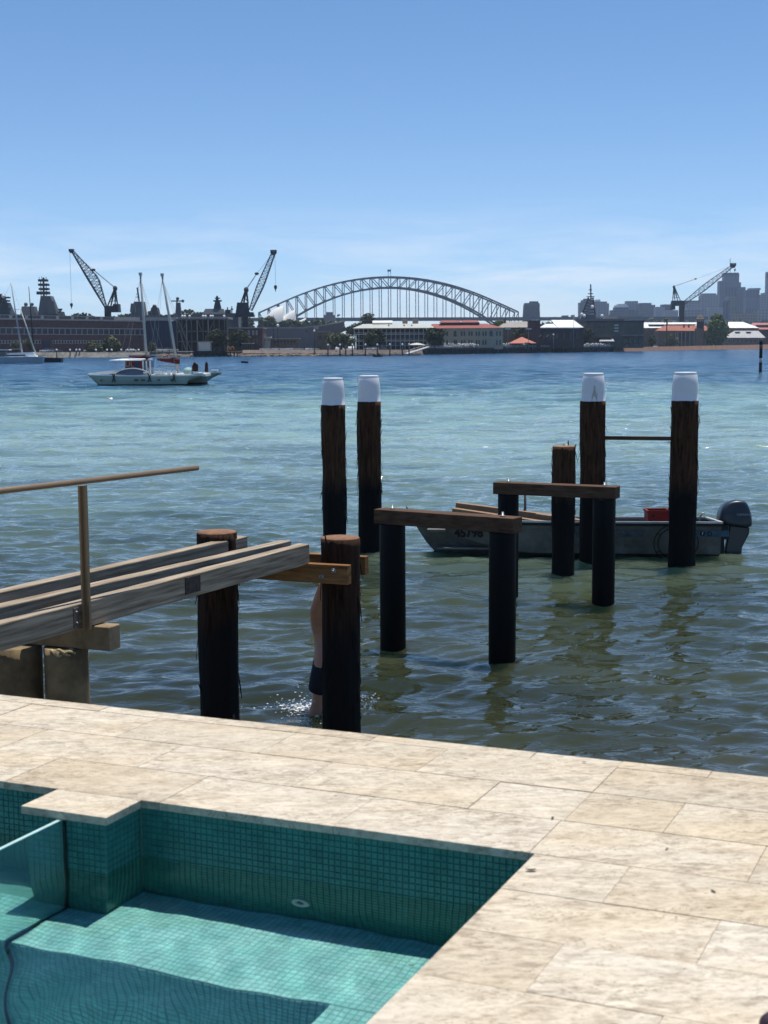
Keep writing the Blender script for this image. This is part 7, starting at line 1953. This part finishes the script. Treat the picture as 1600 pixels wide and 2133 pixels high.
for px in (300.5, 307.5, 315): mb.box(kx(px) - 0.06, kx(px) + 0.06, -0.99, -0.905, 0.9, wz1 - 0.05)
mb.build('mullion', WHITE, wo, local=True)
MB().box(kx(302), kx(306), -0.96, -0.905, kz(761), kz(752)).box(kx(309), kx(313), -0.96, -0.905, kz(761), kz(752)).build('window', GLASSD, wo, local=True)
MB().hexa([(kx(232), -1.3, kz(751)), (kx(296), -1.3, kz(751)), (kx(310), 1.6, kz(750)), (kx(246), 1.6, kz(750))], [(kx(232), -1.3, kz(749.4)), (kx(296), -1.3, kz(749.6)), (kx(310), 1.6, kz(747)), (kx(246), 1.6, kz(747))]).build('awning', WHITE, k, local=True)
# furled sails under maroon covers
def sail_cover(px0, px1, y0, y1, w, end):
    mb = MB(); n = 10; vs = []; m = 10
    for i in range(n + 1):
        s_ = i / n; px = px0 + (px1 - px0) * s_; zt_ = kz(y0); zb = kz(y0 + (y1 - y0) * (0.45 + 0.55 * s_ if end > 0 else 1 - 0.55 * s_)); c_ = (zt_ + zb) / 2; hh = (zt_ - zb) / 2 * (0.75 if i in (0, n) else 1)
        for q in range(m): a_ = 2 * math.pi * q / m; vs.append((kx(px), w * math.cos(a_), c_ + hh * math.sin(a_)))
    mb.add(vs, [(i * m + q, (i + 1) * m + q, (i + 1) * m + (q + 1) % m, i * m + (q + 1) % m) for i in range(n) for q in range(m)] + [tuple(range(m)), tuple(n * m + q for q in range(m - 1, -1, -1))], True)
    mb.build('sail_cover', MAR, k, local=True, fix=True)
sail_cover(268, 311, 740.5, 748, 0.32, 1)
sail_cover(328, 373, 745, 760, 0.30, 1)
# masts with stays
ALM = M('painted_mast', (0.36, 0.36, 0.35), 0.45, 0.08, 1)
for (bx, by, tx, ty, lb) in ((306, 770, 296, 573, 0), (370, 768, 341, 575, 1)):
    p = Vector((kx(bx), 0, kz(by))); q = Vector((kx(tx), 0, kz(ty)))
    m_ = MB().tube([p - UPV * 0.4, p + (q - p) * 0.5, q], [0.115, 0.105, 0.085], 10).box(q.x - 0.13, q.x + 0.13, -0.13, 0.13, q.z - 0.02, q.z + 0.22).build('mast', ALM, k, local=True)
    st = MB()
    for ex_, ey_ in ((-2.4, -2.0), (1.6, -2.0), (1.6, 2.2), (-2.4, 2.2), (0.1, -2.1)): st.beam(q - UPV * 0.3, (p.x + ex_, ey_, 1.0), 0.014)
    st.build('stay', STEEL, m_, local=True)
MB().beam((kx(232), 0.0, kz(740.8)), (kx(328), 0.0, kz(739.5)), 0.10).beam((kx(327), 0, kz(762)), (kx(372), 0, kz(764)), 0.1).build('boom', ALM, k, local=True)
mb = MB()
for (xa, xb, yy) in ((316, 372, 766), (316, 372, 769.5), (318, 428, 774)): mb.beam((kx(xa), -2.6, kz(yy)), (kx(xb), -2.6, kz(yy)), 0.05)
for px in range(318, 430, 11): mb.beam((kx(px), -2.6, kz(782)), (kx(px), -2.6, kz(768 if px < 374 else 774)), 0.045)
mb.build('guard_rail', WHITE, k, local=True)
for j, (px, py, w_, h_) in enumerate(((334, 776, 12, 6), (356, 776, 5, 7), (368, 776, 5, 7), (308, 776, 7, 5), (344, 777, 4, 4))):
    MB().box(kx(px - w_ / 2), kx(px + w_ / 2), -1.9, -1.2, 0.96, kz(py - h_ / 2)).build('deck_locker', WHITE, k, local=True)
# teal-covered dinghy on deck
mb = MB().blob((kx(390), 0.3, kz(774)), (kx(401) - kx(390), 0.9, 0.36), 12, 8); mb.build('deck_dinghy', M('pale_teal_canvas', (0.22, 0.36, 0.35), 0.7, 0.15, 2), k, local=True)
# maroon folded dodgers at the stern
for px0, px1, yt, yb, dy in ((402, 416, 755, 779, -1.6), (420, 427, 754, 776, 1.5)):
    w_ = kx(px1) - kx(px0); x0 = kx(px0)
    MB().prism([(x0, kz(yb)), (x0 + w_ * 0.95, kz(yb + 1)), (x0 + w_, kz(yt + 8)), (x0 + w_ * 0.95, kz(yt + 4)), (x0 + w_ * 0.45, kz(yt)), (x0 + w_ * 0.15, kz(yt + 7))], dy, dy + 0.35).build('folded_dodger', M('dark_maroon_canvas', (0.022, 0.007, 0.007), 0.8, 0.2, 2), k, local=True, fix=True)
MB().box(kx(408), kx(428), -2.7, -1.6, kz(779), kz(776)).build('stern_seat', WHITE, k, local=True)
MB().box(kx(432), kx(445), 2.0, 3.0, kz(775), kz(772)).build('stern_seat', WHITE, k, local=True)
for px, w_ in ((222, 1.6), (294, 8), (308, 8), (340, 4), (366, 4)):
    MB().box(kx(px - w_ / 2), kx(px + w_ / 2), -3.04, -2.7, kz(791.5), kz(788.5)).build('porthole', GLASSD, h1, local=True)
for px in (248, 321, 371):
    mb = MB(); c = Vector((kx(px), -3.02, kz(789))); mb.beam(c + Vector((-0.12, 0, -0.2)), c + Vector((0.12, 0, 0.45)), 0.07); mb.beam(c + Vector((0.14, 0, -0.2)), c + Vector((-0.08, 0, 0.5)), 0.07); mb.build('hanging_rope', BLK, h1, local=True)

# ------------------------------------------------------------------ yacht at the left border
D = 320.0
def yx(px): return fx(px, D) - fx(40, D)
def yz(py): return fz(40, py, D)
y_ = thing('moored_yacht', 'white sloop moored in front of the warehouse at the left border', 'sailing boat', (fx(40, D), D, 0))
mb = MB(); n = 14; vs = []
for i in range(n + 1):
    s_ = i / n; px = -70 + 160 * s_; hb = 1.7 * (1 - abs(1.6 * s_ - 0.7) ** 2.6 * 0.75) ; hb = max(hb, 0.25)
    vs += [(yx(px), -hb, yz(744 + 0 * s_)), (yx(px - 2 * s_), -hb * 0.8, 0.05), (yx(px - 2 * s_), hb * 0.8, 0.05), (yx(px), hb, yz(744))]
mb.add(vs, [(i * 4 + q, (i + 1) * 4 + q, (i + 1) * 4 + (q + 1) % 4, i * 4 + (q + 1) % 4) for i in range(n) for q in range(4)] + [(0, 1, 2, 3), tuple(n * 4 + q for q in (3, 2, 1, 0))])
yh = mb.build('hull', M('pale_blue_grey_hull', (0.36, 0.40, 0.44), 0.35, 0.05, 0.5, coat=0.3), y_, local=True, fix=True)
MB().box(yx(-70), yx(92), -1.75, 1.75, yz(744), yz(743)).build('deck', DECKW, y_, local=True)
MB().hexa([(yx(12), -1.2, yz(743)), (yx(76), -1.0, yz(743)), (yx(76), 1.0, yz(743)), (yx(12), 1.2, yz(743))], [(yx(15), -1.0, yz(736)), (yx(70), -0.8, yz(733.5)), (yx(70), 0.8, yz(733.5)), (yx(15), 1.0, yz(736))]).build('coachroof', WHITE, y_, local=True)
MB().box(yx(14), yx(54), -1.25, -1.21, yz(742), yz(739)).build('window', GLASSD, y_, local=True)
MB().box(yx(-40), yx(20), -1.3, 1.3, yz(729.5), yz(727.5)).build('bimini', WHITE, y_, local=True)
mb = MB()
for px in (-30, -10, 15): mb.beam((yx(px), -1.2, yz(743)), (yx(px), -1.2, yz(729)), 0.08)
mb.build('bimini_frame', STEEL, y_, local=True)
p, q = Vector((yx(45), 0, yz(735))), Vector((yx(27), 0, yz(589)))
ms = MB().tube([p, (p + q) / 2, q], [0.16, 0.15, 0.11], 10).build('mast', ALM, y_, local=True)
for s_ in (0.36, 0.62): c = p + (q - p) * s_; MB().beam(c + Vector((-0.7, -0.7, 0)), c + Vector((0.7, 0.7, 0)), 0.13).build('spreader', WHITE, ms, local=True)
mb = MB().beam(q, (yx(76), 0, yz(742)), 0.02); mb.beam(q, (yx(-50), 0, yz(743)), 0.03); mb.beam(q, (yx(45), -1.3, yz(743)), 0.03); mb.beam(q, (yx(45), 1.3, yz(743)), 0.03); mb.build('stay', STEEL, ms, local=True)
fa, fb = Vector((yx(75), -0.1, yz(741))), Vector((yx(44), -0.1, yz(642))); MB().tube([fa, fb], [0.17, 0.12], 8).build('furled_jib', M('grey_white_sailcloth', (0.5, 0.5, 0.48), 0.8, 0.1, 1), y_, local=True)
MB().beam((yx(22), 0, yz(727)), (yx(44), 0, yz(727)), 0.12).build('boom', ALM, y_, local=True)
D = 345.0
t = thing('dark_mast_boat', 'dark-hulled boat with a black mast behind the white sloop', 'sailing boat', (fx(90, D), D, 0))
mb = little_hull(9, 1.2, 1.1); mb.build('hull', ANTI, t, local=True, fix=True)
a_, b_ = at_y(71, 738, D), at_y(60, 597, D); MB().tube([a_ , (a_ + b_) / 2, b_], [0.15, 0.14, 0.08], 8).build('mast', BLK, t)
MB().box(-3, 0, -0.6, 0.6, 1.0, 1.6).build('cabin', BLK, t, local=True)

# ------------------------------------------------------------------ harbour air
hz = MB().box(-5200, 5200, -40, 6000, -2.2, 176)
hm_ = bpy.data.materials.new('haze'); hm_.use_nodes = True
for n in list(hm_.node_tree.nodes): hm_.node_tree.nodes.remove(n)
ho = hm_.node_tree.nodes.new('ShaderNodeOutputMaterial'); hv = hm_.node_tree.nodes.new('ShaderNodeVolumePrincipled')
hv.inputs['Color'].default_value = (0.60, 0.77, 1.0, 1); hv.inputs['Density'].default_value = 0.000070; hv.inputs['Anisotropy'].default_value = 0.2
hm_.node_tree.links.new(hv.outputs[0], ho.inputs['Volume'])
o = hz.build('haze', hm_); o['kind'] = 'stuff'
